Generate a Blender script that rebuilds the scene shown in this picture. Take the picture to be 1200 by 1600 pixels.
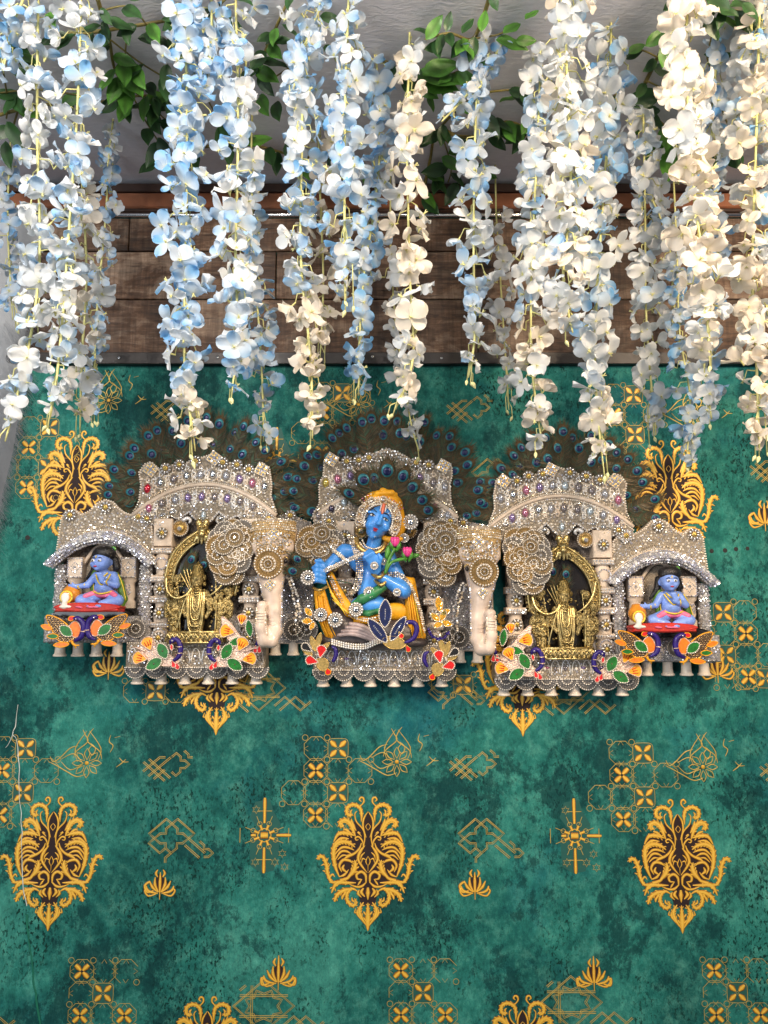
import bpy, math, random
import numpy as np
from mathutils import Vector, Matrix, Euler
from mathutils.geometry import tessellate_polygon
R = math.radians
rnd = random.Random(7)
for o in list(bpy.data.objects): bpy.data.objects.remove(o)
scene = bpy.context.scene
COL = scene.collection

# ---------------------------------------------------------------- camera
F = 1202.0; TH = math.atan(1.027e-4 * F); D = 1.354
CT, ST = math.cos(TH), math.sin(TH)
cam_d = bpy.data.cameras.new('camera'); cam = bpy.data.objects.new('camera', cam_d); COL.objects.link(cam)
cam.location = (0, -D, 0); cam.rotation_euler = (R(90) + TH, 0, 0)
cam_d.sensor_fit = 'VERTICAL'; cam_d.sensor_height = 24; cam_d.lens = 24 * F / 1600
cam_d.clip_start = 0.02; cam_d.clip_end = 60
scene.camera = cam

# ---------------------------------------------------------------- world, lamps, exposure
world = bpy.data.worlds.new('World'); scene.world = world; world.use_nodes = True
bg = world.node_tree.nodes['Background']
bg.inputs[0].default_value = (0.82, 0.88, 1.0, 1); bg.inputs[1].default_value = 0.10
scene.view_settings.view_transform = 'Standard'; scene.view_settings.look = 'None'
scene.view_settings.exposure = -0.12; scene.view_settings.gamma = 1.0
scene.view_settings.use_curve_mapping = False
def area(name, loc, target, sx, sy, power, col):
    l = bpy.data.lights.new(name, 'AREA'); l.shape = 'RECTANGLE'; l.size = sx; l.size_y = sy
    l.energy = power; l.color = col
    o = bpy.data.objects.new(name, l); COL.objects.link(o); o.location = loc
    o.rotation_euler = (Vector(target) - Vector(loc)).to_track_quat('-Z', 'Y').to_euler()
    return o
area('window_daylight', (-1.7, -2.9, -0.25), (0, 0, -0.45), 1.4, 1.0, 24, (0.86, 0.93, 1.0))
area('room_daylight', (1.2, -3.0, -0.7), (0, 0, -0.7), 1.4, 0.8, 10, (0.95, 0.97, 1.0))
area('ceiling_downlight', (0.62, -1.15, 0.72), (0.15, -0.05, 0.0), 0.22, 0.22, 20, (1.0, 0.77, 0.52))
area('ceiling_downlight', (-0.45, -1.15, 0.72), (-0.1, -0.05, -0.05), 0.2, 0.2, 12.0, (1.0, 0.92, 0.82))

for i_, (lx, ly, pw) in enumerate(((-1.15, -1.5, 3.2), (-.75, -2.1, 3.0), (.1, -1.7, 3.4), (.95, -2.0, 3.0), (1.35, -1.35, 3.2))):
    area('added_glint_spot', (lx, ly, .74), (lx*.35, 0, -.15), .05, .05, pw, (1.0, 0.90, 0.78))  # unseen small lamps, added to put more glints on the rhinestones and metal
# ---------------------------------------------------------------- picture-to-place helpers
def ray(px, py):
    u = px - 600.0; v = 800.0 - py
    return u, F * CT - v * ST, F * ST + v * CT
def W(px, py, d=0.0):
    u, y, z = ray(px, py); t = (D - d) / y
    return Vector((u * t, -d, z * t))
def SC(px, py, d=0.0):
    u, y, z = ray(px, py); s = (D - d) / y
    return s, F / y                      # metres per pixel, vertical stretch

# ---------------------------------------------------------------- materials
MATS = {}
def newmat(name):
    m = bpy.data.materials.new(name); m.use_nodes = True; MATS[name] = m
    nt = m.node_tree; b = nt.nodes['Principled BSDF']
    return m, nt, nt.nodes, nt.links, b
def rgb(r, g, b): return (r, g, b, 1.0)
def s2l(r, g, b):
    f = lambda c: ((c/255)/12.92 if c/255 <= .04045 else (((c/255)+.055)/1.055)**2.4)
    return (f(r), f(g), f(b), 1.0)
def mat(name, col, rough=0.5, metal=0.0, var=0.15, vscale=60, bump=0.0, bscale=300, btype='noise', coat=0.0, spec=0.5, sss=0.0):
    m, nt, N, L, b = newmat(name)
    b.inputs['Roughness'].default_value = rough; b.inputs['Metallic'].default_value = metal
    b.inputs['Coat Weight'].default_value = coat; b.inputs['Specular IOR Level'].default_value = spec
    if sss:
        b.inputs['Subsurface Weight'].default_value = sss; b.inputs['Subsurface Radius'].default_value = (.004, .002, .0015)
    tc = N.new('ShaderNodeTexCoord')
    n = N.new('ShaderNodeTexNoise'); n.inputs['Scale'].default_value = vscale; n.inputs['Detail'].default_value = 5
    L.new(tc.outputs['Object'], n.inputs['Vector'])
    r = N.new('ShaderNodeValToRGB')
    r.color_ramp.elements[0].position = .3; r.color_ramp.elements[1].position = .7
    r.color_ramp.elements[0].color = rgb(*[c * (1 - var) for c in col[:3]])
    r.color_ramp.elements[1].color = rgb(*[min(1, c * (1 + var)) for c in col[:3]])
    L.new(n.outputs[0], r.inputs[0]); L.new(r.outputs[0], b.inputs['Base Color'])
    if bump:
        if btype == 'noise':
            t = N.new('ShaderNodeTexNoise'); t.inputs['Scale'].default_value = bscale; t.inputs['Detail'].default_value = 4; out = t.outputs[0]
        else:
            t = N.new('ShaderNodeTexVoronoi'); t.inputs['Scale'].default_value = bscale; out = t.outputs['Distance']
        L.new(tc.outputs['Object'], t.inputs['Vector'])
        bp = N.new('ShaderNodeBump'); bp.inputs['Strength'].default_value = bump; bp.inputs['Distance'].default_value = 0.0015
        bp.invert = (btype != 'noise')
        L.new(out, bp.inputs['Height']); L.new(bp.outputs[0], b.inputs['Normal'])
    return m

mat('cream_wood', rgb(.70, .57, .45), .45, 0, .18, 70, .25, 200)
mat('cream_paint', rgb(.70, .56, .46), .38, 0, .26, 38, .35, 110, coat=.2)
mat('ivory', rgb(.76, .66, .55), .4, 0, .1, 80, .15, 200)
mat('lace', rgb(.34, .285, .22), .40, .3, .3, 240, .9, 620, 'vor')
mat('lace_gold', rgb(.58, .39, .17), .36, .5, .3, 240, .9, 620, 'vor')
mat('lace_grey', rgb(.36, .34, .33), .38, .35, .35, 260, .9, 560, 'vor')
mat('rhinestone', rgb(.93, .92, .94), .06, .7, .08, 500)
mat('rhinestone_lilac', rgb(.82, .82, .96), .06, .7, .08, 500)
mat('rhinestone_warm', rgb(.95, .80, .60), .1, .65, .08, 500)
mat('pearl', rgb(.88, .80, .69), .22, .1, .08, 300, coat=.5)
mat('pearl_silver', rgb(.84, .82, .80), .2, .3, .08, 300)
mat('gold_setting', rgb(.62, .42, .14), .33, .8, .25, 300, .3, 400)
mat('brass', rgb(.46, .36, .16), .36, .85, .85, 260, 1.0, 480, 'vor')
mat('brass_plain', rgb(.66, .51, .22), .3, .9, .45, 120, .35, 300)
mat('brass_dark', rgb(.30, .22, .08), .32, .9, .5, 160, .9, 500, 'vor')
mat('mirror', rgb(.80, .82, .84), .04, 1, .04, 100)
for n, c in (('jewel_pink', (.60, .22, .34)), ('jewel_red', (.62, .02, .05)), ('jewel_lilac', (.34, .25, .48)), ('jewel_smoke', (.30, .26, .26)),
             ('jewel_yellow', (.66, .52, .12)), ('jewel_grey', (.50, .50, .54)), ('jewel_dark', (.06, .05, .09)), ('jewel_ice', (.62, .72, .78))):
    mat(n, rgb(*c), .08, .55, .15, 200, coat=.6)
mat('skin_blue', rgb(.06, .28, .76), .36, 0, .30, 45, .14, 220, coat=.2)
mat('skin_lilac_blue', rgb(.19, .31, .74), .42, 0, .26, 55, .12, 260, coat=.1)
mat('skin_violet', rgb(.36, .26, .62), .4, 0, .1, 70)
mat('cloth_orange', rgb(.86, .38, .01), .5, 0, .28, 50, .3, 240)
mat('cloth_green', rgb(.03, .20, .07), .45, 0, .5, 40, .2, 240)
mat('cloth_olive', rgb(.09, .20, .02), .4, 0, .4, 60, .2, 240)
mat('cloth_pink', rgb(.78, .16, .30), .45, 0, .25, 80, .2, 240)
mat('hair_black', rgb(.008, .007, .008), .35, 0, .3, 200, .7, 500)
mat('black_lacquer', rgb(.012, .009, .009), .25, 0, .3, 80, .1, 200, coat=.4)
mat('red_cushion', rgb(.50, .025, .015), .5, 0, .2, 120, .3, 260)
mat('pot_orange', rgb(.70, .26, .025), .3, 0, .25, 80, .2, 200, coat=.4)
mat('butter', rgb(.86, .80, .72), .4, 0, .05, 80, .2, 200)
mat('paint_white', rgb(.82, .82, .82), .3, 0, .03, 80)
mat('paint_yellow', rgb(.80, .58, .05), .35, .2, .1, 80)
mat('lip_red', rgb(.45, .01, .03), .3, 0, .05, 80)
mat('mark_red', rgb(.75, .18, .10), .4, 0, .2, 200)
mat('lotus_pink', rgb(.80, .05, .28), .35, 0, .3, 120, coat=.2)
mat('lotus_green', rgb(.07, .26, .03), .35, 0, .35, 90, coat=.2)
mat('enamel_green', rgb(.01, .15, .015), .38, 0, .35, 160, .15, 300, coat=.08, spec=.35)
mat('enamel_navy', rgb(.025, .012, .16), .38, 0, .25, 160, .15, 300, coat=.08, spec=.35)
mat('enamel_ink', rgb(.008, .016, .075), .38, 0, .3, 160, .15, 300, coat=.08, spec=.35)
mat('enamel_orange', rgb(.86, .19, .012), .38, 0, .22, 200, .15, 300, coat=.08, spec=.35)
mat('enamel_amber', rgb(.86, .38, .015), .38, 0, .18, 200, .15, 300, coat=.08, spec=.35)
mat('enamel_red', rgb(.62, .012, .012), .38, 0, .2, 160, .15, 300, coat=.08, spec=.35)
mat('enamel_black', rgb(.01, .01, .012), .38, 0, .2, 160, .15, 300, coat=.08, spec=.35)
mat('rose_gold', rgb(.74, .54, .44), .40, .45, .2, 160, .6, 420, 'vor')
mat('scale_metal', rgb(.55, .40, .22), .25, .9, .25, 160)
mat('scale_brown', rgb(.10, .055, .035), .4, .1, .3, 160)
mat('feather_bronze', rgb(.070, .042, .012), .5, .25, .5, 160, .4, 500)
mat('feather_barb', rgb(.022, .024, .010), .55, .15, .6, 120)
mat('feather_green', rgb(.018, .075, .034), .5, .2, .6, 120)
mat('feather_teal', rgb(.006, .13, .17), .4, .3, .25, 160)
mat('feather_navy', rgb(.006, .010, .07), .3, .35, .3, 160)
mat('rock', rgb(.07, .055, .055), .4, 0, .6, 50, .6, 90)
mat('rock_pale', rgb(.36, .28, .27), .4, 0, .5, 60, .5, 120)
mat('stem', rgb(.50, .49, .20), .5, 0, .2, 60)
mat('bud', rgb(.60, .60, .30), .5, 0, .2, 60)
mat('vine_stem', rgb(.16, .13, .03), .55, 0, .35, 50, .4, 200)
mat('black_metal', rgb(.020, .018, .019), .38, .5, .4, 30, .2, 120)
mat('chrome', rgb(.70, .70, .71), .16, 1, .08, 20)
mat('copper_wood', rgb(.23, .085, .04), .42, .1, .35, 25, .3, 80)
mat('dark_wood', rgb(.04, .018, .012), .5, 0, .3, 30, .3, 80)
mat('hole_black', rgb(.012, .012, .012), .7, 0, .1, 30)
mat('crack_white', rgb(.55, .62, .58), .7, 0, .2, 60)
mat('crack_green', rgb(.0, .13, .075), .6, 0, .2, 60)

def nodes_wallpaper():
    m, nt, N, L, b = newmat('wallpaper')
    tc = N.new('ShaderNodeTexCoord')
    def noise(scale, detail=8, rough=.6, dist=0, sx=1, sz=1, off=0):
        mp = N.new('ShaderNodeMapping'); mp.inputs['Scale'].default_value = (sx, 1, sz); mp.inputs['Location'].default_value = (off, off * .7, off * 1.3)
        L.new(tc.outputs['Object'], mp.inputs[0])
        n = N.new('ShaderNodeTexNoise'); n.inputs['Scale'].default_value = scale; n.inputs['Detail'].default_value = detail
        n.inputs['Roughness'].default_value = rough; n.inputs['Distortion'].default_value = dist
        L.new(mp.outputs[0], n.inputs['Vector']); return n.outputs[0]
    def ramp(f, stops):
        r = N.new('ShaderNodeValToRGB'); e = r.color_ramp.elements
        e[0].position, e[0].color = stops[0]; e[1].position, e[1].color = stops[-1]
        for p, c in stops[1:-1]:
            q = e.new(p); q.color = c
        L.new(f, r.inputs[0]); return r.outputs[0]
    def mix(f, a, c, typ='MIX'):
        x = N.new('ShaderNodeMix'); x.data_type = 'RGBA'; x.blend_type = typ
        if isinstance(f, float): x.inputs[0].default_value = f
        else: L.new(f, x.inputs[0])
        for i, v in ((6, a), (7, c)):
            if isinstance(v, tuple): x.inputs[i].default_value = v
            else: L.new(v, x.inputs[i])
        return x.outputs[2]
    big = noise(4.6, 12, .70, .12, 1, .8, 2.4)
    base = ramp(big, [(.36, s2l(14, 70, 69)), (.46, s2l(28, 100, 95)), (.54, s2l(46, 130, 119)), (.64, s2l(74, 158, 142))])
    cloud = noise(30, 14, .84, .1, 1, .9, 3.1)
    c2 = ramp(cloud, [(.38, s2l(12, 58, 58)), (.50, s2l(44, 122, 111)), (.62, s2l(102, 178, 158))])
    col = mix(.45, base, c2)
    # teal-blue cast in a few clouds of the print
    bl = ramp(noise(3.1, 6, .6, .1, 1, 1, 9.7), [(.54, rgb(0, 0, 0)), (.68, rgb(.6, .6, .6))])
    col = mix(bl, col, s2l(12, 92, 112))
    # clustered dark flecks
    clus = ramp(noise(8, 10, .72, .1, 1, .8, 5.3), [(.50, rgb(0, 0, 0)), (.60, rgb(1, 1, 1))])
    fl = ramp(noise(210, 4, .6, .2, 1, .6, 1.7), [(.535, rgb(0, 0, 0)), (.575, rgb(1, 1, 1))])
    k = mix(1.0, clus, fl, 'MULTIPLY')
    col = mix(k, col, s2l(16, 52, 46))
    patch = ramp(noise(7, 14, .82, .1, 1, .75, 11.9), [(.52, rgb(0, 0, 0)), (.56, rgb(.76, .76, .76))])
    col = mix(patch, col, s2l(14, 58, 60))
    pale = ramp(noise(9, 14, .84, .1, 1, .8, 17.3), [(.56, rgb(0, 0, 0)), (.62, rgb(.42, .42, .42))])
    col = mix(pale, col, s2l(92, 164, 146))
    mid_ = ramp(noise(85, 8, .8, .1, 1, .7, 21.0), [(.34, rgb(.62, .66, .66)), (.5, rgb(1, 1, 1)), (.64, rgb(1.5, 1.42, 1.4))])
    col = mix(.5, col, mid_, 'MULTIPLY')
    fine = ramp(noise(420, 3, .6, 0, 1, .35, 0), [(.3, rgb(.72, .72, .74)), (.7, rgb(.96, .96, .98))])
    col = mix(1.0, col, fine, 'MULTIPLY')
    L.new(col, b.inputs['Base Color']); b.inputs['Roughness'].default_value = .75
    b.inputs['Specular IOR Level'].default_value = .12
    bp = N.new('ShaderNodeBump'); bp.inputs['Strength'].default_value = .25; bp.inputs['Distance'].default_value = .0008
    L.new(noise(260, 5, .6), bp.inputs['Height'])
    b2 = N.new('ShaderNodeBump'); b2.inputs['Strength'].default_value = .35; b2.inputs['Distance'].default_value = .012   # slack in the paper
    L.new(noise(5, 3, .5, .0, 1, .35, 4.0), b2.inputs['Height']); L.new(bp.outputs[0], b2.inputs['Normal']); L.new(b2.outputs[0], b.inputs['Normal'])
    return m
nodes_wallpaper()

def nodes_gold_print(name, lo, mid, hi, metal=.25):
    m, nt, N, L, b = newmat(name)
    a = N.new('ShaderNodeAttribute'); a.attribute_name = 'c'
    tc = N.new('ShaderNodeTexCoord'); n = N.new('ShaderNodeTexNoise'); n.inputs['Scale'].default_value = 140; n.inputs['Detail'].default_value = 8
    L.new(tc.outputs['Object'], n.inputs['Vector'])
    ad = N.new('ShaderNodeMath'); ad.operation = 'MULTIPLY_ADD'; ad.inputs[1].default_value = 1.5; ad.inputs[2].default_value = -.75
    L.new(n.outputs[0], ad.inputs[0])
    s = N.new('ShaderNodeMath'); s.operation = 'ADD'; L.new(ad.outputs[0], s.inputs[0]); L.new(a.outputs['Fac'], s.inputs[1])
    r = N.new('ShaderNodeValToRGB'); e = r.color_ramp.elements
    e[0].position = .12; e[0].color = lo; e[1].position = .95; e[1].color = hi; q = e.new(.45); q.color = mid
    L.new(s.outputs[0], r.inputs[0]); L.new(r.outputs[0], b.inputs['Base Color'])
    b.inputs['Roughness'].default_value = .42; b.inputs['Metallic'].default_value = metal
    return m
nodes_gold_print('gold_print', s2l(84, 44, 8), s2l(198, 138, 24), s2l(240, 194, 76), .15)
nodes_gold_print('gold_print_dull', s2l(96, 82, 30), s2l(160, 134, 54), s2l(206, 178, 90), .2)
mat('print_brown', rgb(.016, .005, .006), .75, 0, .3, 60)
mat('print_shade', s2l(22, 84, 76), .6, 0, .3, 60)

def nodes_wood():
    m, nt, N, L, b = newmat('plank_wood')
    tc = N.new('ShaderNodeTexCoord'); oi = N.new('ShaderNodeObjectInfo')
    ad = N.new('ShaderNodeVectorMath'); ad.operation = 'MULTIPLY_ADD'
    cx = N.new('ShaderNodeCombineXYZ'); L.new(oi.outputs['Random'], cx.inputs[0]); L.new(oi.outputs['Random'], cx.inputs[2])
    L.new(cx.outputs[0], ad.inputs[0]); ad.inputs[1].default_value = (7, 7, 7); L.new(tc.outputs['Object'], ad.inputs[2])
    def noise(scale, sx, sz, det=8, ro=.65, dist=0.0):
        mp = N.new('ShaderNodeMapping'); mp.inputs['Scale'].default_value = (sx, 1, sz); L.new(ad.outputs[0], mp.inputs[0])
        n = N.new('ShaderNodeTexNoise'); n.inputs['Scale'].default_value = scale; n.inputs['Detail'].default_value = det
        n.inputs['Roughness'].default_value = ro; n.inputs['Distortion'].default_value = dist
        L.new(mp.outputs[0], n.inputs['Vector']); return n.outputs[0]
    def ramp(f, st):
        r = N.new('ShaderNodeValToRGB'); e = r.color_ramp.elements
        e[0].position, e[0].color = st[0]; e[1].position, e[1].color = st[-1]
        for p, c in st[1:-1]: e.new(p).color = c
        L.new(f, r.inputs[0]); return r.outputs[0]
    def mix(f, a, c, typ='MIX'):
        x = N.new('ShaderNodeMix'); x.data_type = 'RGBA'; x.blend_type = typ
        if isinstance(f, float): x.inputs[0].default_value = f
        else: L.new(f, x.inputs[0])
        L.new(a, x.inputs[6]); L.new(c, x.inputs[7]); return x.outputs[2]
    grain = noise(9, 1.0, 9, 10, .7, 1.2)
    c1 = ramp(grain, [(.36, s2l(34, 20, 13)), (.45, s2l(110, 76, 54)), (.54, s2l(146, 112, 88)), (.64, s2l(190, 166, 144))])
    worn = noise(6, 1, 2.2, 8, .7, .5)
    c2 = ramp(worn, [(.42, s2l(46, 27, 17)), (.50, s2l(120, 88, 66)), (.58, s2l(200, 178, 158))])
    c = mix(.5, c1, c2)
    saw = ramp(noise(60, 3, .25, 4, .6), [(.42, rgb(.45, .40, .38)), (.55, rgb(1, 1, 1))])
    c = mix(.65, c, saw, 'MULTIPLY')
    crk = ramp(noise(14, .6, 14, 8, .75, .4), [(.36, rgb(.22, .19, .18)), (.43, rgb(1, 1, 1))])
    c = mix(.85, c, crk, 'MULTIPLY')
    dark = ramp(noise(3.2, 1, 2.0, 6, .7, .3), [(.38, rgb(.42, .38, .36)), (.56, rgb(1, 1, 1))])
    c = mix(.8, c, dark, 'MULTIPLY')
    hs = N.new('ShaderNodeHueSaturation'); hs.inputs['Saturation'].default_value = 1.05; hs.inputs['Value'].default_value = .60; L.new(c, hs.inputs['Color'])
    L.new(hs.outputs[0], b.inputs['Base Color']); b.inputs['Roughness'].default_value = .6
    bp = N.new('ShaderNodeBump'); bp.inputs['Strength'].default_value = .8; bp.inputs['Distance'].default_value = .002
    L.new(grain, bp.inputs['Height']); L.new(bp.outputs[0], b.inputs['Normal'])
nodes_wood()

def nodes_ceiling():
    m, nt, N, L, b = newmat('ceiling_plaster')
    tc = N.new('ShaderNodeTexCoord'); mp = N.new('ShaderNodeMapping'); mp.inputs['Scale'].default_value = (.45, 1.2, 1)
    L.new(tc.outputs['Object'], mp.inputs[0])
    n = N.new('ShaderNodeTexNoise'); n.inputs['Scale'].default_value = 130; n.inputs['Detail'].default_value = 5; n.inputs['Distortion'].default_value = 1.2
    L.new(mp.outputs[0], n.inputs['Vector'])
    r = N.new('ShaderNodeValToRGB'); r.color_ramp.elements[0].color = rgb(.56, .55, .60); r.color_ramp.elements[1].color = rgb(.74, .72, .77)
    L.new(n.outputs[0], r.inputs[0]); L.new(r.outputs[0], b.inputs['Base Color']); b.inputs['Roughness'].default_value = .45
    bp = N.new('ShaderNodeBump'); bp.inputs['Strength'].default_value = .45; bp.inputs['Distance'].default_value = .0022
    L.new(n.outputs[0], bp.inputs['Height']); L.new(bp.outputs[0], b.inputs['Normal'])
nodes_ceiling()

def nodes_petal(name, white, blue, trans=.38):
    m, nt, N, L, b = newmat(name)
    N.remove(b); out = N['Material Output']
    a = N.new('ShaderNodeAttribute'); a.attribute_name = 'c'
    sep = N.new('ShaderNodeSeparateColor'); L.new(a.outputs['Color'], sep.inputs[0])
    mx = N.new('ShaderNodeMix'); mx.data_type = 'RGBA'; L.new(sep.outputs[0], mx.inputs[0]); mx.inputs[6].default_value = white; mx.inputs[7].default_value = blue
    m2 = N.new('ShaderNodeMix'); m2.data_type = 'RGBA'; L.new(sep.outputs[1], m2.inputs[0]); L.new(mx.outputs[2], m2.inputs[6]); m2.inputs[7].default_value = rgb(.74, .70, .30)
    # veins that run out along each petal
    w = N.new('ShaderNodeTexWave'); w.inputs['Scale'].default_value = 2.6; w.inputs['Distortion'].default_value = 2.0; w.bands_direction = 'X'
    uv = N.new('ShaderNodeUVMap'); uv.uv_map = 'uv'; L.new(uv.outputs[0], w.inputs['Vector'])
    bp = N.new('ShaderNodeBump'); bp.inputs['Strength'].default_value = .3; bp.inputs['Distance'].default_value = .0012; L.new(w.outputs[0], bp.inputs['Height'])
    d = N.new('ShaderNodeBsdfPrincipled'); d.inputs['Roughness'].default_value = .55; d.inputs['Specular IOR Level'].default_value = .3
    L.new(m2.outputs[2], d.inputs['Base Color']); L.new(bp.outputs[0], d.inputs['Normal'])
    t = N.new('ShaderNodeBsdfTranslucent'); L.new(m2.outputs[2], t.inputs[0])
    ms = N.new('ShaderNodeMixShader'); ms.inputs[0].default_value = trans
    L.new(d.outputs[0], ms.inputs[1]); L.new(t.outputs[0], ms.inputs[2]); L.new(ms.outputs[0], out.inputs[0])
nodes_petal('petal_blue', rgb(.82, .84, .86), rgb(.22, .50, .84), .42)
nodes_petal('petal_cream', rgb(.84, .78, .70), rgb(.80, .74, .64))

def nodes_leaf(name, c0, c1):
    m, nt, N, L, b = newmat(name)
    a = N.new('ShaderNodeAttribute'); a.attribute_name = 'c'
    tc = N.new('ShaderNodeTexCoord'); n = N.new('ShaderNodeTexNoise'); n.inputs['Scale'].default_value = 40; L.new(tc.outputs['Object'], n.inputs['Vector'])
    mx = N.new('ShaderNodeMix'); mx.data_type = 'RGBA'; L.new(n.outputs[0], mx.inputs[0]); mx.inputs[6].default_value = c0; mx.inputs[7].default_value = c1
    m2 = N.new('ShaderNodeMix'); m2.data_type = 'RGBA'; L.new(a.outputs['Fac'], m2.inputs[0]); L.new(mx.outputs[2], m2.inputs[6]); m2.inputs[7].default_value = rgb(c1[0]*.45, c1[1]*.45, c1[2]*.45)
    L.new(m2.outputs[2], b.inputs['Base Color']); b.inputs['Roughness'].default_value = .42
    b.inputs['Subsurface Weight'].default_value = .0
nodes_leaf('leaf_dark', rgb(.012, .045, .012), rgb(.03, .10, .022))
nodes_leaf('leaf_bright', rgb(.04, .15, .015), rgb(.10, .27, .035))
def nodes_fur():
    m, nt, N, L, b = newmat('fur'); b.inputs['Base Color'].default_value = rgb(.36, .38, .41); b.inputs['Roughness'].default_value = .7
nodes_fur()

# ---------------------------------------------------------------- mesh builder
# author space: x right (photo pixels), y down (photo pixels), h out of the wall
def catmull(pts, n=6, closed=False):
    P = [Vector(p) for p in pts]; out = []
    m = len(P)
    rng = range(m if closed else m - 1)
    for i in rng:
        if closed: a, b, c, d = P[(i-1) % m], P[i], P[(i+1) % m], P[(i+2) % m]
        else: a, b, c, d = P[max(i-1, 0)], P[i], P[i+1], P[min(i+2, m-1)]
        for k in range(n):
            t = k / n
            out.append(.5 * ((2*b) + (c - a)*t + (2*a - 5*b + 4*c - d)*t*t + (3*b - a - 3*c + d)*t*t*t))
    if not closed: out.append(P[-1].copy())
    return out
def resample(path, step):
    out = [path[0].copy()]; acc = 0.0
    for a, b in zip(path, path[1:]):
        l = (b - a).length
        if l < 1e-9: continue
        pos = step - acc
        while pos <= l:
            out.append(a.lerp(b, pos / l)); pos += step
        acc = (acc + l) % step if True else 0
        acc = l - (pos - step)
    return out
def inside(p, poly):
    x, y = p; c = False; j = len(poly) - 1
    for i in range(len(poly)):
        xi, yi = poly[i][0], poly[i][1]; xj, yj = poly[j][0], poly[j][1]
        if (yi > y) != (yj > y) and x < (xj - xi) * (y - yi) / (yj - yi) + xi: c = not c
        j = i
    return c

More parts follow.
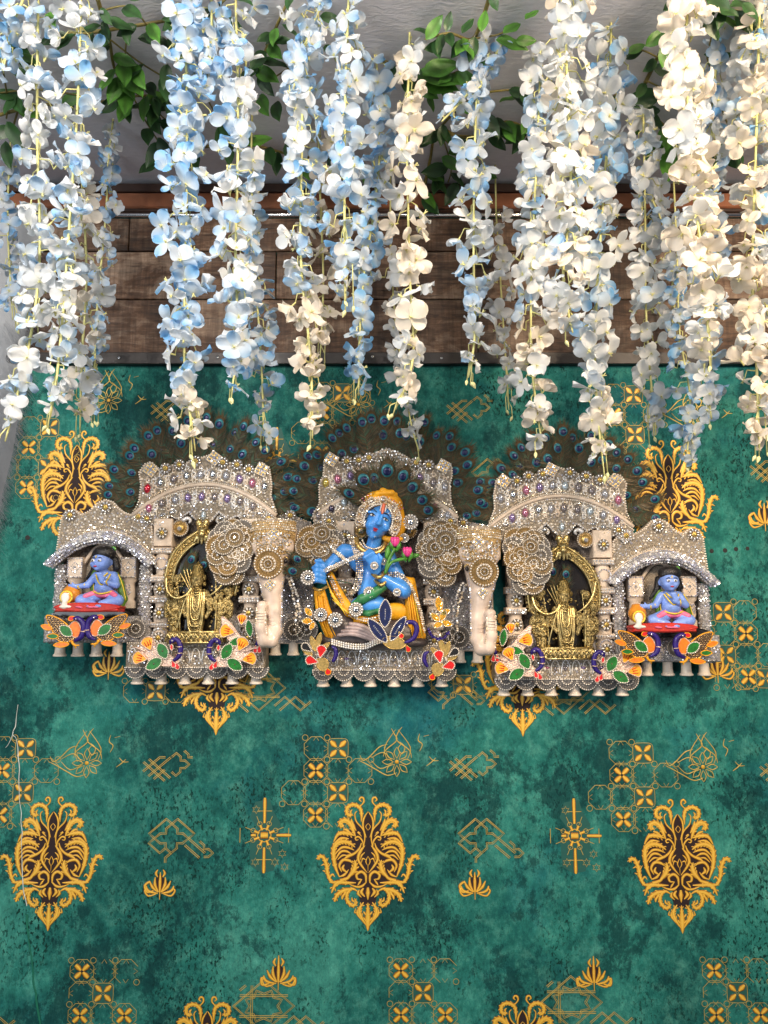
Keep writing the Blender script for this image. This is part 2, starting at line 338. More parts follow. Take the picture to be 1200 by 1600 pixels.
class MB:
    def __init__(s): s.v = []; s.f = []; s.m = []; s.sm = []; s.mats = []; s.c = {}; s.uv = {}
    def mi(s, mat):
        if mat not in s.mats: s.mats.append(mat)
        return s.mats.index(mat)
    def add(s, vs, fs, mat, smooth=False, cols=None):
        b = len(s.v); s.v.extend([tuple(v) for v in vs]); k = s.mi(mat)
        for f in fs: s.f.append(tuple(b + i for i in f)); s.m.append(k); s.sm.append(smooth)
        if cols is not None:
            for i, c in enumerate(cols): s.c[b + i] = c
        return b
    def poly(s, pts, h0, h1, mat, bev=0.0, side=None):
        P = [(p[0], p[1]) for p in pts]; n = len(P)
        ar = sum(P[i][0]*P[(i+1) % n][1] - P[(i+1) % n][0]*P[i][1] for i in range(n))
        if ar < 0: P.reverse()
        vs = [(x, y, h0) for x, y in P] + [(x, y, h1 - bev) for x, y in P]; fs = []
        for i in range(n): j = (i+1) % n; fs.append((i, j, n+j, n+i))
        top = P
        if bev > 0:
            ins = []
            for i in range(n):
                a = Vector(P[i-1]); b_ = Vector(P[i]); c = Vector(P[(i+1) % n])
                e1 = (b_-a); e2 = (c-b_)
                if e1.length < 1e-6 or e2.length < 1e-6: ins.append(b_); continue
                e1.normalize(); e2.normalize()
                nn = Vector((-e1.y - e2.y, e1.x + e2.x))
                if nn.length < 1e-6: nn = Vector((-e1.y, e1.x))
                nn.normalize(); ins.append(b_ + nn * bev)
            base = len(vs); vs += [(p[0], p[1], h1) for p in ins]
            for i in range(n): j = (i+1) % n; fs.append((n+i, n+j, base+j, base+i))
            top = ins; tb = base
        else: tb = n
        tris = tessellate_polygon([[Vector((p[0], p[1], 0)) for p in top]])
        s.add(vs, fs, side or mat)
        s.add([vs[tb+i] for i in range(n)], [tuple(t) for t in tris], mat)
    def sheet(s, pts, h, mat):
        tris = tessellate_polygon([[Vector((p[0], p[1], 0)) for p in pts]])
        s.add([(p[0], p[1], h) for p in pts], [tuple(t) for t in tris], mat, False, [.5]*len(pts))
    def box(s, x0, x1, y0, y1, h0, h1, mat, bev=0.0):
        s.poly([(x0, y0), (x1, y0), (x1, y1), (x0, y1)], h0, h1, mat, bev)
    def tube(s, pts, r, mat, seg=6, smooth=True, n=0, cap=True):
        P = [Vector(p) for p in pts]
        rr = r if isinstance(r, (list, tuple)) else [r]*len(P)
        if n:
            Q = catmull([(p.x, p.y, p.z) for p in P], n); m = len(P) - 1
            rr = [rr[min(int(i/n), m)]*(1 - (i % n)/n) + rr[min(int(i/n)+1, m)]*((i % n)/n) for i in range(len(Q))]; P = Q
        vs = []; fs = []; up = Vector((0.13, .21, 1)).normalized()
        for i, p in enumerate(P):
            t = P[min(i+1, len(P)-1)] - P[max(i-1, 0)]
            if t.length < 1e-9: t = Vector((0, 1, 0))
            t.normalize(); a = t.cross(up)
            if a.length < .05: a = t.cross(Vector((1, 0, 0)))
            a.normalize(); b = t.cross(a)
            for k in range(seg):
                q = 2*math.pi*k/seg; vs.append(p + (a*math.cos(q) + b*math.sin(q))*rr[i])
        for i in range(len(P)-1):
            for k in range(seg):
                l = (k+1) % seg; fs.append((i*seg+k, i*seg+l, (i+1)*seg+l, (i+1)*seg+k))
        if cap: fs.append(tuple(range(seg))[::-1]); fs.append(tuple((len(P)-1)*seg + k for k in range(seg)))
        s.add(vs, fs, mat, smooth)
    def lathe(s, cx, cy0, prof, mat, ch=0.0, seg=14, squash=1.0):     # vertical axis: prof = [(dy, r)]
        vs = []; fs = []
        for dy, r in prof:
            for k in range(seg):
                q = 2*math.pi*k/seg; vs.append((cx + r*math.cos(q), cy0 + dy, ch + r*math.sin(q)*squash))
        for i in range(len(prof)-1):
            for k in range(seg):
                l = (k+1) % seg; fs.append((i*seg+k, i*seg+l, (i+1)*seg+l, (i+1)*seg+k))
        fs.append(tuple(range(seg))); fs.append(tuple((len(prof)-1)*seg + k for k in range(seg))[::-1])
        s.add(vs, fs, mat, True)
    def disc(s, cx, cy, prof, mat, seg=24, rx=1.0, ry=1.0, rot=0.0, rib=0, ribamp=0.0, a0=0.0, a1=2*math.pi):   # axis out of wall: prof=[(r,h)]
        vs = []; fs = []; full = abs(a1-a0-2*math.pi) < 1e-6; m = seg if full else seg+1
        ca, sa = math.cos(rot), math.sin(rot)
        for j, (r, h) in enumerate(prof):
            for k in range(m):
                q = a0 + (a1-a0)*k/seg; hh = h + (ribamp*math.cos(q*rib) if rib and 0 < j < len(prof)-1 else 0)
                x = r*rx*math.cos(q); y = r*ry*math.sin(q)
                vs.append((cx + x*ca - y*sa, cy + x*sa + y*ca, hh))
        for j in range(len(prof)-1):
            for k in range(seg):
                l = (k+1) % m; fs.append((j*m+k, j*m+l, (j+1)*m+l, (j+1)*m+k))
        if full: fs.append(tuple((len(prof)-1)*m + k for k in range(m)))
        s.add(vs, fs, mat, True)
    def ball(s, c, r, mat, seg=8, rings=5, rot=0.0):
        rx, ry, rh = r if isinstance(r, (tuple, list)) else (r, r, r)
        vs = [(0, 0, 1)]; fs = []
        for i in range(1, rings):
            a = math.pi*i/rings
            for k in range(seg): q = 2*math.pi*k/seg; vs.append((math.sin(a)*math.cos(q), math.sin(a)*math.sin(q), math.cos(a)))
        vs.append((0, 0, -1))
        for k in range(seg):
            l = (k+1) % seg; fs.append((0, 1+k, 1+l)); fs.append((len(vs)-1, 1+(rings-2)*seg+l, 1+(rings-2)*seg+k))
            for i in range(rings-2): fs.append((1+i*seg+k, 1+(i+1)*seg+k, 1+(i+1)*seg+l, 1+i*seg+l))
        ca, sa = math.cos(rot), math.sin(rot); o = []
        for x, y, z in vs:
            x *= rx; y *= ry; o.append((c[0] + x*ca - y*sa, c[1] + x*sa + y*ca, c[2] + z*rh))
        s.add(o, fs, mat, True)
    def stone(s, x, y, h, r, mat, seg=6, tilt=.32, hh=.75):            # faceted rhinestone, flat shaded
        q0 = rnd.random()*6.28; tx = rnd.uniform(-tilt, tilt); ty = rnd.uniform(-tilt, tilt); vs = []
        for rr, z in ((1, 0), (.92, .3), (.5, hh)):
            for k in range(seg):
                q = q0 + 2*math.pi*k/seg; a = rr*math.cos(q); b = rr*math.sin(q)
                vs.append((x + r*a, y + r*b, h + r*(z + tx*a + ty*b)))
        fs = []
        for j in (0, 1):
            for k in range(seg): l = (k+1) % seg; fs.append((j*seg+k, j*seg+l, (j+1)*seg+l, (j+1)*seg+k))
        fs.append(tuple(2*seg+k for k in range(seg)))
        s.add(vs, fs, mat)
    def stones_path(s, path, step, r, h, mat, jit=.15, ball=False):
        P = resample([Vector((p[0], p[1], p[2] if len(p) > 2 else 0)) for p in path], step)
        for p in P:
            m = mat if isinstance(mat, str) else rnd.choice(mat)
            if ball: s.ball((p.x, p.y, h + p.z), r, m, 6, 4)
            else: s.stone(p.x + rnd.uniform(-jit, jit)*r, p.y + rnd.uniform(-jit, jit)*r, h + p.z, r*rnd.uniform(.85, 1.12), m)
    def stones_fill(s, poly, step, r, h, mat, keep=1.0, hf=None):
        xs = [p[0] for p in poly]; ys = [p[1] for p in poly]; y = min(ys) + step*.4; row = 0
        while y < max(ys):
            x = min(xs) + (step*.5 if row % 2 else 0)
            while x < max(xs):
                a = x + rnd.uniform(-.22, .22)*step; b = y + rnd.uniform(-.22, .22)*step
                if rnd.random() < keep and inside((a, b), poly):
                    s.stone(a, b, (hf(a, b) if hf else h), r*rnd.uniform(.7, 1.15), mat if isinstance(mat, str) else rnd.choice(mat))
                x += step
            y += step*.87; row += 1
    def stroke(s, pts, ws, h0, hc, mat, n=5):
        P = catmull([(p[0], p[1], 0) for p in pts], n); m = len(pts) - 1
        ww = [ws[min(int(i/n), m)]*(1 - (i % n)/n) + ws[min(int(i/n)+1, m)]*((i % n)/n) for i in range(len(P))]
        vs = []; cs = []; fs = []
        for i, p in enumerate(P):
            t = P[min(i+1, len(P)-1)] - P[max(i-1, 0)]
            if t.length < 1e-9: t = Vector((1, 0, 0))
            t.normalize(); nn = Vector((-t.y, t.x, 0)); w = max(ww[i], .05)*.5
            for q, hh, c in ((-1, 0, 0), (-.45, .75, .7), (.1, 1, 1), (1, 0, 0)):
                vs.append((p.x + nn.x*w*q, p.y + nn.y*w*q, h0 + hc*hh)); cs.append(c)
        for i in range(len(P)-1):
            for k in range(3): fs.append((i*4+k, i*4+k+1, (i+1)*4+k+1, (i+1)*4+k))
        s.add(vs, fs, mat, True, cs)
    def mesh(s, name, xf=None):
        me = bpy.data.meshes.new(name)
        if xf is None: xf = lambda v: (v[0], -v[2], -v[1])
        me.from_pydata([xf(v) for v in s.v], [], [f[::-1] for f in s.f])
        for m in s.mats: me.materials.append(MATS[m])
        me.polygons.foreach_set('material_index', s.m); me.polygons.foreach_set('use_smooth', s.sm)
        if s.c:
            at = me.attributes.new('c', 'FLOAT_COLOR', 'POINT'); arr = np.zeros((len(s.v), 4), np.float32)
            for i, c in s.c.items():
                arr[i] = (c, c, c, 1) if not isinstance(c, tuple) else (c[0], c[1], c[2], 1)
            at.data.foreach_set('color', arr.ravel())
        if s.uv:
            uvl = me.uv_layers.new(name='uv'); li = np.zeros(len(me.loops), np.int32); me.loops.foreach_get('vertex_index', li)
            arr = np.array([s.uv.get(int(i), (0, 0)) for i in li], np.float32); uvl.data.foreach_set('uv', arr.ravel())
        me.update(); return me

# ---------------------------------------------------------------- things
class T:
    def __init__(s, name, label, cat, cx, cy, d, group=None, o=None):
        s.cx, s.cy, s.d = cx, cy, d; s.s, s.k = SC(cx, cy, d)
        s.o = bpy.data.objects.new(name, None); COL.objects.link(s.o); s.o.location = W(cx, cy, d); s.o.empty_display_size = .03
        s.o['label'] = label; s.o['category'] = cat
        if group: s.o['group'] = group
    def xf(s, v): return ((v[0]-s.cx)*s.s, -v[2]*s.s, -(v[1]-s.cy)*s.s*s.k)
    def part(s, name, mb, parent=None, label=None, kind=None):
        o = bpy.data.objects.new(name, mb.mesh(name, s.xf)); COL.objects.link(o); o.parent = parent or s.o
        if label: o['label'] = label
        if kind: o['kind'] = kind
        return o
    def inst(s, name, me, x, y, h, sc, rot=0.0, parent=None, sx=1.0, tilt=0.0):
        o = bpy.data.objects.new(name, me); COL.objects.link(o); o.parent = parent or s.o
        o.location = s.xf((x, y, h)); o.scale = (sc*s.s*sx, sc*s.s, sc*s.s); o.rotation_euler = (tilt, rot, 0)
        return o
def thing_mesh(name, mb, label, cat, cx, cy, d, group=None):
    t = T(name, label, cat, cx, cy, d, group); root = t.o
    o = bpy.data.objects.new(name, mb.mesh(name, t.xf)); COL.objects.link(o); o.location = root.location
    bpy.data.objects.remove(root); o.name = name; o['label'] = label; o['category'] = cat
    if group: o['group'] = group
    return o
def struct(name, mb, xf, parent=None):
    o = bpy.data.objects.new(name, mb.mesh(name, xf)); COL.objects.link(o)
    if parent: o.parent = parent
    else: o['kind'] = 'structure'
    return o
WX = lambda v: (v[0], v[1], v[2])        # plain world metres

# ---------------------------------------------------------------- smooth-union sculpting (surface nets)
def cone(a, b, ra, rb, m=0): return ('c', a, b, ra, rb, m)
def ell(c, r, rot=0.0, m=0): return ('e', c, r, R(rot), m)
def chain(pts, rs, m=0): return [cone(pts[i], pts[i+1], rs[i], rs[i+1], m) for i in range(len(pts)-1)]
def sculpt(prims, mats, vox=1.2, k=3.0):
    lo = np.array([1e9]*3); hi = -lo
    for p in prims:
        if p[0] == 'c':
            for q, r in ((p[1], p[3]), (p[2], p[4])): lo = np.minimum(lo, np.array(q)-r); hi = np.maximum(hi, np.array(q)+r)
        else:
            r = max(p[2]); lo = np.minimum(lo, np.array(p[1])-r); hi = np.maximum(hi, np.array(p[1])+r)
    lo -= 3*vox; hi += 3*vox
    n = np.ceil((hi-lo)/vox).astype(int) + 1
    ax = [lo[i] + vox*np.arange(n[i]) for i in range(3)]
    X, Y, Z = np.meshgrid(*ax, indexing='ij'); X = X.astype(np.float32); Y = Y.astype(np.float32); Z = Z.astype(np.float32)
    dist = np.full(X.shape, 1e3, np.float32); best = np.full(X.shape, 1e3, np.float32); mid = np.zeros(X.shape, np.int16)
    for p in prims:
        if p[0] == 'c':
            a = np.array(p[1], float); ab = np.array(p[2], float) - a; l2 = float(ab @ ab) + 1e-9
            px, py, pz = X-a[0], Y-a[1], Z-a[2]
            t = np.clip((px*ab[0] + py*ab[1] + pz*ab[2])/l2, 0, 1)
            dd = np.sqrt((px-t*ab[0])**2 + (py-t*ab[1])**2 + (pz-t*ab[2])**2) - (p[3] + t*(p[4]-p[3]))
        else:
            c, r, q = p[1], p[2], p[3]; ca, sa = math.cos(q), math.sin(q)
            px, py, pz = X-c[0], Y-c[1], Z-c[2]; qx = px*ca + py*sa; qy = -px*sa + py*ca
            k0 = np.sqrt((qx/r[0])**2 + (qy/r[1])**2 + (pz/r[2])**2) + 1e-6
            k1 = np.sqrt((qx/r[0]**2)**2 + (qy/r[1]**2)**2 + (pz/r[2]**2)**2) + 1e-6
            dd = k0*(k0-1)/k1
        up = dd < best; best[up] = dd[up]; mid[up] = p[-1]
        hh = np.clip(.5 + .5*(dist-dd)/k, 0, 1); dist = dist*(1-hh) + dd*hh - k*hh*(1-hh)
    neg = dist < 0
    acc = np.zeros(tuple(np.array(dist.shape)-1) + (3,), np.float32); cnt = np.zeros(tuple(np.array(dist.shape)-1), np.float32)
    def sl(o): return tuple(slice(o[i], dist.shape[i]-1+o[i]) for i in range(3))
    corners = [(i, j, l) for i in (0, 1) for j in (0, 1) for l in (0, 1)]
    for c0 in corners:
        for axn in range(3):
            if c0[axn]: continue
            c1 = list(c0); c1[axn] = 1; A = dist[sl(c0)]; B = dist[sl(c1)]
            cr = (A < 0) != (B < 0); t = np.where(cr, A/(A-B+1e-12), 0)
            for i in range(3): acc[..., i] += np.where(cr, c0[i] + (t if i == axn else 0), 0)
            cnt += cr
    cells = np.argwhere(cnt > 0); idx = -np.ones(cnt.shape, np.int64); idx[tuple(cells.T)] = np.arange(len(cells))
    V = lo + vox*(cells + acc[tuple(cells.T)]/cnt[tuple(cells.T)][:, None])
    M = mid[tuple(cells.T)]
    faces = []
    for axn in range(3):
        s0 = [slice(1, -1)]*3; s0[axn] = slice(0, -1); s1 = list(s0); s1[axn] = slice(1, None)
        A = neg[tuple(s0)]; B = neg[tuple(s1)]; e = np.argwhere(A != B)
        if not len(e): continue
        flip = A[tuple(e.T)]; off = np.array([1, 1, 1]); off[axn] = 0; e = e + off
        u, w = [(1, 2), (2, 0), (0, 1)][axn]; q = []
        for du, dw in ((-1, -1), (0, -1), (0, 0), (-1, 0)):
            g = e.copy(); g[:, u] += du; g[:, w] += dw; q.append(idx[tuple(g.T)])
        q = np.stack(q, 1); q[~flip] = q[~flip][:, ::-1]; faces.append(q)
    Fq = np.concatenate(faces)
    mb = MB(); mb.v = [tuple(v) for v in V.tolist()]; mb.f = [tuple(f) for f in Fq.tolist()]; mb.sm = [True]*len(mb.f)
    mb.mats = list(mats); mb.m = [int(x) for x in M[Fq[:, 0]]]
    return mb

# ================================================================ SETTING
ZC = W(600, 291, 0).z
mb = MB(); mb.add([(-2.2, 0, -1.6), (2.2, 0, -1.6), (2.2, 0, ZC + .05), (-2.2, 0, ZC + .05)], [(0, 1, 2, 3)], 'wallpaper')
wall = struct('wall', mb, WX)
mb = MB(); mb.add([(-2.2, .05, ZC), (2.2, .05, ZC), (2.2, -3.6, ZC), (-2.2, -3.6, ZC)], [(0, 1, 2, 3)], 'ceiling_plaster')
ceiling = struct('ceiling', mb, WX)
def zrow(py, d=0.0): return W(600, py, d).z
def wbox(name, x0, x1, y0, y1, d0, d1, m, parent, bev=.0015):
    z0, z1 = zrow(y1, d1), zrow(y0, d1); mb = MB()
    cx, cz = (x0+x1)/2, (z0+z1)/2
    P = [(x0-cx, z0-cz), (x1-cx, z0-cz), (x1-cx, z1-cz), (x0-cx, z1-cz)]
    mb.poly(P, d0, d1, m, bev)
    o = bpy.data.objects.new(name, mb.mesh(name, lambda v: (v[0], -v[2], v[1]))); COL.objects.link(o); o.parent = parent; o.location = (cx, 0, cz)
    return o
xm = lambda px, py: W(px, py, 0).x
rows = [(341, 392, [-300, 205, 640, 1010, 1500]), (393.5, 467, [-420, 60, 433, 905, 1600]), (468.5, 553, [-300, 300, 745, 1180, 1700])]
for y0, y1, xs in rows:
    for a, b in zip(xs, xs[1:]):
        wbox('plank', xm(a, y0) + .0008, xm(b, y0) - .0008, y0, y1, 0.0, .008 + rnd.uniform(0, .0018), 'plank_wood', wall)
wbox('metal_strip', -2.1, 2.1, 550, 568.5, 0, .0135, 'black_metal', wall)
wbox('trim_board', -2.1, 2.1, 286, 299, 0, .020, 'dark_wood', wall)
wbox('copper_batten', -2.1, 2.1, 300.5, 324, 0, .016, 'copper_wood', wall, .003)
wbox('trim_board', -2.1, 2.1, 325, 331, 0, .011, 'dark_wood', wall)
mb = MB(); mb.tube([(-2.1, 0, 0), (2.1, 0, 0)], .0042, 'chrome', 10)
o = struct('chrome_rail', mb, WX, wall); o.location = (0, -.0125, zrow(336, .0125))
sc_m = MB(); sc_m.disc(0, 0, [(1, 0), (.95, .35), (.6, .55)], 'chrome', 10); sc_m.disc(0, 0, [(.3, .56), (.2, .57)], 'hole_black', 6); SCREW = sc_m.mesh('screw')
for px in (582, 186, 815, 1010, 340, 690):
    o = bpy.data.objects.new('screw', SCREW); COL.objects.link(o); o.parent = wall; o.location = W(px, 557 + rnd.uniform(-2, 3), .0136); o.scale = (.0028,)*3
hl = MB(); hl.disc(0, 0, [(1, 0), (.8, .05), (.3, .02)], 'hole_black', 10); HOLE = hl.mesh('nail_hole')
for px, py, r in ((43, 840, 4), (1112, 861, 3.6), (1133, 860, 3.8), (1150, 858, 3.6), (1168, 857, 3.2)):
    o = bpy.data.objects.new('nail_hole', HOLE); COL.objects.link(o); o.parent = wall; o.location = W(px, py, .0006); o.scale = (r*.0011,)*3

# ---- print on the wallpaper
HP = .5   # relief in pixels
def medallion():
    m = MB(); k = 1/6.0
    back = [(0, 232), (30, 300), (62, 400), (100, 330), (122, 300), (150, 400), (232, 430), (300, 480), (328, 600), (322, 720), (280, 830), (190, 905), (150, 930), (70, 945), (90, 1010), (70, 1090), (0, 1130)]
    pts = [(x*k, (y-730)*k) for x, y in back] + [(-x*k, (y-730)*k) for x, y in back[::-1] if x > 0]
    m.sheet(pts, .05, 'print_brown')
    S = [([(40, 560), (30, 470), (50, 400), (110, 330), (125, 260), (105, 230)], [8, 15, 15, 14, 12, 8]),
         ([(65, 335), (62, 260), (80, 195), (140, 168), (195, 195), (200, 250), (170, 275), (145, 255)], [4, 30, 36, 36, 36, 34, 24, 6]),
         ([(150, 215), (165, 235), (160, 260)], [4, 20, 10]),
         ([(75, 185), (42, 145), (45, 108), (68, 100), (82, 122), (64, 138)], [8, 16, 20, 18, 16, 6]),
         ([(120, 470), (145, 400), (170, 345), (215, 315), (262, 335), (255, 375), (225, 365)], [10, 40, 48, 44, 40, 30, 8]),
         ([(160, 300), (140, 370), (112, 415)], [6, 34, 6]),
         ([(322, 520), (275, 445), (200, 440), (130, 462)], [10, 36, 44, 6]), ([(235, 400), (200, 410), (160, 440)], [10, 26, 6]),
         ([(322, 540), (255, 488), (180, 492)], [10, 26, 6]),
         ([(268, 850), (308, 745), (322, 640), (312, 560), (255, 520), (180, 530), (122, 572)], [8, 36, 46, 46, 44, 40, 6]),
         ([(312, 640), (250, 578), (190, 575), (130, 600)], [8, 24, 26, 4]), ([(306, 690), (258, 618), (205, 610), (150, 640)], [8, 24, 24, 4]),
         ([(285, 690), (240, 650), (190, 650)], [6, 20, 4]),
         ([(45, 575), (50, 520), (85, 475), (118, 482), (112, 505), (90, 500)], [8, 16, 18, 16, 12, 4]),
         ([(62, 530), (82, 585), (130, 632), (185, 655), (222, 680)], [8, 20, 24, 34, 6]), ([(70, 440), (95, 430), (60, 470)], [4, 20, 4]),
         ([(245, 805), (268, 745), (232, 692), (175, 698), (145, 722)], [6, 24, 30, 26, 6]), ([(190, 810), (236, 775), (222, 735)], [6, 32, 6]),
         ([(195, 862), (138, 800), (118, 735), (128, 690)], [10, 56, 40, 4]), ([(260, 885), (190, 862), (150, 820)], [34, 30, 6]), ([(270, 850), (220, 830), (180, 780)], [6, 26, 4]),
         ([(6, 812), (60, 745), (92, 680), (72, 612), (28, 555)], [4, 22, 28, 32, 4]), ([(30, 620), (60, 650), (70, 690)], [4, 18, 4]), ([(20, 690), (50, 680), (62, 720)], [4, 16, 4]),
         ([(18, 905), (22, 835), (62, 802), (106, 828), (98, 868), (62, 872)], [12, 26, 28, 26, 20, 6]), ([(18, 902), (60, 938), (110, 942), (175, 918)], [10, 26, 20, 5]),
         ([(55, 870), (80, 905), (96, 930)], [6, 20, 4]),
         ([(112, 905), (200, 905), (290, 905), (340, 1000)], [6, 34, 46, 8]), ([(230, 890), (300, 930), (320, 960)], [8, 26, 6]),
         ([(270, 905), (340, 895), (376, 820), (388, 740), (420, 665), (460, 660), (470, 690)], [8, 30, 34, 38, 34, 30, 8]),
         ([(400, 800), (425, 790)], [20, 4]), ([(375, 760), (350, 720)], [18, 4]), ([(410, 730), (440, 745)], [18, 4]), ([(385, 700), (372, 670)], [16, 4]),
         ([(335, 910), (362, 868), (332, 826), (312, 850)], [6, 18, 18, 6]),
         ([(125, 958), (215, 972), (285, 1015), (312, 1080)], [6, 44, 40, 18]), ([(200, 985), (235, 1030), (240, 1060)], [10, 28, 8]),
         ([(95, 985), (150, 960), (196, 1010), (188, 1078), (140, 1118), (108, 1090), (128, 1048)], [8, 30, 34, 36, 32, 24, 6]), ([(150, 1040), (145, 1070), (120, 1085)], [6, 22, 6]),
         ([(0, 1065), (0, 1000), (0, 948)], [4, 42, 18]), ([(28, 1035), (62, 992), (40, 955)], [6, 36, 10]), ([(60, 1040), (92, 1005), (80, 968)], [5, 28, 6]),
         ([(0, 1352), (0, 1255), (0, 1150), (0, 1090)], [4, 66, 30, 6]), ([(14, 1300), (66, 1215), (78, 1150), (40, 1085)], [6, 42, 38, 6]), ([(60, 1250), (95, 1195), (100, 1150)], [6, 26, 5]), ([(95, 1180), (122, 1180), (112, 1140)], [6, 16, 5]),
         ([(2, 235), (42, 305), (46, 385), (16, 480)], [4, 20, 18, 4]), ([(0, 345), (22, 378), (0, 412)], [3, 9, 3]), ([(0, 655), (20, 705), (2, 745)], [3, 12, 3]), ([(0, 745), (0, 800)], [8, 3])]
    for pts, w in S:
        for sg in (1, -1):
            if sg < 0 and all(p[0] == 0 for p in pts): continue
            hz = .1 + rnd.random()*.12
            m.stroke([(sg*p[0]*k, (p[1]-730)*k) for p in pts], [q*k*1.2 for q in w], hz, HP*1.1, 'gold_print')
            if max(w) >= 36 and len(pts) >= 4:
                C_ = catmull([(sg*p[0]*k, (p[1]-730)*k, 0) for p in pts], 4)
                for i in range(2, len(C_)-2, 2):
                    tg = (C_[i+1] - C_[i-1]).normalized(); nn = Vector((-tg.y, tg.x, 0)); ww = w[min(int(i/4), len(w)-1)]*k
                    if ww < 3: continue
                    for sd in (-1, 1):
                        p0 = C_[i] + nn*sd*ww*.28; p1 = C_[i] + nn*sd*ww*.52 + tg*ww*.26; p2 = C_[i] + nn*sd*ww*.60 + tg*ww*.48
                        m.stroke([(p0.x, p0.y), (p1.x, p1.y), (p2.x, p2.y)], [ww*.26, ww*.34, .2], hz + .05, HP*.9, 'gold_print', 3)
    return m.mesh('medallion')
def tile_print(X_, Bl, Em, seed=1):
    m = MB(); a = 33.5; rr = random.Random(seed)
    for (i, j) in X_:           # crossed petals in a rounded square
        x, y = i*a, j*a; sq = [(x + 15.5*math.copysign(abs(math.cos(q))**.4, math.cos(q)), y + 15.5*math.copysign(abs(math.sin(q))**.4, math.sin(q))) for q in [k*math.pi/10 for k in range(21)]]
        m.sheet(sq[:-1], .02, 'print_shade'); m.stroke(sq, [.9]*len(sq), .05, HP*.4, 'gold_print_dull', 1)
        for q in range(4):
            c, s_ = math.cos(math.pi/4 + q*math.pi/2), math.sin(math.pi/4 + q*math.pi/2); m.stroke([(x + c*3.4, y + s_*3.4), (x + c*10, y + s_*10), (x + c*16.5, y + s_*16.5)], [3, 10, 4], .06, HP, 'gold_print')
        m.stroke([(x, y - 2.4), (x + 2.4, y), (x, y + 2.4), (x - 2.4, y), (x, y - 2.4)], [.8]*5, .06, HP*.4, 'gold_print_dull', 1)
    for (i, j) in Bl:
        x, y = i*a, j*a
        for q in range(4):
            c, s_ = math.cos(math.pi/4 + q*math.pi/2), math.sin(math.pi/4 + q*math.pi/2); m.stroke([(x + c*2, y + s_*2), (x + c*8, y + s_*8), (x + c*14, y + s_*14)], [4, 9, 7], .06, HP, 'gold_print')
        m.sheet([(x + 2.2*math.cos(k), y + 2.2*math.sin(k)) for k in (0, 1.57, 3.14, 4.71)], .9, 'print_brown')
    for (i, j) in list(X_) + list(Bl) + list(Em):
        x, y = i*a, j*a; oc = [(x + 19.5*math.cos(t*math.pi/4 + .39), y + 19.5*math.sin(t*math.pi/4 + .39)) for t in range(9)]
        if (i, j) not in X_:
            k0 = rr.randrange(8); n_ = 9 if (i, j) in Bl else rr.choice([6, 7, 9]); pts = [oc[(k0 + t) % 8] for t in range(n_)]; m.stroke(pts, [.9]*len(pts), .05, HP*.4, 'gold_print_dull', 1)
            for q in range(4): c, s_ = math.cos(q*math.pi/2), math.sin(q*math.pi/2); m.stroke([(x + c*12 - s_*4, y + s_*12 + c*4), (x + c*18, y + s_*18), (x + c*12 + s_*4, y + s_*12 - c*4)], [.7]*3, .05, HP*.4, 'gold_print_dull', 1)
        for c, s_ in ((1, 1), (-1, 1), (-1, -1), (1, -1)):
            if rr.random() < .6:
                ring = [(x + c*16.7 + 4.4*math.cos(t*.785), y + s_*16.7 + 4.4*math.sin(t*.785)) for t in range(9)]; m.stroke(ring, [.9]*9, .06, HP*.4, 'gold_print_dull', 2)
    return m.mesh('tile_print')
def ogee_print():
    m = MB(); L_ = []
    L_ += [[(-8, -42), (-4, -34), (0, -24), (-16, -10), (-20, 0)], [(8, -44), (2, -36), (0, -24), (18, -10), (22, 2)], [(-2, -40), (-18, -14), (-14, 6)], [(2, -40), (20, -14), (16, 4)],
           [(-55, -2), (-50, 6), (-40, 0), (-26, -14), (-14, -18)], [(-56, 6), (-44, 12), (-30, 20), (-14, 28), (0, 24)], [(-38, 2), (-20, -6), (-6, 8)], [(-38, 6), (-24, 18), (-6, 10)]]
    for q in range(8):
        a = q*math.pi/4; c, s_ = math.cos(a), math.sin(a)
        L_.append([(c*5, 8 + s_*5), (c*14 - s_*4, 8 + s_*14 + c*4), (c*22, 8 + s_*22)]); L_.append([(c*5, 8 + s_*5), (c*14 + s_*4, 8 + s_*14 - c*4), (c*22, 8 + s_*22)])
    L_ += [[(4, -22), (12, -14), (8, -4), (2, -12), (8, -20)], [(34, -34), (32, -24), (38, -18), (34, -8)], [(40, -30), (48, -32)], [(44, 14), (52, 8), (58, 2)], [(48, 0), (54, 6), (62, 6)]]
    for l in L_: m.stroke(l, [.8] + [1.8]*(len(l)-2) + [.8], .06, HP*.7, 'gold_print_dull', 4)
    m.ball((0, 8, .2), (3.4, 3.4, .8), 'gold_print', 8, 4)
    for i in range(len(m.v)): m.c.setdefault(i, .6)
    return m.mesh('ogee_print')
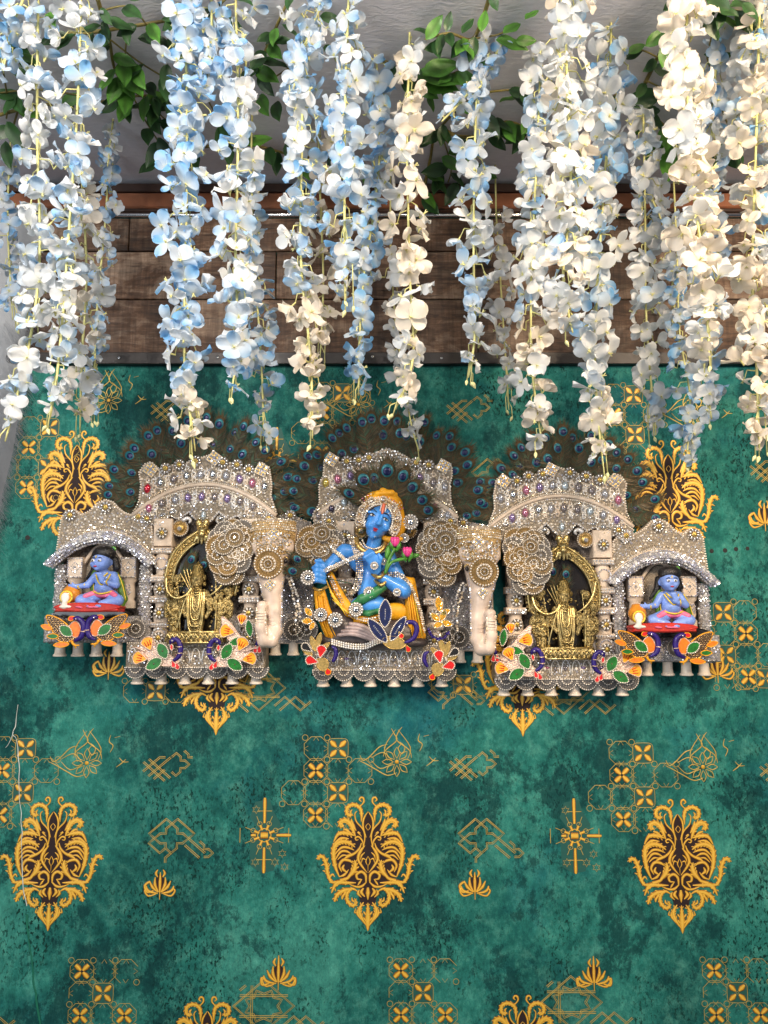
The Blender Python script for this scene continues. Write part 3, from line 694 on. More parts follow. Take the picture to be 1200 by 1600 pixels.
def lattice_print(kind):
    m = MB(); u = 9.0
    plus = [(-1, -2), (0, -3), (1, -2), (1, -1), (2, -1), (3, 0), (2, 1), (1, 1), (1, 2), (0, 3), (-1, 2), (-1, 1), (-2, 1), (-3, 0), (-2, -1), (-1, -1), (-1, -2)]
    sh = lambda L2, dx, dy, q=1.0: [(x*q + dx, y*q + dy) for x, y in L2]
    if kind == 0: L_ = [sh(plus[0:11], 2, -.5, .8), [(-4, -1), (-1, 2), (0, 3)], [(-4, 1), (-1, -2), (0, -2)], [(-3, 2), (1, -2)], [(-3, -1.6), (1, 2.4)], [(-2, 2.6), (0, .6)], [(3.4, -3.4), (4.2, -2.6), (4.2, -2), (5, -2)]]
    elif kind == 1: L_ = [plus, [(-3, 0), (-4, 1), (-2, 3), (-1, 2)], [(-3, 0), (-4, -1), (-1, -4), (0, -3)], [(0, -3), (1, -4), (4, -1), (3, 0)], [(0, 3), (-1, 4), (-1, 5)], sh(plus[1:8], 5, 3, .8), [(3, 0), (6, 3)], [(2.4, 1.4), (5, 4)]]
    else: L_ = [[(3.2*(1 if t % 2 else .72)*math.cos(t*math.pi/8), 3.2*(1 if t % 2 else .72)*math.sin(t*math.pi/8)) for t in range(17)], [(-5, 0), (0, -5), (5, 0), (0, 5), (-5, 0)], [(-4, -3), (-3, -4)], [(3, 4), (5, 2), (8, 5), (10, 3)], [(4, 5), (7, 2), (9, 4)], [(-4, 3.4), (-2, 5.4)], [(-4, -2), (4, -2)], [(-4, 2), (4, 2)], [(-2, -4), (-2, 4)]]
    for l in L_:
        for off in (-1.1, 1.1):
            Q = []
            for i, a in enumerate(l):
                p, n_ = l[max(i-1, 0)], l[min(i+1, len(l)-1)]
                if i == 0 and l[0] == l[-1]: p = l[-2]
                if i == len(l)-1 and l[0] == l[-1]: n_ = l[1]
                t1 = Vector((a[0]-p[0], a[1]-p[1])); t2 = Vector((n_[0]-a[0], n_[1]-a[1]))
                if t1.length < 1e-6: t1 = t2
                if t2.length < 1e-6: t2 = t1
                tt = t1.normalized() + t2.normalized(); tt = tt.normalized() if tt.length > .05 else t1.normalized()
                Q.append((a[0]*u - tt.y*off*1.15, a[1]*u*.86 + tt.x*off*1.15))
            m.stroke(Q, [1.15]*len(Q), .05, HP*.5, 'gold_print_dull', 1)
    return m.mesh('lattice_print')
def star_print():
    m = MB()
    for i in range(len([0])):
        m.sheet([(x, y) for x, y in ((-16, -55), (8, -60), (14, -40), (26, -20), (24, 30), (16, 58), (-4, 62), (-22, 50), (-24, 10), (-10, -10), (-24, -30))], .01, 'print_shade')
    for q in range(4):
        a = q*math.pi/2; c, s_ = math.cos(a), math.sin(a); l = 62 if q % 2 else 44
        if q == 2: l = 22
        m.stroke([(c*20, s_*20), (c*(l-8), s_*(l-8)), (c*l, s_*l)], [5, 6.5, 4], .06, HP, 'gold_print')
        m.stroke([(c*40 - s_*12, s_*40 + c*12), (c*40 + s_*12, s_*40 - c*12)], [1.4, 1.4], .1, HP*.5, 'gold_print_dull', 2)
    for q in range(8):
        a = q*math.pi/4 + .39; c, s_ = math.cos(a), math.sin(a)
        m.stroke([(c*9, s_*9), (c*18, s_*18)], [4.5, 5.5], .08, HP, 'gold_print', 2)
        ring = [(c*20 + 4*math.cos(t*.785), s_*20 + 4*math.sin(t*.785)) for t in range(9)]; m.stroke(ring, [1.1]*9, .05, HP*.4, 'gold_print_dull', 1)
        m.stroke([(c*20, s_*20), (c*34, s_*34)], [1.2, 1.2], .05, HP*.4, 'gold_print_dull', 1)
    ring = [(11*math.cos(t*.39), 11*math.sin(t*.39)) for t in range(17)]; m.stroke(ring, [1.8]*17, .1, HP*.6, 'gold_print', 1)
    m.stroke([(-6, 0), (6, 0)], [12, 12], .1, HP, 'gold_print', 4)
    for cx, cy in ((-14, -42), (-14, 44), (18, 44), (30, 30), (34, 52)):
        st = [(cx + (7 if t % 2 else 3.4)*math.cos(t*.524), cy + (7 if t % 2 else 3.4)*math.sin(t*.524)) for t in range(13)]; m.stroke(st, [1]*13, .05, HP*.4, 'gold_print_dull', 1)
    return m.mesh('star_print')
def palmette(full):
    m = MB(); m.sheet([(-9, -8), (0, -20), (9, -8), (8, 8), (0, 12), (-8, 8)], .03, 'print_brown')
    S = [([(0, 22), (0, 8)], [1.2, 2.5]), ([(0, 10), (0, -6), (0, -22 - 8*full)], [4, 6, 1.5]), ([(2, 10), (8, -2), (8, -14)], [2, 6, 1.5]), ([(3, 10), (12, 2), (17, -8)], [2, 6, 1.5]), ([(4, -14), (7, -20), (4, -26)], [2, 5, 1]),
         ([(3, 12), (14, 10), (20, 6), (22, 0)], [2, 5, 5, 2]), ([(6, 13), (18, 16), (24, 8), (20, 3)], [2, 3.5, 3.5, 1.5])]
    for p, w in S:
        for sg in (1, -1):
            if sg < 0 and all(q[0] == 0 for q in p): continue
            m.stroke([(sg*q[0], q[1]) for q in p], w, .1 + rnd.random()*.1, HP, 'gold_print')
    if full: m.stroke([(-14, 12), (-24, 14), (-25, 4), (-19, 5)], [3, 4, 4, 1.5], .1, HP, 'gold_print'); m.stroke([(14, 12), (24, 14), (25, 4), (19, 5)], [3, 4, 4, 1.5], .1, HP, 'gold_print')
    else: m.stroke([(-10, 8), (-20, 10), (-24, 0), (-17, -6), (-14, 0)], [3, 4.5, 5, 4, 1.5], .1, HP, 'gold_print')
    return m.mesh('palmette')
A = medallion()
B1 = tile_print([(0, -1), (0, 1)], [(-1, 0), (-1, 2)], [(-1, -1), (0, 0), (-1, 1), (0, 2), (-2, 1), (1, 0)], 3)
B2 = tile_print([(0, 0)], [(-1, -1), (-1, 1), (1, 1)], [(0, -1), (0, 1), (1, -1), (-1, 0)], 5)
B3 = tile_print([(0, 0)], [], [(-1, 0), (1, 0)], 7)
C1 = ogee_print(); D0 = lattice_print(0); D1 = lattice_print(1); D2 = lattice_print(2); E1 = star_print(); F0 = palmette(0); F1 = palmette(1)
PRINTS = [('medallion', A, [(80, 1350, 1), (575, 1350, 1), (1062, 1354, 1), (117, 773, .95), (1047, 788, .95), (340, 1046, .98), (815, 1048, .98), (322, 1662, 1), (818, 1660, 1), (-160, 1046, 1), (1310, 1660, 1), (1300, 1050, 1)]),
          ('tile_print', B1, [(528, 1204, 1.03), (38, 1204, 1.03), (1006, 1211, 1.03), (76, 699, .93), (535, 645, .93), (991, 648, .93), (1132, 990, -1.0)]),
          ('tile_print', B2, [(661, 1551, 1.03), (161, 1552, 1.03), (1152, 1551, 1.03)]), ('tile_print', B3, [(243, 1080, .97), (724, 1070, .97), (1196, 1060, .97)]),
          ('ogee_print', C1, [(620, 1182, 1.05), (136, 1184, 1.05), (1098, 1190, 1.05), (170, 618, .95), (560, 625, .9), (1085, 640, .95)]),
          ('lattice_print', D0, [(258, 1198, .95), (737, 1197, .95), (1222, 1205, .95), (730, 640, .88), (268, 640, .88), (1205, 735, .9)]),
          ('lattice_print', D1, [(268, 1310, .98), (752, 1310, .98), (1238, 1315, .98), (770, 745, .9), (330, 725, .9), (700, 1075, .85)]),
          ('lattice_print', D2, [(412, 1572, 1.05), (893, 1566, 1.05), (-70, 1570, 1.05), (405, 1075, .9), (880, 1080, .9)]),
          ('star_print', E1, [(413, 1305, .95), (898, 1306, .95), (432, 720, .85), (880, 715, .85)]),
          ('palmette', F0, [(250, 1384, .98), (742, 1384, .98), (1228, 1388, .98), (170, 1040, 1.0), (1121, 1044, 1.05), (1195, 808, 1.0)]),
          ('palmette', F1, [(435, 1524, 1.05), (928, 1525, 1.05), (-55, 1524, 1.0)])]
for nm, me, L_ in PRINTS:
    for px, py, q in L_:
        s, k = SC(px, py); o = bpy.data.objects.new(nm, me); COL.objects.link(o); o.parent = wall
        o.location = W(px, py, .0003); o.scale = (s*q, s*abs(q), s*abs(q)*k)
m = MB()
for pts, mt, w in (([(14, 1095), (12, 1130), (8, 1142), (14, 1150), (19, 1180), (22, 1215), (25, 1250), (29, 1270), (32, 1300), (33, 1330), (38, 1385), (43, 1405), (46, 1425)], 'crack_white', 1.3), ([(9, 1140), (2, 1160), (-4, 1170)], 'crack_white', 1.2),
                   ([(46, 1428), (50, 1460), (57, 1495), (62, 1535), (68, 1560), (77, 1600), (84, 1640)], 'crack_green', 3.0)):
    q = []
    for a, b in zip(pts, pts[1:]):
        q += [(a[0], a[1]), ((a[0]+b[0])/2 + rnd.uniform(-1.5, 1.5), (a[1]+b[1])/2)]
    m.stroke(q, [w*rnd.uniform(.5, 1.2) for _ in q], .1, .25, mt, 3)
s, k = SC(30, 1350); o = bpy.data.objects.new('crack', m.mesh('crack', lambda v: ((v[0]-30)*s, -v[2]*s, -(v[1]-1350)*s*k))); COL.objects.link(o); o.parent = wall; o.location = W(30, 1350, .0015)

# ================================================================ FLOWER GARLANDS
def petal(m, ang, tilt, length, width, blue, mat, cup, ruf, ph, cen=.25):
    nu, nt_ = 4, 6; vs = []; cs = []; uvs = []; ca, sa = math.cos(ang), math.sin(ang)
    for j in range(nt_+1):
        t = math.sin(math.pi/2*j/nt_); w = width*((.14 + .86*math.sin(math.pi/2*t/.58)) if t < .58 else math.sqrt(max(1 - ((t-.58)/.42)**2, .0004)))
        for i in range(nu+1):
            u = -1 + 2*i/nu
            r = length*t
            x = u*w; z = cup*(t*t)*length*.5 + ruf*math.sin(2.6*u + ph + 3*t)*t*length*.35 - .12*(1-u*u)*w
            rr = r*math.cos(tilt) - z*math.sin(tilt); hh = r*math.sin(tilt) + z*math.cos(tilt)
            vs.append((ca*rr - sa*x, sa*rr + ca*x, hh))
            bl = max(0, min(1, blue*(.25 + .9*t) + .25*blue*math.sin(2*u + ph)))
            cs.append((bl, max(0, cen*(1 - t*3.2)), 0)); uvs.append((u*1.2*(.4 + t), t*.3))
    fs = [(j*(nu+1)+i, j*(nu+1)+i+1, (j+1)*(nu+1)+i+1, (j+1)*(nu+1)+i) for j in range(nt_) for i in range(nu)]
    b = m.add(vs, fs, mat, True, cs)
    for i, q in enumerate(uvs): m.uv[b+i] = q
def make_flower(kind, seed):
    r = random.Random(seed); m = MB()
    mat_ = 'petal_cream' if kind == 'cream' else 'petal_blue'
    base = {'blue': .72, 'mix': .40, 'white': .07, 'cream': .2}[kind]
    openness = r.choice([.1, .3, .6, .95, -.2, -.5])
    n = r.choice([4, 4, 4, 5])
    for i in range(n):
        a = 2*math.pi*i/n + r.uniform(-.22, .22)
        b = max(0, min(1, base + r.uniform(-.4, .4)*(1 if kind in ('blue', 'mix') else .25)))
        petal(m, a, openness + r.uniform(-.35, .4), r.uniform(.86, 1.2), r.uniform(.38, .54), b, mat_, r.uniform(-.75, .45), r.uniform(.15, .75), r.uniform(0, 6))
    m.tube([(0, 0, -.35), (0, 0, .0), (.03, .02, .22)], [.05, .07, .04], 'stem', 5)
    for q in range(3):
        a = r.uniform(0, 6.28); m.tube([(0, 0, .02), (.12*math.cos(a), .12*math.sin(a), .26)], [.025, .03], 'bud', 4)
    return m.mesh('flower')
FLW = {k: [make_flower(k, i*13 + len(k)) for i in range(12)] for k in ('blue', 'mix', 'white', 'cream')}
bm_ = MB(); bm_.lathe(0, 0, [(0, .12), (.25, .34), (.55, .36), (.85, .2), (1.1, .02)], 'bud', 0, 7); BUD = bm_.mesh('bud')
GR = 'artificial flower garlands hanging from the ceiling'
def DC(py):
    u, y, z = ray(600, py); return D - ZC*y/z        # how far from the wall the line of sight meets the ceiling
def garland(label, pts, d, width, kinds, dens=1.0, size=24, tip=True, low=None):
    """pts: photo pixels of the stem from top to tip at depth d (metres from the wall)."""
    y0_ = max(pts[0][1], 0); d = max(d, DC(y0_) + .006) if y0_ < 120 else d
    if DC(pts[0][1]) > d:
        yy = pts[0][1]
        while DC(yy) > d - .004: yy += 2
        x_ = pts[0][0] + (pts[1][0]-pts[0][0])*(yy-pts[0][1])/(pts[1][1]-pts[0][1]); pts = [(x_, yy)] + [p for p in pts[1:] if p[1] > yy + 25]
    top = pts[0]; t = T('flower_garland', label, 'garland', top[0], top[1], d, GR)
    r = random.Random(int(top[0]*7 + top[1]))
    s0 = t.s; P3 = [W(x, y, d) - t.o.location for x, y in pts]
    path = catmull([tuple(p) for p in P3], 8); L_ = sum((b-a).length for a, b in zip(path, path[1:]))
    stem = MB(); sv = lambda v: (v.x, -v.z, -v.y)      # metres, converted so the default map gives v back
    def tubem(ps, rr, m): stem.tube([(p.x, -p.z, -p.y) for p in ps], rr, m, 5)
    # runner up to the ceiling
    up = ZC - t.o.location.z
    if up > .004: tubem([Vector((0.0, 0, up - .001)), path[0]], [.0017, .0017], 'stem')
    tubem(path, [.0017]*(len(path)-4) + [.0015, .0013, .0011, .0009], 'stem')
    step = 11.8*s0/dens; pos = resample(path, step); n = len(pos)
    fl = size*s0*.95; ga = r.uniform(0, 6.28)
    for i, p in enumerate(pos):
        if i < 1: continue
        f = i/(n-1) if n > 1 else 0
        if tip and f > .985: continue
        env = (1.0 if f < .72 else 1.0 - .55*(f-.72)/.28)
        ga += 2.4 + r.uniform(-.5, .5)
        rad = width*s0*.74*env*r.uniform(.25, 1.0)
        out = Vector((math.cos(ga), math.sin(ga)*.8, 0))
        c = p + out*rad + Vector((0, 0, r.uniform(-.008, .005)))
        axis = (out*r.uniform(.3, 1.0) + Vector((0, r.uniform(-.6, .0), r.uniform(-1.3, .9))) + Vector((r.uniform(-.4, .4), r.uniform(-.4, .4), r.uniform(-.3, .3)))).normalized()
        kk = kinds if not low or f < low[0] else low[1]
        me = r.choice(FLW[r.choice(kk)])
        o = bpy.data.objects.new('flower', me); COL.objects.link(o); o.parent = t.o; o.location = c
        o.rotation_mode = 'QUATERNION'; q = axis.to_track_quat('-Y', 'Z'); o.rotation_quaternion = q @ Euler((0, r.uniform(0, 6.28), 0)).to_quaternion()
        sz = fl*r.uniform(.72, 1.06)*(1 if f < .8 else 1 - .25*(f-.8)/.2); o.scale = (sz*r.uniform(.9, 1.1), sz*r.uniform(.8, 1.15), sz)
        b0 = p + Vector((0, 0, .012)); a0 = c - axis*sz*.3
        mid = b0.lerp(a0, .55) + Vector((0, 0, .006)) + out*.003
        tubem([b0, mid, a0], [.0009, .0008, .0007], 'stem')
    if tip:
        e = path[-1]
        for k in range(r.choice([1, 2, 2, 3])):
            dv = Vector((r.uniform(-.011, .011), r.uniform(-.008, .008), -r.uniform(.004, .016))); a = path[-3 - k*2]
            tubem([a, a.lerp(e + dv, .5) + Vector((dv.x*.4, 0, .004)), e + dv], [.0008, .0008, .0008], 'stem')
            o = bpy.data.objects.new('bud', BUD); COL.objects.link(o); o.parent = t.o; o.location = e + dv + Vector((0, 0, .002)); sz = r.uniform(.007, .0095); o.scale = (sz*.8, sz*.8, sz)
            o.rotation_euler = (r.uniform(-.5, .5), r.uniform(-.6, .6), 0)
    o = bpy.data.objects.new('stem', stem.mesh('stem')); COL.objects.link(o); o.parent = t.o
    return t
G = [
 ('white garland with blue tips drooping beside the white fur drape', [(60, -40), (58, 200), (62, 400), (45, 540), (8, 690)], .40, 42, ['white', 'mix', 'mix'], .8, 25),
 ('full blue and white garland with a bare lower stem, next to the fur drape', [(128, -60), (122, 150), (105, 400), (92, 560), (78, 655)], .46, 44, ['mix', 'mix', 'blue', 'white'], 1.0, 25),
 ('creamy garland tucked behind the blue and white one by the fur drape', [(125, 240), (135, 420), (128, 560), (125, 672)], .30, 34, ['cream', 'white'], .85, 24),
 ('thin dusty blue garland hanging close to the knotted plank', [(172, 190), (165, 340), (152, 480), (145, 650)], .12, 24, ['blue', 'mix'], 1.0, 18),
 ('small pale blue garland hanging in front of the fur drape top', [(16, 230), (12, 350), (20, 500)], .14, 30, ['blue', 'mix'], .9, 19),
 ('dense sky blue garland ending in white flowers over the shrine crest', [(288, -20), (292, 200), (290, 400), (288, 560), (305, 705)], .33, 50, ['blue', 'blue', 'mix'], 1.45, 25, True, (.86, ['white', 'cream'])),
 ('warm white garland with blue petals and a short tip', [(368, -10), (372, 200), (368, 400), (372, 530), (362, 610)], .43, 40, ['white', 'mix', 'mix', 'blue'], 1.1, 26),
 ('slim light blue garland reaching down to the peacock feathers', [(392, 260), (398, 420), (408, 560), (412, 690)], .22, 27, ['mix', 'blue'], 1.0, 21),
 ('blue garland that turns cream in its lower half', [(472, 20), (472, 200), (470, 400), (485, 560), (488, 685)], .34, 38, ['mix', 'blue', 'white'], 1.1, 24, True, (.68, ['cream'])),
 ('cream garland hidden behind the blue one that turns cream', [(495, 130), (500, 300), (505, 440), (500, 560)], .20, 32, ['cream'], .8, 22),
 ('pale blue and white garland with a short stem end over the planks', [(545, -10), (540, 120), (538, 300), (540, 470)], .41, 38, ['mix', 'mix', 'blue'], 1.1, 25),
 ('sky blue garland hanging behind the pale one down to the wallpaper', [(588, 90), (592, 260), (570, 420), (562, 520), (560, 618)], .24, 30, ['blue', 'blue', 'mix'], 1.1, 22),
 ('all cream garland with a widely spaced bare stem above the blue figurine', [(640, 55), (636, 220), (640, 420), (645, 560), (618, 640)], .38, 34, ['cream', 'white'], .78, 27),
 ('greyish garland close to the wall behind the all cream one', [(610, 380), (618, 500), (640, 650), (655, 705)], .06, 26, ['white'], .75, 19),
 ('airy pale blue garland ending in two green buds', [(750, 60), (742, 220), (740, 400), (742, 520), (732, 590)], .34, 31, ['mix', 'mix', 'white'], .86, 26),
 ('dim white garland against the planks beside the airy pale blue one', [(775, 330), (782, 440), (790, 560), (795, 640)], .07, 26, ['white'], .8, 19),
 ('broad white and blue garland with warm lit petals and bright stem', [(885, -70), (885, 100), (892, 300), (880, 430), (895, 520)], .50, 52, ['white', 'mix', 'white', 'cream'], 1.5, 27),
 ('pale garland that ends in cream blossoms above the lower arch', [(845, 90), (838, 260), (830, 440), (832, 580), (848, 700)], .32, 36, ['mix', 'white'], 1.05, 25, True, (.70, ['cream', 'white'])),
 ('long blue and white garland whose cream tip touches the shrine crest', [(955, 40), (950, 200), (935, 420), (930, 580), (942, 728)], .35, 40, ['mix', 'blue', 'white'], 1.25, 25, True, (.84, ['cream', 'white'])),
 ('whitish garland in the thick cluster with a bent lower stem', [(1005, 170), (1008, 330), (1010, 500), (1025, 680)], .27, 36, ['white', 'mix', 'white'], 1.0, 24),
 ('dim garland pressed against the wall in the thick cluster', [(985, 240), (1045, 380), (1050, 520)], .07, 34, ['white', 'mix'], .9, 20),
 ('large flowered cream garland with peach light on its petals', [(1080, -60), (1072, 100), (1085, 300), (1102, 440), (1108, 560)], .50, 42, ['cream', 'cream', 'white'], 1.15, 29),
 ('blue edged garland hanging behind the large cream one', [(1122, 60), (1110, 250), (1105, 450), (1100, 560), (1112, 655)], .38, 36, ['mix', 'blue', 'white'], 1.05, 25),
 ('dusty blue garland low on the wall over the gold medallion', [(1058, 390), (1062, 520), (1078, 620), (1072, 728)], .10, 26, ['blue', 'mix'], 1.0, 19),
 ('cream garland with green buds beside the bare teal wallpaper', [(1188, -20), (1182, 200), (1176, 420), (1182, 560), (1186, 700)], .40, 38, ['cream', 'white', 'cream'], 1.0, 27),
 ('frayed light blue garland behind the cream one with green buds', [(1196, 10), (1200, 150), (1206, 300), (1205, 430)], .30, 32, ['mix', 'blue'], 1.0, 23),
 ('short blue garland bunched on the ceiling vine', [(505, 0), (480, 60), (455, 150)], .36, 34, ['blue', 'mix'], 1.2, 23, False),
 ('short pale blue garland looped over the ceiling vine beside the leaf spray', [(790, 60), (745, 130), (690, 190)], .26, 24, ['blue', 'mix'], 1.0, 20, False),
 ('short blue garland bunched against the ceiling among dark leaves', [(40, -10), (20, 40), (5, 110)], .34, 34, ['blue', 'mix'], 1.1, 22, False),
 ('short blue garland bunched where the vine crosses the ceiling', [(330, -30), (330, 60), (318, 150)], .28, 34, ['blue', 'blue', 'mix'], 1.2, 22, False),
 ('short bluish garland spread over the ceiling behind the large cream one', [(1150, 20), (1170, 110), (1150, 230)], .28, 34, ['mix', 'white'], 1.1, 22, False),
 ('short dusty garland hanging off the vine above the wall trim', [(165, 120), (178, 200), (168, 260)], .2, 18, ['blue', 'mix'], .9, 18, False),
]
for g in G: garland(*g)

# ================================================================ LEAFY VINES ON THE CEILING
def leaf_mesh(m_, seed):
    r = random.Random(seed); m = MB(); n = 8; vs = []; cs = []
    for j in range(n+1):
        t = j/n; w = .235*(math.sin(math.pi*t**.82)**.85 if 0 < t < 1 else 0) + .004
        droop = -.10*t*t; curl = .05*math.sin(t*5 + seed)
        for i, u in enumerate((-1, -.5, 0, .5, 1)):
            vs.append((u*w, t, droop + .10*abs(u)*w*2 + curl*u*.4 + (.03*math.sin(9*t)*abs(u)))); cs.append(.9 if u == 0 else .05)
    fs = [(j*5+i, j*5+i+1, (j+1)*5+i+1, (j+1)*5+i) for j in range(n) for i in range(4)]
    m.add(vs, fs, m_, True, cs); return m.mesh('leaf')
LEAF = {'d': [leaf_mesh('leaf_dark', i) for i in range(4)], 'b': [leaf_mesh('leaf_bright', i) for i in range(4)]}
def vine(label, stem, leaves, kind='d', twigs=()):
    """stem: [(px,py,d)], leaves: [(px,py,d, angle on picture (deg, 0 = right, 90 = down), length px)]"""
    CL = lambda y, d, e=.010: max(d, DC(y) + e)
    stem = [(x, y, CL(y, d)) for x, y, d in stem]; twigs = [[(x, y, CL(y, d, .014)) for x, y, d in tw] for tw in twigs]
    leaves = [(l[0], l[1], max(CL(l[1], l[2], .02), CL(l[1] + l[4]*math.sin(R(l[3])), l[2], .012))) + tuple(l[3:]) for l in leaves]
    re_ = random.Random(int(stem[0][0]*5 + stem[1][1])); SP = catmull([(x, y, d) for x, y, d in stem], 5)
    for q in re_.sample(SP, min(8, len(SP))):
        a_ = re_.uniform(20, 160) if re_.random() < .8 else re_.uniform(-60, 240); l_ = re_.uniform(32, 48)
        leaves = list(leaves) + [(q.x, q.y, max(CL(q.y, q.z, .02), CL(q.y + l_*math.sin(R(a_)), q.z, .012)), a_, l_, re_.choice('ddb'))]
    x0, y0, d0 = stem[0]; t = T('leafy_vine', label, 'vine', x0, y0, d0, 'artificial leafy vines fixed across the ceiling')
    mb_ = MB()
    for st in [stem] + list(twigs):
        ps = [W(x, y, d) - t.o.location for x, y, d in st]
        ps = catmull([tuple(p) for p in ps], 6); mb_.tube([(p.x, -p.z, -p.y) for p in ps], [.0032 - .0018*i/len(ps) for i in range(len(ps))] if st is stem else .0013, 'vine_stem', 6)
    o = bpy.data.objects.new('stem', mb_.mesh('stem')); COL.objects.link(o); o.parent = t.o
    r = random.Random(int(x0*3 + y0))
    for lf in leaves:
        x, y, d, a, l = lf[:5]; kk = lf[5] if len(lf) > 5 else kind
        o = bpy.data.objects.new('leaf', r.choice(LEAF[kk])); COL.objects.link(o); o.parent = t.o
        p = W(x, y, d); s, k = SC(x, y, d); o.location = p - t.o.location
        # leaf grows along its local -Z; turn in the picture plane, then tip toward/away from the room
        o.rotation_mode = 'QUATERNION'
        q = Euler((0, R(a - 90), 0)).to_quaternion() @ Euler((r.uniform(-.45, .2), 0, 0)).to_quaternion() @ Euler((0, 0, r.uniform(-.6, .6))).to_quaternion()
        o.rotation_quaternion = q; o.scale = (l*s,)*3
VD = lambda d: d
vine('leafy vine with a bright green six leaf spray over the wall trim', [(-20, 185, .13), (60, 165, .15), (150, 160, .16), (215, 150, .16), (275, 150, .15)],
     [(192, 98, .2, 78, 52, 'b'), (205, 100, .2, 62, 50, 'b'), (190, 120, .22, 112, 50, 'b'), (200, 118, .22, 58, 62, 'b'), (196, 128, .22, 86, 58, 'b'), (182, 108, .2, 130, 44, 'b'),
      (186, 150, .15, 66, 44), (222, 165, .13, 40, 40), (230, 200, .12, 78, 42), (246, 215, .12, 60, 44), (250, 222, .12, 118, 46), (262, 170, .12, 30, 40), (238, 170, .13, -10, 44), (250, 190, .12, 30, 42), (262, 205, .12, 60, 36)],
     'd', [[(200, 40, .22), (196, 80, .2), (194, 120, .2)], [(210, 155, .15), (225, 185, .13), (250, 225, .12)], [(240, 170, .13), (262, 190, .12)]])
vine('long olive vine crossing the ceiling with dark glossy leaves', [(100, 55, .3), (160, 48, .3), (250, 34, .3), (320, 22, .31), (360, -8, .33)],
     [(200, -2, .33, -8, 46), (192, 12, .3, 40, 48), (232, 45, .26, 70, 40), (215, 60, .24, 5, 48), (240, 70, .24, 30, 50), (195, 38, .26, 80, 34)], 'd', [[(150, 20, .32), (200, 10, .31), (230, 40, .27)]])
vine('dark leaved vine curling out above the white fur drape', [(-15, 60, .28), (20, 75, .27), (40, 120, .24), (20, 200, .16)],
     [(12, 70, .28, 20, 40), (10, 82, .27, 150, 40), (14, 108, .25, 15, 38), (20, 150, .2, 60, 42), (25, 150, .2, 110, 40), (10, 190, .17, 60, 52), (8, 220, .15, 80, 46), (75, 20, .3, 60, 34, 'b'), (30, 60, .28, -30, 34)], 'd',
     [[(0, 145, .2), (60, 140, .2), (130, 150, .18)], [(5, 110, .24), (12, 160, .18), (10, 185, .16)]])
vine('vine rising steeply with dark leaves between blue garlands', [(402, 118, .22), (415, 80, .26), (435, 35, .3), (455, -10, .34)],
     [(440, 38, .3, 40, 34), (500, 25, .32, 10, 34), (405, 95, .24, 22, 52), (400, 108, .23, 40, 50, 'b'), (415, 70, .26, -20, 30), (405, 150, .2, 70, 50, 'b'), (450, 70, .28, 60, 28), (508, 70, .27, 60, 30), (500, 180, .18, 50, 40), (400, 215, .12, 160, 34)], 'd',
     [[(415, 70, .26), (445, 66, .27)], [(430, 120, .22), (520, 70, .27), (570, 95, .25)]])
vine('slim twig carrying a row of oval dark leaves on the bare ceiling', [(770, -20, .36), (750, 40, .3), (735, 62, .27), (700, 52, .28), (660, 64, .27)],
     [(686, 55, .28, 182, 42), (697, 50, .28, -75, 30), (722, 52, .28, -55, 32), (720, 65, .27, 115, 36), (738, 62, .27, 62, 44, 'b'), (752, 50, .28, -80, 36, 'b'), (786, 52, .3, -38, 38, 'b'), (775, 62, .28, 10, 54, 'b'), (690, 72, .27, 150, 34), (680, 62, .27, 80, 36)], 'd',
     [[(740, 60, .27), (775, 55, .29), (790, 48, .3)], [(735, 62, .27), (715, 72, .26)]])
vine('vine with broad mid green leaves bunched beside the cream garland', [(600, 95, .25), (640, 118, .23), (690, 120, .22), (720, 110, .22)],
     [(648, 118, .24, 12, 84, 'b'), (652, 125, .24, 22, 70, 'b'), (660, 112, .24, -10, 60, 'b'), (650, 130, .22, 40, 44), (668, 148, .2, 70, 30)], 'b')
vine('brown twig with hanging green leaves just above the chrome rail', [(660, 308, .03), (672, 250, .08), (684, 205, .12), (745, 150, .19), (820, 140, .2)],
     [(690, 245, .09, 30, 38, 'b'), (700, 262, .08, 160, 46), (705, 270, .07, 60, 38), (700, 240, .1, -20, 36, 'b'), (720, 265, .07, 20, 60, 'b'), (690, 272, .06, 110, 42), (760, 178, .15, 60, 42), (770, 185, .14, 40, 40), (715, 285, .05, 120, 40), (680, 280, .06, 60, 36)], 'd',
     [[(690, 210, .12), (705, 260, .08), (700, 285, .06)], [(668, 210, .12), (790, 214, .12)], [(683, 205, .12), (725, 250, .1)]])
vine('vine stem slanting across the ceiling with bright leaves in the thick cluster', [(1008, 130, .2), (1030, 85, .24), (1052, 40, .29), (1075, -15, .34)],
     [(1008, 72, .26, -28, 42, 'b'), (980, 82, .25, -20, 30, 'b'), (976, 92, .24, -15, 28), (1030, 150, .18, 165, 60), (1045, 130, .2, -30, 44), (1050, 225, .12, 100, 64, 'b'), (1035, 215, .12, 120, 50, 'b'), (1060, 235, .1, 60, 50), (820, 30, .3, -40, 30, 'b'), (805, 64, .27, 0, 34, 'b'), (815, 210, .12, -60, 50, 'b'), (822, 215, .12, 80, 40)], 'd',
     [[(1028, 90, .24), (1000, 78, .25), (978, 88, .24)], [(1010, 126, .2), (1060, 148, .18), (1120, 160, .17)]])
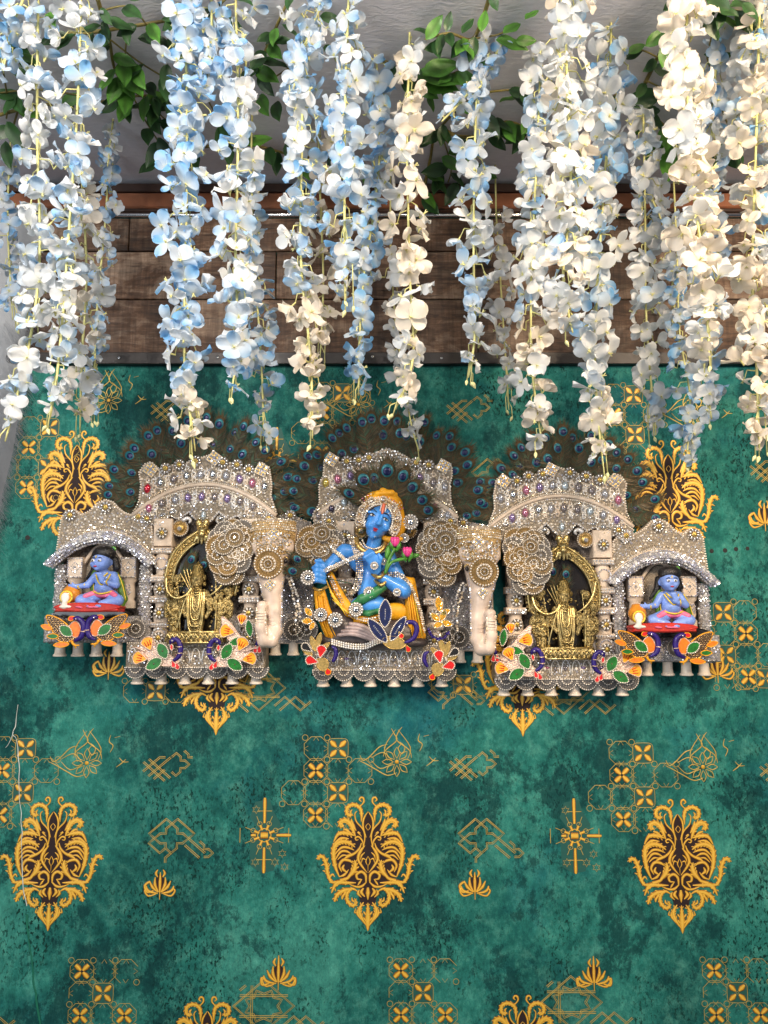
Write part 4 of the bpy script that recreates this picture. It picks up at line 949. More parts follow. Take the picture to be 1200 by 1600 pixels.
vine('dark leaved vine above the large flowered cream garland', [(1110, 10, .34), (1150, 18, .32), (1210, 30, .3)],
     [(1118, 20, .32, 160, 38), (1125, 30, .31, 20, 46, 'b'), (1140, 10, .33, -10, 50), (1160, 5, .33, 60, 40), (1112, 35, .3, 80, 36), (1100, 85, .26, 20, 36), (1105, 100, .25, -10, 38), (1135, 205, .14, 100, 50), (1148, 215, .13, 70, 44), (1068, 190, .15, 60, 46), (1120, 230, .12, 110, 44)], 'd',
     [[(1115, 40, .3), (1105, 90, .26)], [(1105, 90, .26), (1125, 160, .19), (1145, 200, .15), (1200, 195, .15)]])
vine('vine lying along the wall corner behind the blue garlands', [(280, 235, .1), (380, 225, .12), (470, 245, .1), (560, 250, .1)],
     [(300, 240, .1, 70, 44), (345, 190, .14, 60, 44), (355, 195, .14, 110, 44), (430, 160, .18, 80, 46), (445, 225, .12, 60, 40), (520, 235, .1, 60, 44), (330, 90, .24, 70, 44), (350, 30, .3, 40, 44), (262, 100, .22, 100, 40), (250, 250, .09, 140, 40)], 'd',
     [[(300, 100, .24), (345, 190, .14), (400, 225, .12)]])

vine('vine in the bare gap above the wall trim, with many small dark leaves', [(150, -10, .4), (170, 60, .3), (185, 120, .24), (235, 160, .2)],
     [(166, 30, .3, 20, 46), (160, 40, .3, 150, 40), (172, 70, .3, 165, 42), (176, 88, .27, 20, 40, 'b'), (230, 130, .22, 60, 40), (226, 100, .24, 130, 36), (240, 150, .2, 20, 44), (246, 160, .19, 100, 46), (232, 178, .17, 60, 40), (256, 120, .22, 80, 44), (262, 60, .3, 60, 46), (252, 30, .33, 20, 40), (268, 210, .14, 70, 40)], 'd',
     [[(170, 60, .3), (215, 95, .25), (255, 120, .22)], [(235, 160, .2), (262, 205, .14)]])
vine('vine looped behind the airy pale blue garland with dark leaf pairs', [(690, 200, .16), (730, 215, .14), (790, 190, .16), (830, 205, .14)],
     [(712, 215, .14, 60, 42), (735, 218, .14, 110, 44), (760, 205, .15, 40, 42), (800, 195, .16, 70, 44, 'b'), (815, 205, .14, 110, 40), (690, 205, .15, 140, 40), (780, 160, .19, -20, 36, 'b'), (800, 150, .2, 30, 40)], 'd')
vine('vine behind the thick cluster with leaves against the wall trim', [(960, 150, .2), (1030, 190, .15), (1075, 230, .11), (1130, 240, .1)],
     [(1010, 175, .17, 60, 50), (1040, 200, .14, 100, 56, 'b'), (1055, 190, .15, 20, 46), (1070, 235, .1, 80, 48, 'b'), (1030, 170, .17, 150, 44), (1130, 235, .1, 60, 44), (1148, 150, .2, 80, 44), (1152, 60, .28, 30, 46), (1100, 20, .32, 60, 46)], 'd')

# ================================================================ FUR DRAPE
t = T('fur_drape', 'fluffy white fur drape hanging against the teal wallpaper', 'drape', 5, 620, .03)
mb = MB(); cols_ = [(310, 48), (430, 42), (520, 36), (620, 24), (700, 14), (780, 2), (850, -14), (930, -34), (1000, -60)]
vs = []; fs = []; nn = 7
for y, xe in cols_:
    for i in range(nn):
        q = i/(nn-1); x = -120 + (xe + 120)*q; vs.append((x, y, 22*math.sin(math.pi*min(.5 + .5*q, 1)) - 20 + 3*math.sin(q*9 + y*.03)))
for j in range(len(cols_)-1):
    for i in range(nn-1): fs.append((j*nn+i, j*nn+i+1, (j+1)*nn+i+1, (j+1)*nn+i))
mb.add(vs, fs, 'fur', True); t.part('backing', mb)
mb = MB(); rf = random.Random(5)
for i in range(7500):
    y = rf.uniform(500, 985) if i > 700 else rf.uniform(320, 520)
    xe = np.interp(y, [c[0] for c in cols_], [c[1] for c in cols_]); x = xe - abs(rf.gauss(0, 26))
    h = -16 + 20*min(1, (xe - x)/30) + rf.uniform(0, 3); l = rf.uniform(14, 52) if y > 560 else rf.uniform(10, 22)
    a = R(rf.uniform(35, 85)); c1 = rf.uniform(-.5, .25)
    p = [(x, y, h)]
    for k in range(3): p.append((p[-1][0] + math.cos(a + c1*k)*l/3, p[-1][1] + math.sin(a + c1*k)*l/3, p[-1][2] + rf.uniform(-.5, 2.2)))
    w = .22; b = []
    for k, (px, py, ph) in enumerate(p): b += [(px - w*(1-k/3.3), py, ph), (px + w*(1-k/3.3), py, ph + .1)]
    mb.add(b, [(0, 1, 3, 2), (2, 3, 5, 4), (4, 5, 7, 6)], 'fur')
t.part('fur', mb, kind='stuff')

mat('back_dark', rgb(.20, .17, .15), .45, .3, .6, 200, .9, 520, 'vor')
# ================================================================ SHARED ORNAMENT MESHES (unit radius, facing the room)
def rosette_mesh(n=9, centre='gold_setting', pet='rhinestone'):
    m = MB(); m.disc(0, 0, [(.96, 0), (.9, .12), (.5, .16)], 'lace', 18)
    for k in range(n):
        a = 2*math.pi*k/n; m.ball((.68*math.cos(a), .68*math.sin(a), .2), (.30, .17, .2), pet, 7, 5, a)
    m.disc(0, 0, [(.40, .18), (.40, .34), (.32, .40)], centre, 14); m.ball((0, 0, .36), (.25, .25, .2), 'jewel_yellow', 8, 5)
    return m.mesh('rosette')
ROS = rosette_mesh(); ROS2 = rosette_mesh(8, 'gold_setting', 'pearl_silver')
def pearl_rosette_mesh(n=14, m0='lace_grey', m1='pearl_silver', m2='mirror'):
    m = MB(); m.disc(0, 0, [(.98, 0), (.92, .14), (.6, .18)], m0, 20)
    for k in range(n):
        a = 2*math.pi*k/n; m.ball((.84*math.cos(a), .84*math.sin(a), .2), .17, m1, 7, 5)
        a += math.pi/n; m.ball((.60*math.cos(a), .60*math.sin(a), .2), .10, 'pearl', 6, 4)
    m.disc(0, 0, [(.50, .15), (.47, .32), (.25, .42), (.1, .44)], m2, 10)
    return m.mesh('pearl_rosette')
PROS = pearl_rosette_mesh(); PROSW = pearl_rosette_mesh(14, 'lace_gold', 'pearl', 'jewel_smoke')
def gem_mesh(j):
    m = MB(); seg = 16; prof = [(1, 0), (.97, .18), (.72, .42), (.35, .55)]
    vs = []; fs = []
    for r_, h in prof:
        for k in range(seg):
            a = 2*math.pi*k/seg; x = .56*math.cos(a)*(.55 + .45*abs(math.cos(a))); y = math.sin(a)
            vs.append((x*r_*.95, y*r_*.95, h))
    for i in range(3):
        for k in range(seg): l = (k+1) % seg; fs.append((i*seg+k, i*seg+l, (i+1)*seg+l, (i+1)*seg+k))
    fs.append(tuple(3*seg+k for k in range(seg))); m.add(vs, fs, j, True)
    for k in range(14):
        a = 2*math.pi*k/14; x = (.56*math.cos(a)*(.55 + .45*abs(math.cos(a))))*1.02 + .30*math.cos(a); y = math.sin(a)*1.28
        m.stone(x, y, .02, .19, rnd.choice(['rhinestone', 'pearl', 'rhinestone_warm']))
    return m.mesh('gem')
GEMS = {j: gem_mesh(j) for j in ('mirror', 'jewel_pink', 'jewel_red', 'jewel_lilac', 'jewel_smoke', 'jewel_yellow', 'jewel_grey', 'jewel_dark', 'jewel_ice')}
def brooch_mesh():
    m = MB(); m.poly([(-1, -1), (1, -1), (1, 1), (-1, 1)], 0, .2, 'gold_setting', .06)
    for i in (-1, 0, 1):
        for j in (-1, 0, 1): m.stone(i*.62, j*.62, .2, .40 if (i, j) == (0, 0) else .29, 'rhinestone_lilac' if (i, j) == (0, 0) else 'rhinestone', 7)
    for k in range(7):
        for sg in (-1, 1): m.stone(-.9 + .3*k, sg*.95, .18, .12, 'pearl_silver', 5); m.stone(sg*.95, -.9 + .3*k, .18, .12, 'pearl_silver', 5)
    return m.mesh('brooch')
BRO = brooch_mesh()
def scallop_mesh(m1, m2, half=False):
    m = MB(); a0, a1 = (0, math.pi) if half else (0, 2*math.pi); sg = 30 if half else 60
    m.disc(0, 0, [(1, -.15), (1, .12), (.94, .2), (.86, .14)], m1, sg, a0=a0, a1=a1)
    m.disc(0, 0, [(.87, .08), (.82, .10), (.60, .16), (.52, .12)], m2, sg, rib=30, ribamp=.075, a0=a0, a1=a1)
    m.disc(0, 0, [(.53, .14), (.46, .22), (.38, .14)], m1, sg//2, a0=a0, a1=a1)
    m.disc(0, 0, [(.39, .1), (.30, .16), (.14, .14), (.04, .12)], m2, sg//2, rib=12, ribamp=.05, a0=a0, a1=a1)
    n = 15 if half else 30
    for k in range(n + (1 if half else 0)):
        a = a0 + (a1-a0)*k/n; m.ball((.92*math.cos(a), .92*math.sin(a), .17), .072, 'pearl', 6, 4)
    for k in range(n//2 + (1 if half else 0)):
        a = a0 + (a1-a0)*k/(n//2); m.ball((.46*math.cos(a), .46*math.sin(a), .24), .085, 'pearl', 6, 4)
    if not half: m.stone(0, 0, .14, .14, 'rhinestone', 7, .1)
    return m.mesh('lace_scallop')
SCA = scallop_mesh('lace', 'lace_gold'); SCB = scallop_mesh('lace_grey', 'lace'); SCG = scallop_mesh('lace_gold', 'lace_gold'); SCH = scallop_mesh('lace_grey', 'lace_grey', True)
fm = MB(); fm.lathe(0, 0, [(-1.3, .74), (.3, .76), (.75, .80), (.98, .86), (1.06, 1.0), (1.28, 1.03), (1.36, .96), (1.38, .6)], 'ivory', 0, 16); FOOT = fm.mesh('foot')
GC = ['mirror', 'jewel_smoke', 'jewel_lilac', 'jewel_grey', 'jewel_ice', 'jewel_pink', 'jewel_smoke', 'jewel_grey']
STN = ['rhinestone', 'rhinestone', 'pearl', 'rhinestone_warm', 'pearl_silver', 'pearl', 'rhinestone_lilac']
STL = ['rhinestone', 'rhinestone_lilac', 'rhinestone_lilac', 'pearl_silver']

def arch(x0, x1, ye, yc, n=20):       # arc of a circle-like curve from (x0,ye) over (mid,yc) to (x1,ye)
    return [(x0 + (x1-x0)*i/n, ye - (ye-yc)*(1 - (2*i/n - 1)**2)) for i in range(n+1)]

# ---------------------------------------------------------------- large shrines
def big_shrine(label, ox, oy, crest_top, gems_up, gems_lo, mir=1, colr=True, label_group='large silver shrines on the wall'):
    X = lambda x: ox + mir*(x-312); Y = lambda y: y + oy
    P = lambda L_: [(X(x), Y(y)) for x, y in L_]
    t = T('shrine', label, 'shrine', ox, Y(1045), .030, label_group)
    mb = MB()                          # back board
    mb.poly(P([(224, 1030), (224, 800), (260, 775), (312, 762), (364, 775), (400, 800), (400, 1030)]), -27, -20, 'back_dark'); t.part('back_panel', mb)
    lowc = arch(196, 428, 797, 746)
    mb = MB(); out = crest_top + [(p[0], p[1]) for p in lowc[::-1]]
    mb.poly(P(out), -24, -2, 'lace', 2.0, 'cream_wood')
    crest = t.part('crest', mb)
    mb = MB(); mb.stones_fill(P([(x*.97 + 312*.03, y*.97 + 760*.03) for x, y in out]), 6.2, 1.8, -2, STN, .6); mb.stones_path(P(crest_top), 4.2, 1.7, -2.5, 'pearl', ball=True)
    t.part('rhinestones', mb, crest, kind='stuff')
    mb = MB(); band = arch(198, 428, 800, 749); ml = P(band)
    mb.tube([(x, y, 4) for x, y in ml], 3.0, 'cream_wood', 8); mb.stones_path([(x, y-4.5) for x, y in ml], 3.4, 1.5, 1, 'pearl', ball=True); mb.stones_path([(x, y-9) for x, y in ml], 3.6, 1.7, -1.5, 'rhinestone_warm'); mb.stones_path([(x, y+5) for x, y in ml], 3.4, 1.5, 3.5, 'pearl', ball=True); t.part('moulding', mb)
    inn = [(428, 822), (412, 826), (398, 812), (384, 818), (366, 800), (352, 806), (336, 794), (326, 806), (312, 818), (298, 806), (288, 794), (272, 806), (258, 800), (240, 818), (226, 812), (212, 826), (198, 818)]
    lo = arch(198, 428, 802, 752) + inn
    mb = MB(); mb.poly(P(lo), -22, 3, 'lace', 1.5, 'cream_wood'); ar = t.part('arch', mb)
    mb = MB(); mb.stones_fill(P(lo), 5.8, 2.0, 3, STN, .7); mb.stones_path(P(inn), 4, 1.9, 2.4, ['rhinestone', 'pearl_silver']); t.part('rhinestones', mb, ar, kind='stuff')
    for i, (x, y, j) in enumerate(gems_up): t.inst('gem', GEMS[j], X(x), Y(y), -1.5, 8.2, R(rnd.uniform(-8, 8)), crest, 1.25)
    for i, (x, y, j) in enumerate(gems_lo): t.inst('gem', GEMS[j], X(x), Y(y), 3.5, 7.8, mir*R((x-312)*.10 + rnd.uniform(-6, 6)), ar, 1.25)
    mb = MB()                          # raised scrolls of cord between the gems
    def scroll(x, y, r_, sg, h):
        if not (all(inside((x + e, y + f), out) or inside((x + e, y + f), lo) for e, f in ((-8, 0), (8, 0), (0, -6), (0, 6)))): return
        pts = [(x + sg*r_*(1.7 - .17*q)*math.cos(q*.75 - 2.2)*(.25 + .09*q), y + r_*(.25 + .09*q)*1.25*math.sin(q*.75 - 2.2), h) for q in range(10)]
        mb.tube([(X(a), Y(b), c) for a, b, c in pts], .95, rnd.choice(['pearl', 'cream_wood', 'pearl_silver']), 5)
    for (x, y, j), h in [(g, -1.2) for g in gems_up] + [(g, 3.8) for g in gems_lo]:
        for sg in (-1, 1): scroll(x + sg*10.5, y - 3, 6.5, sg, h); scroll(x + sg*10.5, y + 8, 5.5, -sg, h)
        scroll(x, y - 14, 5, 1, h)
    t.part('filigree', mb, crest, kind='stuff')
    t.inst('gem', GEMS['jewel_ice'], X(312), Y(800), 4, 8, 0, ar)
    for x, y in ((246, 800), (262, 795), (340, 805), (378, 801), (402, 797)): t.inst('gem', GEMS['mirror'], X(x), Y(y), 4, rnd.uniform(4, 6.5), R(90), ar)
    for sx in (222, 416): t.inst('rosette', ROS, X(sx), Y(805), 3, 9.5, 0, ar)
    for i in range(len(crest_top)//2): pass
    # side columns: square die above, turned shaft below, rosettes on both
    for cx in (248, 388) if colr else (248,):
        mb = MB(); mb.box(X(cx) - 15, X(cx) + 15, Y(805), Y(850), -20, 4, 'cream_wood', 1.5)
        mb.box(X(cx) - 17, X(cx) + 17, Y(852), Y(862), -20, 7, 'cream_wood', 2); mb.box(X(cx) - 16, X(cx) + 16, Y(897), Y(908), -20, 7, 'cream_wood', 2); mb.box(X(cx) - 16, X(cx) + 16, Y(930), Y(941), -20, 6, 'cream_wood', 2); mb.box(X(cx) - 15, X(cx) + 15, Y(972), Y(980), -20, 5, 'cream_wood', 2)
        mb.lathe(X(cx), Y(862), [(0, 10), (4, 12), (12, 14), (22, 12), (32, 10.5), (35, 13)], 'cream_wood', -6); mb.lathe(X(cx), Y(908), [(0, 12), (10, 14.5), (22, 12)], 'cream_wood', -6)
        mb.lathe(X(cx), Y(941), [(0, 11), (6, 10), (18, 13), (31, 12)], 'cream_wood', -6); mb.lathe(X(cx), Y(980), [(0, 11), (8, 13.5), (22, 11), (40, 13)], 'cream_wood', -6)
        c = t.part('column', mb)
        mb = MB()
        for yy in (855, 859.5, 901, 905, 934, 938, 975): mb.stones_path([(X(cx) - 15, Y(yy)), (X(cx) + 15, Y(yy))], 4.2, 2.0, 7.5, ['rhinestone', 'pearl_silver'])
        for yy in (878, 990, 1002): mb.stones_path([(X(cx) + 10*math.cos(q*.5), Y(yy) + 9*math.sin(q*.5)) for q in range(13)], 4, 1.9, 7.5, STL)
        t.part('rhinestones', mb, c, kind='stuff')
        for yy in (829, 919, 957, 996): t.inst('rosette', ROS2, X(cx), Y(yy), 8, 9.5, rnd.random(), c)
    # spandrel paisleys
    for px_, sg in ((274, 1), (350, -1)):
        m = MB(); m.disc(X(px_), Y(820), [(12.5, -8), (12, -2), (9, -1)], 'lace_gold', 20, 1, 1.05); m.disc(X(px_), Y(820), [(8.5, -2), (7, 1.5), (3, 3)], 'gold_setting', 16); m.stone(X(px_), Y(821), 1, 4.5, 'rhinestone', 8, .1)
        m.tube([(X(px_) + sg*mir*4, Y(808), 0), (X(px_) + sg*mir*12, Y(804), 1), (X(px_) + sg*mir*17, Y(808), 1), (X(px_) + sg*mir*14, Y(812), 1)], [4, 3.4, 2.6, 1.5], 'pearl_silver', 6, n=3)
        m.stones_path([(X(px_) + 12.5*math.cos(q*.3), Y(820) + 13*math.sin(q*.3)) for q in range(22)], 3.2, 1.3, -1, 'pearl', ball=True); t.part('paisley', m)
    # lace sides, plinth, skirt, feet
    bx0, bx1 = 200, 414
    mb = MB(); mb.box(X(312) - 112, X(312) + 104 if mir > 0 else X(312) + 112, Y(1003), Y(1043), -28, 14, 'lace', 2.5); base = t.part('base', mb)
    mb = MB(); pl = [(X(312) - 108, Y(1006)), (X(312) + 100, Y(1006)), (X(312) + 100, Y(1040)), (X(312) - 108, Y(1040))]
    mb.stones_fill(pl, 5.2, 1.9, 14, STN, .9)
    for yy in (1004, 1042): mb.stones_path([(X(312) - 110, Y(yy)), (X(312) + 102, Y(yy))], 3.4, 1.5, 14, 'pearl', ball=True)
    t.part('rhinestones', mb, base, kind='stuff')
    mb = MB()
    for i in range(13):
        x = X(312) - 100 + i*16.2
        mb.tube([(x - 7, Y(1034), 14.6), (x - 5, Y(1018), 15.4), (x, Y(1012), 15.8), (x + 5, Y(1018), 15.4), (x + 7, Y(1034), 14.6)], 1.0, rnd.choice(['pearl', 'pearl_silver']), 5, n=3); mb.ball((x, Y(1026), 15), (2.4, 3.6, 2), rnd.choice(['pearl', 'rhinestone_warm', 'jewel_smoke']), 7, 5)
    t.part('filigree', mb, base, kind='stuff')
    for i in range(7): t.inst('lace_scallop', SCH, X(312) - 96 + i*31.5, Y(1042), 11, 17.5, 0, base)
    for i in range(6): t.inst('foot', FOOT, X(312) - 97 + i*37, Y(1055), -2, 10)
    for i in range(5): t.inst('gem', GEMS[rnd.choice(GC)], X(312) - 60 + i*28, Y(1024), 14.5, 4.6, R(90), base)
    for sx in (262, 360):
        mb = MB(); c0 = (X(sx), Y(985)); mb.disc(c0[0], c0[1], [(17, -14), (16, -7), (10, -5)], 'lace_grey', 20, 1, 1.5)
        mb.stones_fill([(c0[0] + 15*math.cos(q*.3), c0[1] + 24*math.sin(q*.3)) for q in range(21)], 5, 1.8, -6, ['rhinestone', 'pearl_silver', 'rhinestone_lilac'], .8); t.part('lace_panel', mb)
    return t, X, Y
crestA = [(198, 797), (206, 775), (208, 748), (204, 728), (213, 714), (224, 711), (236, 722), (250, 721), (262, 713), (277, 714), (290, 706), (304, 703), (320, 698), (334, 703), (347, 712), (362, 713), (376, 722), (392, 722), (404, 712), (415, 722), (419, 746), (418, 768), (428, 797)]
up = [(219, 755, 'jewel_red'), (240, 745, 'mirror'), (261, 739, 'jewel_smoke'), (282, 734, 'mirror'), (304, 732, 'jewel_grey'), (324, 731, 'mirror'), (345, 734, 'jewel_grey'), (367, 739, 'jewel_lilac'), (388, 746, 'jewel_pink'), (408, 752, 'mirror')]
lo = [(224, 788, 'jewel_pink'), (245, 780, 'jewel_smoke'), (266, 774, 'jewel_grey'), (286, 771, 'jewel_lilac'), (308, 769, 'jewel_lilac'), (329, 770, 'jewel_smoke'), (349, 772, 'jewel_lilac'), (370, 777, 'jewel_smoke'), (391, 785, 'jewel_smoke')]
def crown_bits(t, X, Y, L_, hb=0):
    for x, y, k in L_:
        if k == 'b': t.inst('brooch', BRO, X(x), Y(y), 0 + hb, 9.5, R(rnd.uniform(25, 45)))
        else: t.inst('rosette', ROS, X(x), Y(y), 0 + hb, 10, rnd.random())
CB = [(224, 724, 'b'), (248, 722, 'r'), (270, 716, 'r'), (296, 710, 'r'), (326, 705, 'b'), (340, 712, 'r'), (363, 716, 'r'), (382, 724, 'r'), (403, 724, 'b')]
tL, XL, YL = big_shrine('large silver shrine around a gold idol, one red gem in its crest', 312, 0, crestA, up, lo); crown_bits(tL, XL, YL, CB)
up2 = [(x, y, GC[(i*3) % 8] if i else 'jewel_pink') for i, (x, y, _) in enumerate(up)]; lo2 = [(x, y, GC[(i*5+2) % 8]) for i, (x, y, _) in enumerate(lo)]
tR, XR, YR = big_shrine('large silver shrine with an arched crest, its gold idol far from the fur drape', 884, 18, crestA, up2, lo2, -1); crown_bits(tR, XR, YR, CB)
crestC = [(484, 800), (496, 775), (495, 745), (502, 728), (503, 706), (516, 697), (530, 708), (548, 708), (564, 706), (578, 694), (594, 688), (604, 685), (618, 688), (634, 696), (648, 706), (664, 712), (680, 715), (696, 706), (710, 714), (710, 730), (706, 745), (708, 775), (720, 800)]
crestC = [(x - 602 + 312, y) for x, y in crestC]
upc = [(x - 602 + 312, y, j) for x, y, j in ((506, 741, 'jewel_yellow'), (525, 735, 'jewel_pink'), (546, 729, 'jewel_lilac'), (567, 725, 'jewel_smoke'), (640, 727, 'mirror'), (658, 733, 'jewel_lilac'), (680, 741, 'jewel_smoke'), (698, 748, 'jewel_grey'))]
loc_ = [(x - 602 + 312, y, j) for x, y, j in ((495, 796, 'jewel_smoke'), (516, 784, 'jewel_dark'), (536, 774, 'jewel_ice'), (658, 775, 'jewel_smoke'), (681, 784, 'jewel_pink'), (702, 795, 'jewel_grey'))]
tC, XC, YC = big_shrine('tall central silver shrine with a domed crest, holding the blue flute player', 602, 4, crestC, upc, loc_)
crown_bits(tC, lambda x: x, lambda y: y, [(515, 707, 'b'), (540, 710, 'r'), (559, 708, 'r'), (576, 704, 'r'), (652, 712, 'r'), (672, 716, 'r'), (696, 718, 'b')])
mb = MB(); dome = [(570, 712), (578, 698), (594, 690), (606, 687), (620, 691), (634, 699), (642, 712)]
mb.stones_fill(dome, 5.5, 2.3, 0, ['rhinestone', 'pearl_silver'], 1); tC.part('rhinestones', mb, kind='stuff')

# ---------------------------------------------------------------- small shrines
def small_shrine(label, ox, oy, mir=1):
    X = lambda x: ox + mir*(x-152); Y = lambda y: y + oy; P = lambda L_: [(X(x), Y(y)) for x, y in L_]
    t = T('small_shrine', label, 'shrine', ox, Y(1000), .034, 'small silver shrines at the ends of the row')
    mb = MB(); mb.poly(P([(84, 1000), (84, 850), (222, 850), (222, 1000)]), -30, -24, 'back_dark'); t.part('back_panel', mb)
    top = [(78, 872), (82, 830), (84, 806), (92, 793), (104, 791), (116, 800), (128, 794), (136, 786), (142, 780), (154, 775), (166, 779), (174, 788), (184, 796), (196, 800), (206, 796), (216, 800), (228, 812), (232, 840), (234, 876)]
    cur = arch(78, 236, 880, 836)
    mb = MB(); mb.poly(P(top + cur[::-1]), -28, -4, 'lace', 2, 'cream_wood'); crest = t.part('crest', mb)
    mb = MB(); mb.stones_fill(P([(x*.97 + 155*.03, y*.98 + 850*.02) for x, y in top] + cur[::-1]), 5.4, 2.0, -4, STN, .75); mb.stones_path(P(top), 4, 1.6, -4, 'pearl', ball=True)
    a2 = arch(84, 232, 862, 818); mb.stones_path(P(a2), 3.3, 1.5, -3, 'rhinestone_warm'); mb.stones_path([(x, y+6) for x, y in P(a2)], 3.3, 1.3, -3, 'pearl', ball=True)
    t.part('rhinestones', mb, crest, kind='stuff')
    for x, y in ((99, 801), (155, 788), (208, 803)): t.inst('rosette', ROS, X(x), Y(y), -3, 10.5, rnd.random(), crest)
    # curved canopy swelling toward the room
    ou = arch(64, 243, 878, 826, 26); inn = arch(80, 228, 886, 848, 26)
    vs = []; fs = []; rows_ = 6
    for j in range(rows_+1):
        q = j/rows_
        for a, b in zip(ou, inn): vs.append((X(a[0] + (b[0]-a[0])*q), Y(a[1] + (b[1]-a[1])*q), -8 + 22*math.sin(math.pi*(.12 + .72*q))))
    n = len(ou)
    for j in range(rows_):
        for i in range(n-1): fs.append((j*n+i, j*n+i+1, (j+1)*n+i+1, (j+1)*n+i))
    mb = MB(); mb.add(vs, fs, 'lace_grey', True); mb.tube([(X(x), Y(y), -5) for x, y in ou], 2.2, 'cream_wood', 6); can = t.part('canopy', mb)
    mb = MB()
    for j in range(6):
        q = (j+.5)/6; ln = [(X(a[0] + (b[0]-a[0])*q), Y(a[1] + (b[1]-a[1])*q), -8 + 22*math.sin(math.pi*(.12 + .72*q))) for a, b in zip(ou, inn)]
        mb.stones_path(ln, 4.4, 2.35, .2, STL, .3)
    t.part('rhinestones', mb, can, kind='stuff')
    for cx, w in ((86, 9), (222, 10)):       # outer posts in beaded lace
        mb = MB(); mb.lathe(X(cx), Y(880), [(0, w), (30, w*.9), (50, w*1.05), (80, w*.9), (104, w*1.25), (126, w*1.5)], 'lace_grey', -10, 12); c = t.part('post', mb)
        mb = MB(); mb.stones_fill([(X(cx)-w, Y(882)), (X(cx)+w, Y(882)), (X(cx)+w*1.2, Y(1000)), (X(cx)-w*1.2, Y(1000))], 4.6, 2.0, 0, ['rhinestone', 'pearl_silver', 'rhinestone_lilac'], .9, lambda a, b: -10 + math.sqrt(max(w*w - (a-X(cx))**2, 4)) - .5)
        t.part('rhinestones', mb, c, kind='stuff')
    for cx in (108, 193):
        mb = MB(); mb.box(X(cx) - 12, X(cx) + 12, Y(868), Y(902), -26, -8, 'cream_wood', 1.5); mb.lathe(X(cx), Y(902), [(0, 13), (4, 13), (8, 9), (16, 10), (28, 11), (34, 9), (38, 12), (48, 12)], 'cream_wood', -16); c = t.part('column', mb)
        mb = MB(); mb.stones_path([(X(cx) - 11, Y(870)), (X(cx) + 11, Y(870)), (X(cx) + 11, Y(900)), (X(cx) - 11, Y(900)), (X(cx) - 11, Y(870))], 3.6, 1.7, -8, STL)
        for q in ((0, -9), (8, 0), (0, 9), (-8, 0)): mb.stones_path([(X(cx) + q[0], Y(885) + q[1]), (X(cx) - q[1], Y(885) + q[0])], 3.2, 1.4, -8, 'rhinestone')
        mb.stone(X(cx), Y(885), -8, 3.2, 'rhinestone', 8); mb.stones_fill([(X(cx)-8, Y(912)), (X(cx)+8, Y(912)), (X(cx)+8, Y(930)), (X(cx)-8, Y(930))], 4, 1.6, -5.5, STL)
        t.part('rhinestones', mb, c, kind='stuff')
    mb = MB(); mb.tube([(X(x), Y(y), -18) for x, y in arch(118, 184, 880, 846)], 3, 'cream_wood', 6); mb.poly(P(arch(122, 180, 884, 851) + [(180, 945), (122, 945)]), -24, -21, 'lace', .5); t.part('niche_arch', mb)
    mb = MB(); mb.box(X(144) - 74, X(144) + 74, Y(962), Y(1004), -28, 8, 'lace_grey', 3); base = t.part('base', mb)
    mb = MB(); mb.stones_fill([(X(144)-72, Y(964)), (X(144)+72, Y(964)), (X(144)+72, Y(1003)), (X(144)-72, Y(1003))], 5, 2.0, 8, STL + ['rhinestone'], .9); t.part('rhinestones', mb, base, kind='stuff')
    for x in (100, 140, 180, 215): t.inst('lace_scallop', SCB, X(x), Y(982), 8, 15, 0, base)
    for x in (93, 121, 150, 183): t.inst('foot', FOOT, X(x), Y(1012), -4, 10)
    mb = MB(); mb.poly([(X(143) + 58*math.cos(q*.314), Y(958) + 9*math.sin(q*.314)) for q in range(20)], -22, 14, 'black_lacquer', 2); t.part('ledge', mb)
    return t, X, Y
small_shrine('small silver shrine next to the fur drape, with a beaded curved canopy', 152, 0)
small_shrine('small silver shrine with a beaded curved canopy on the side away from the fur drape', 1042, 30, -1)

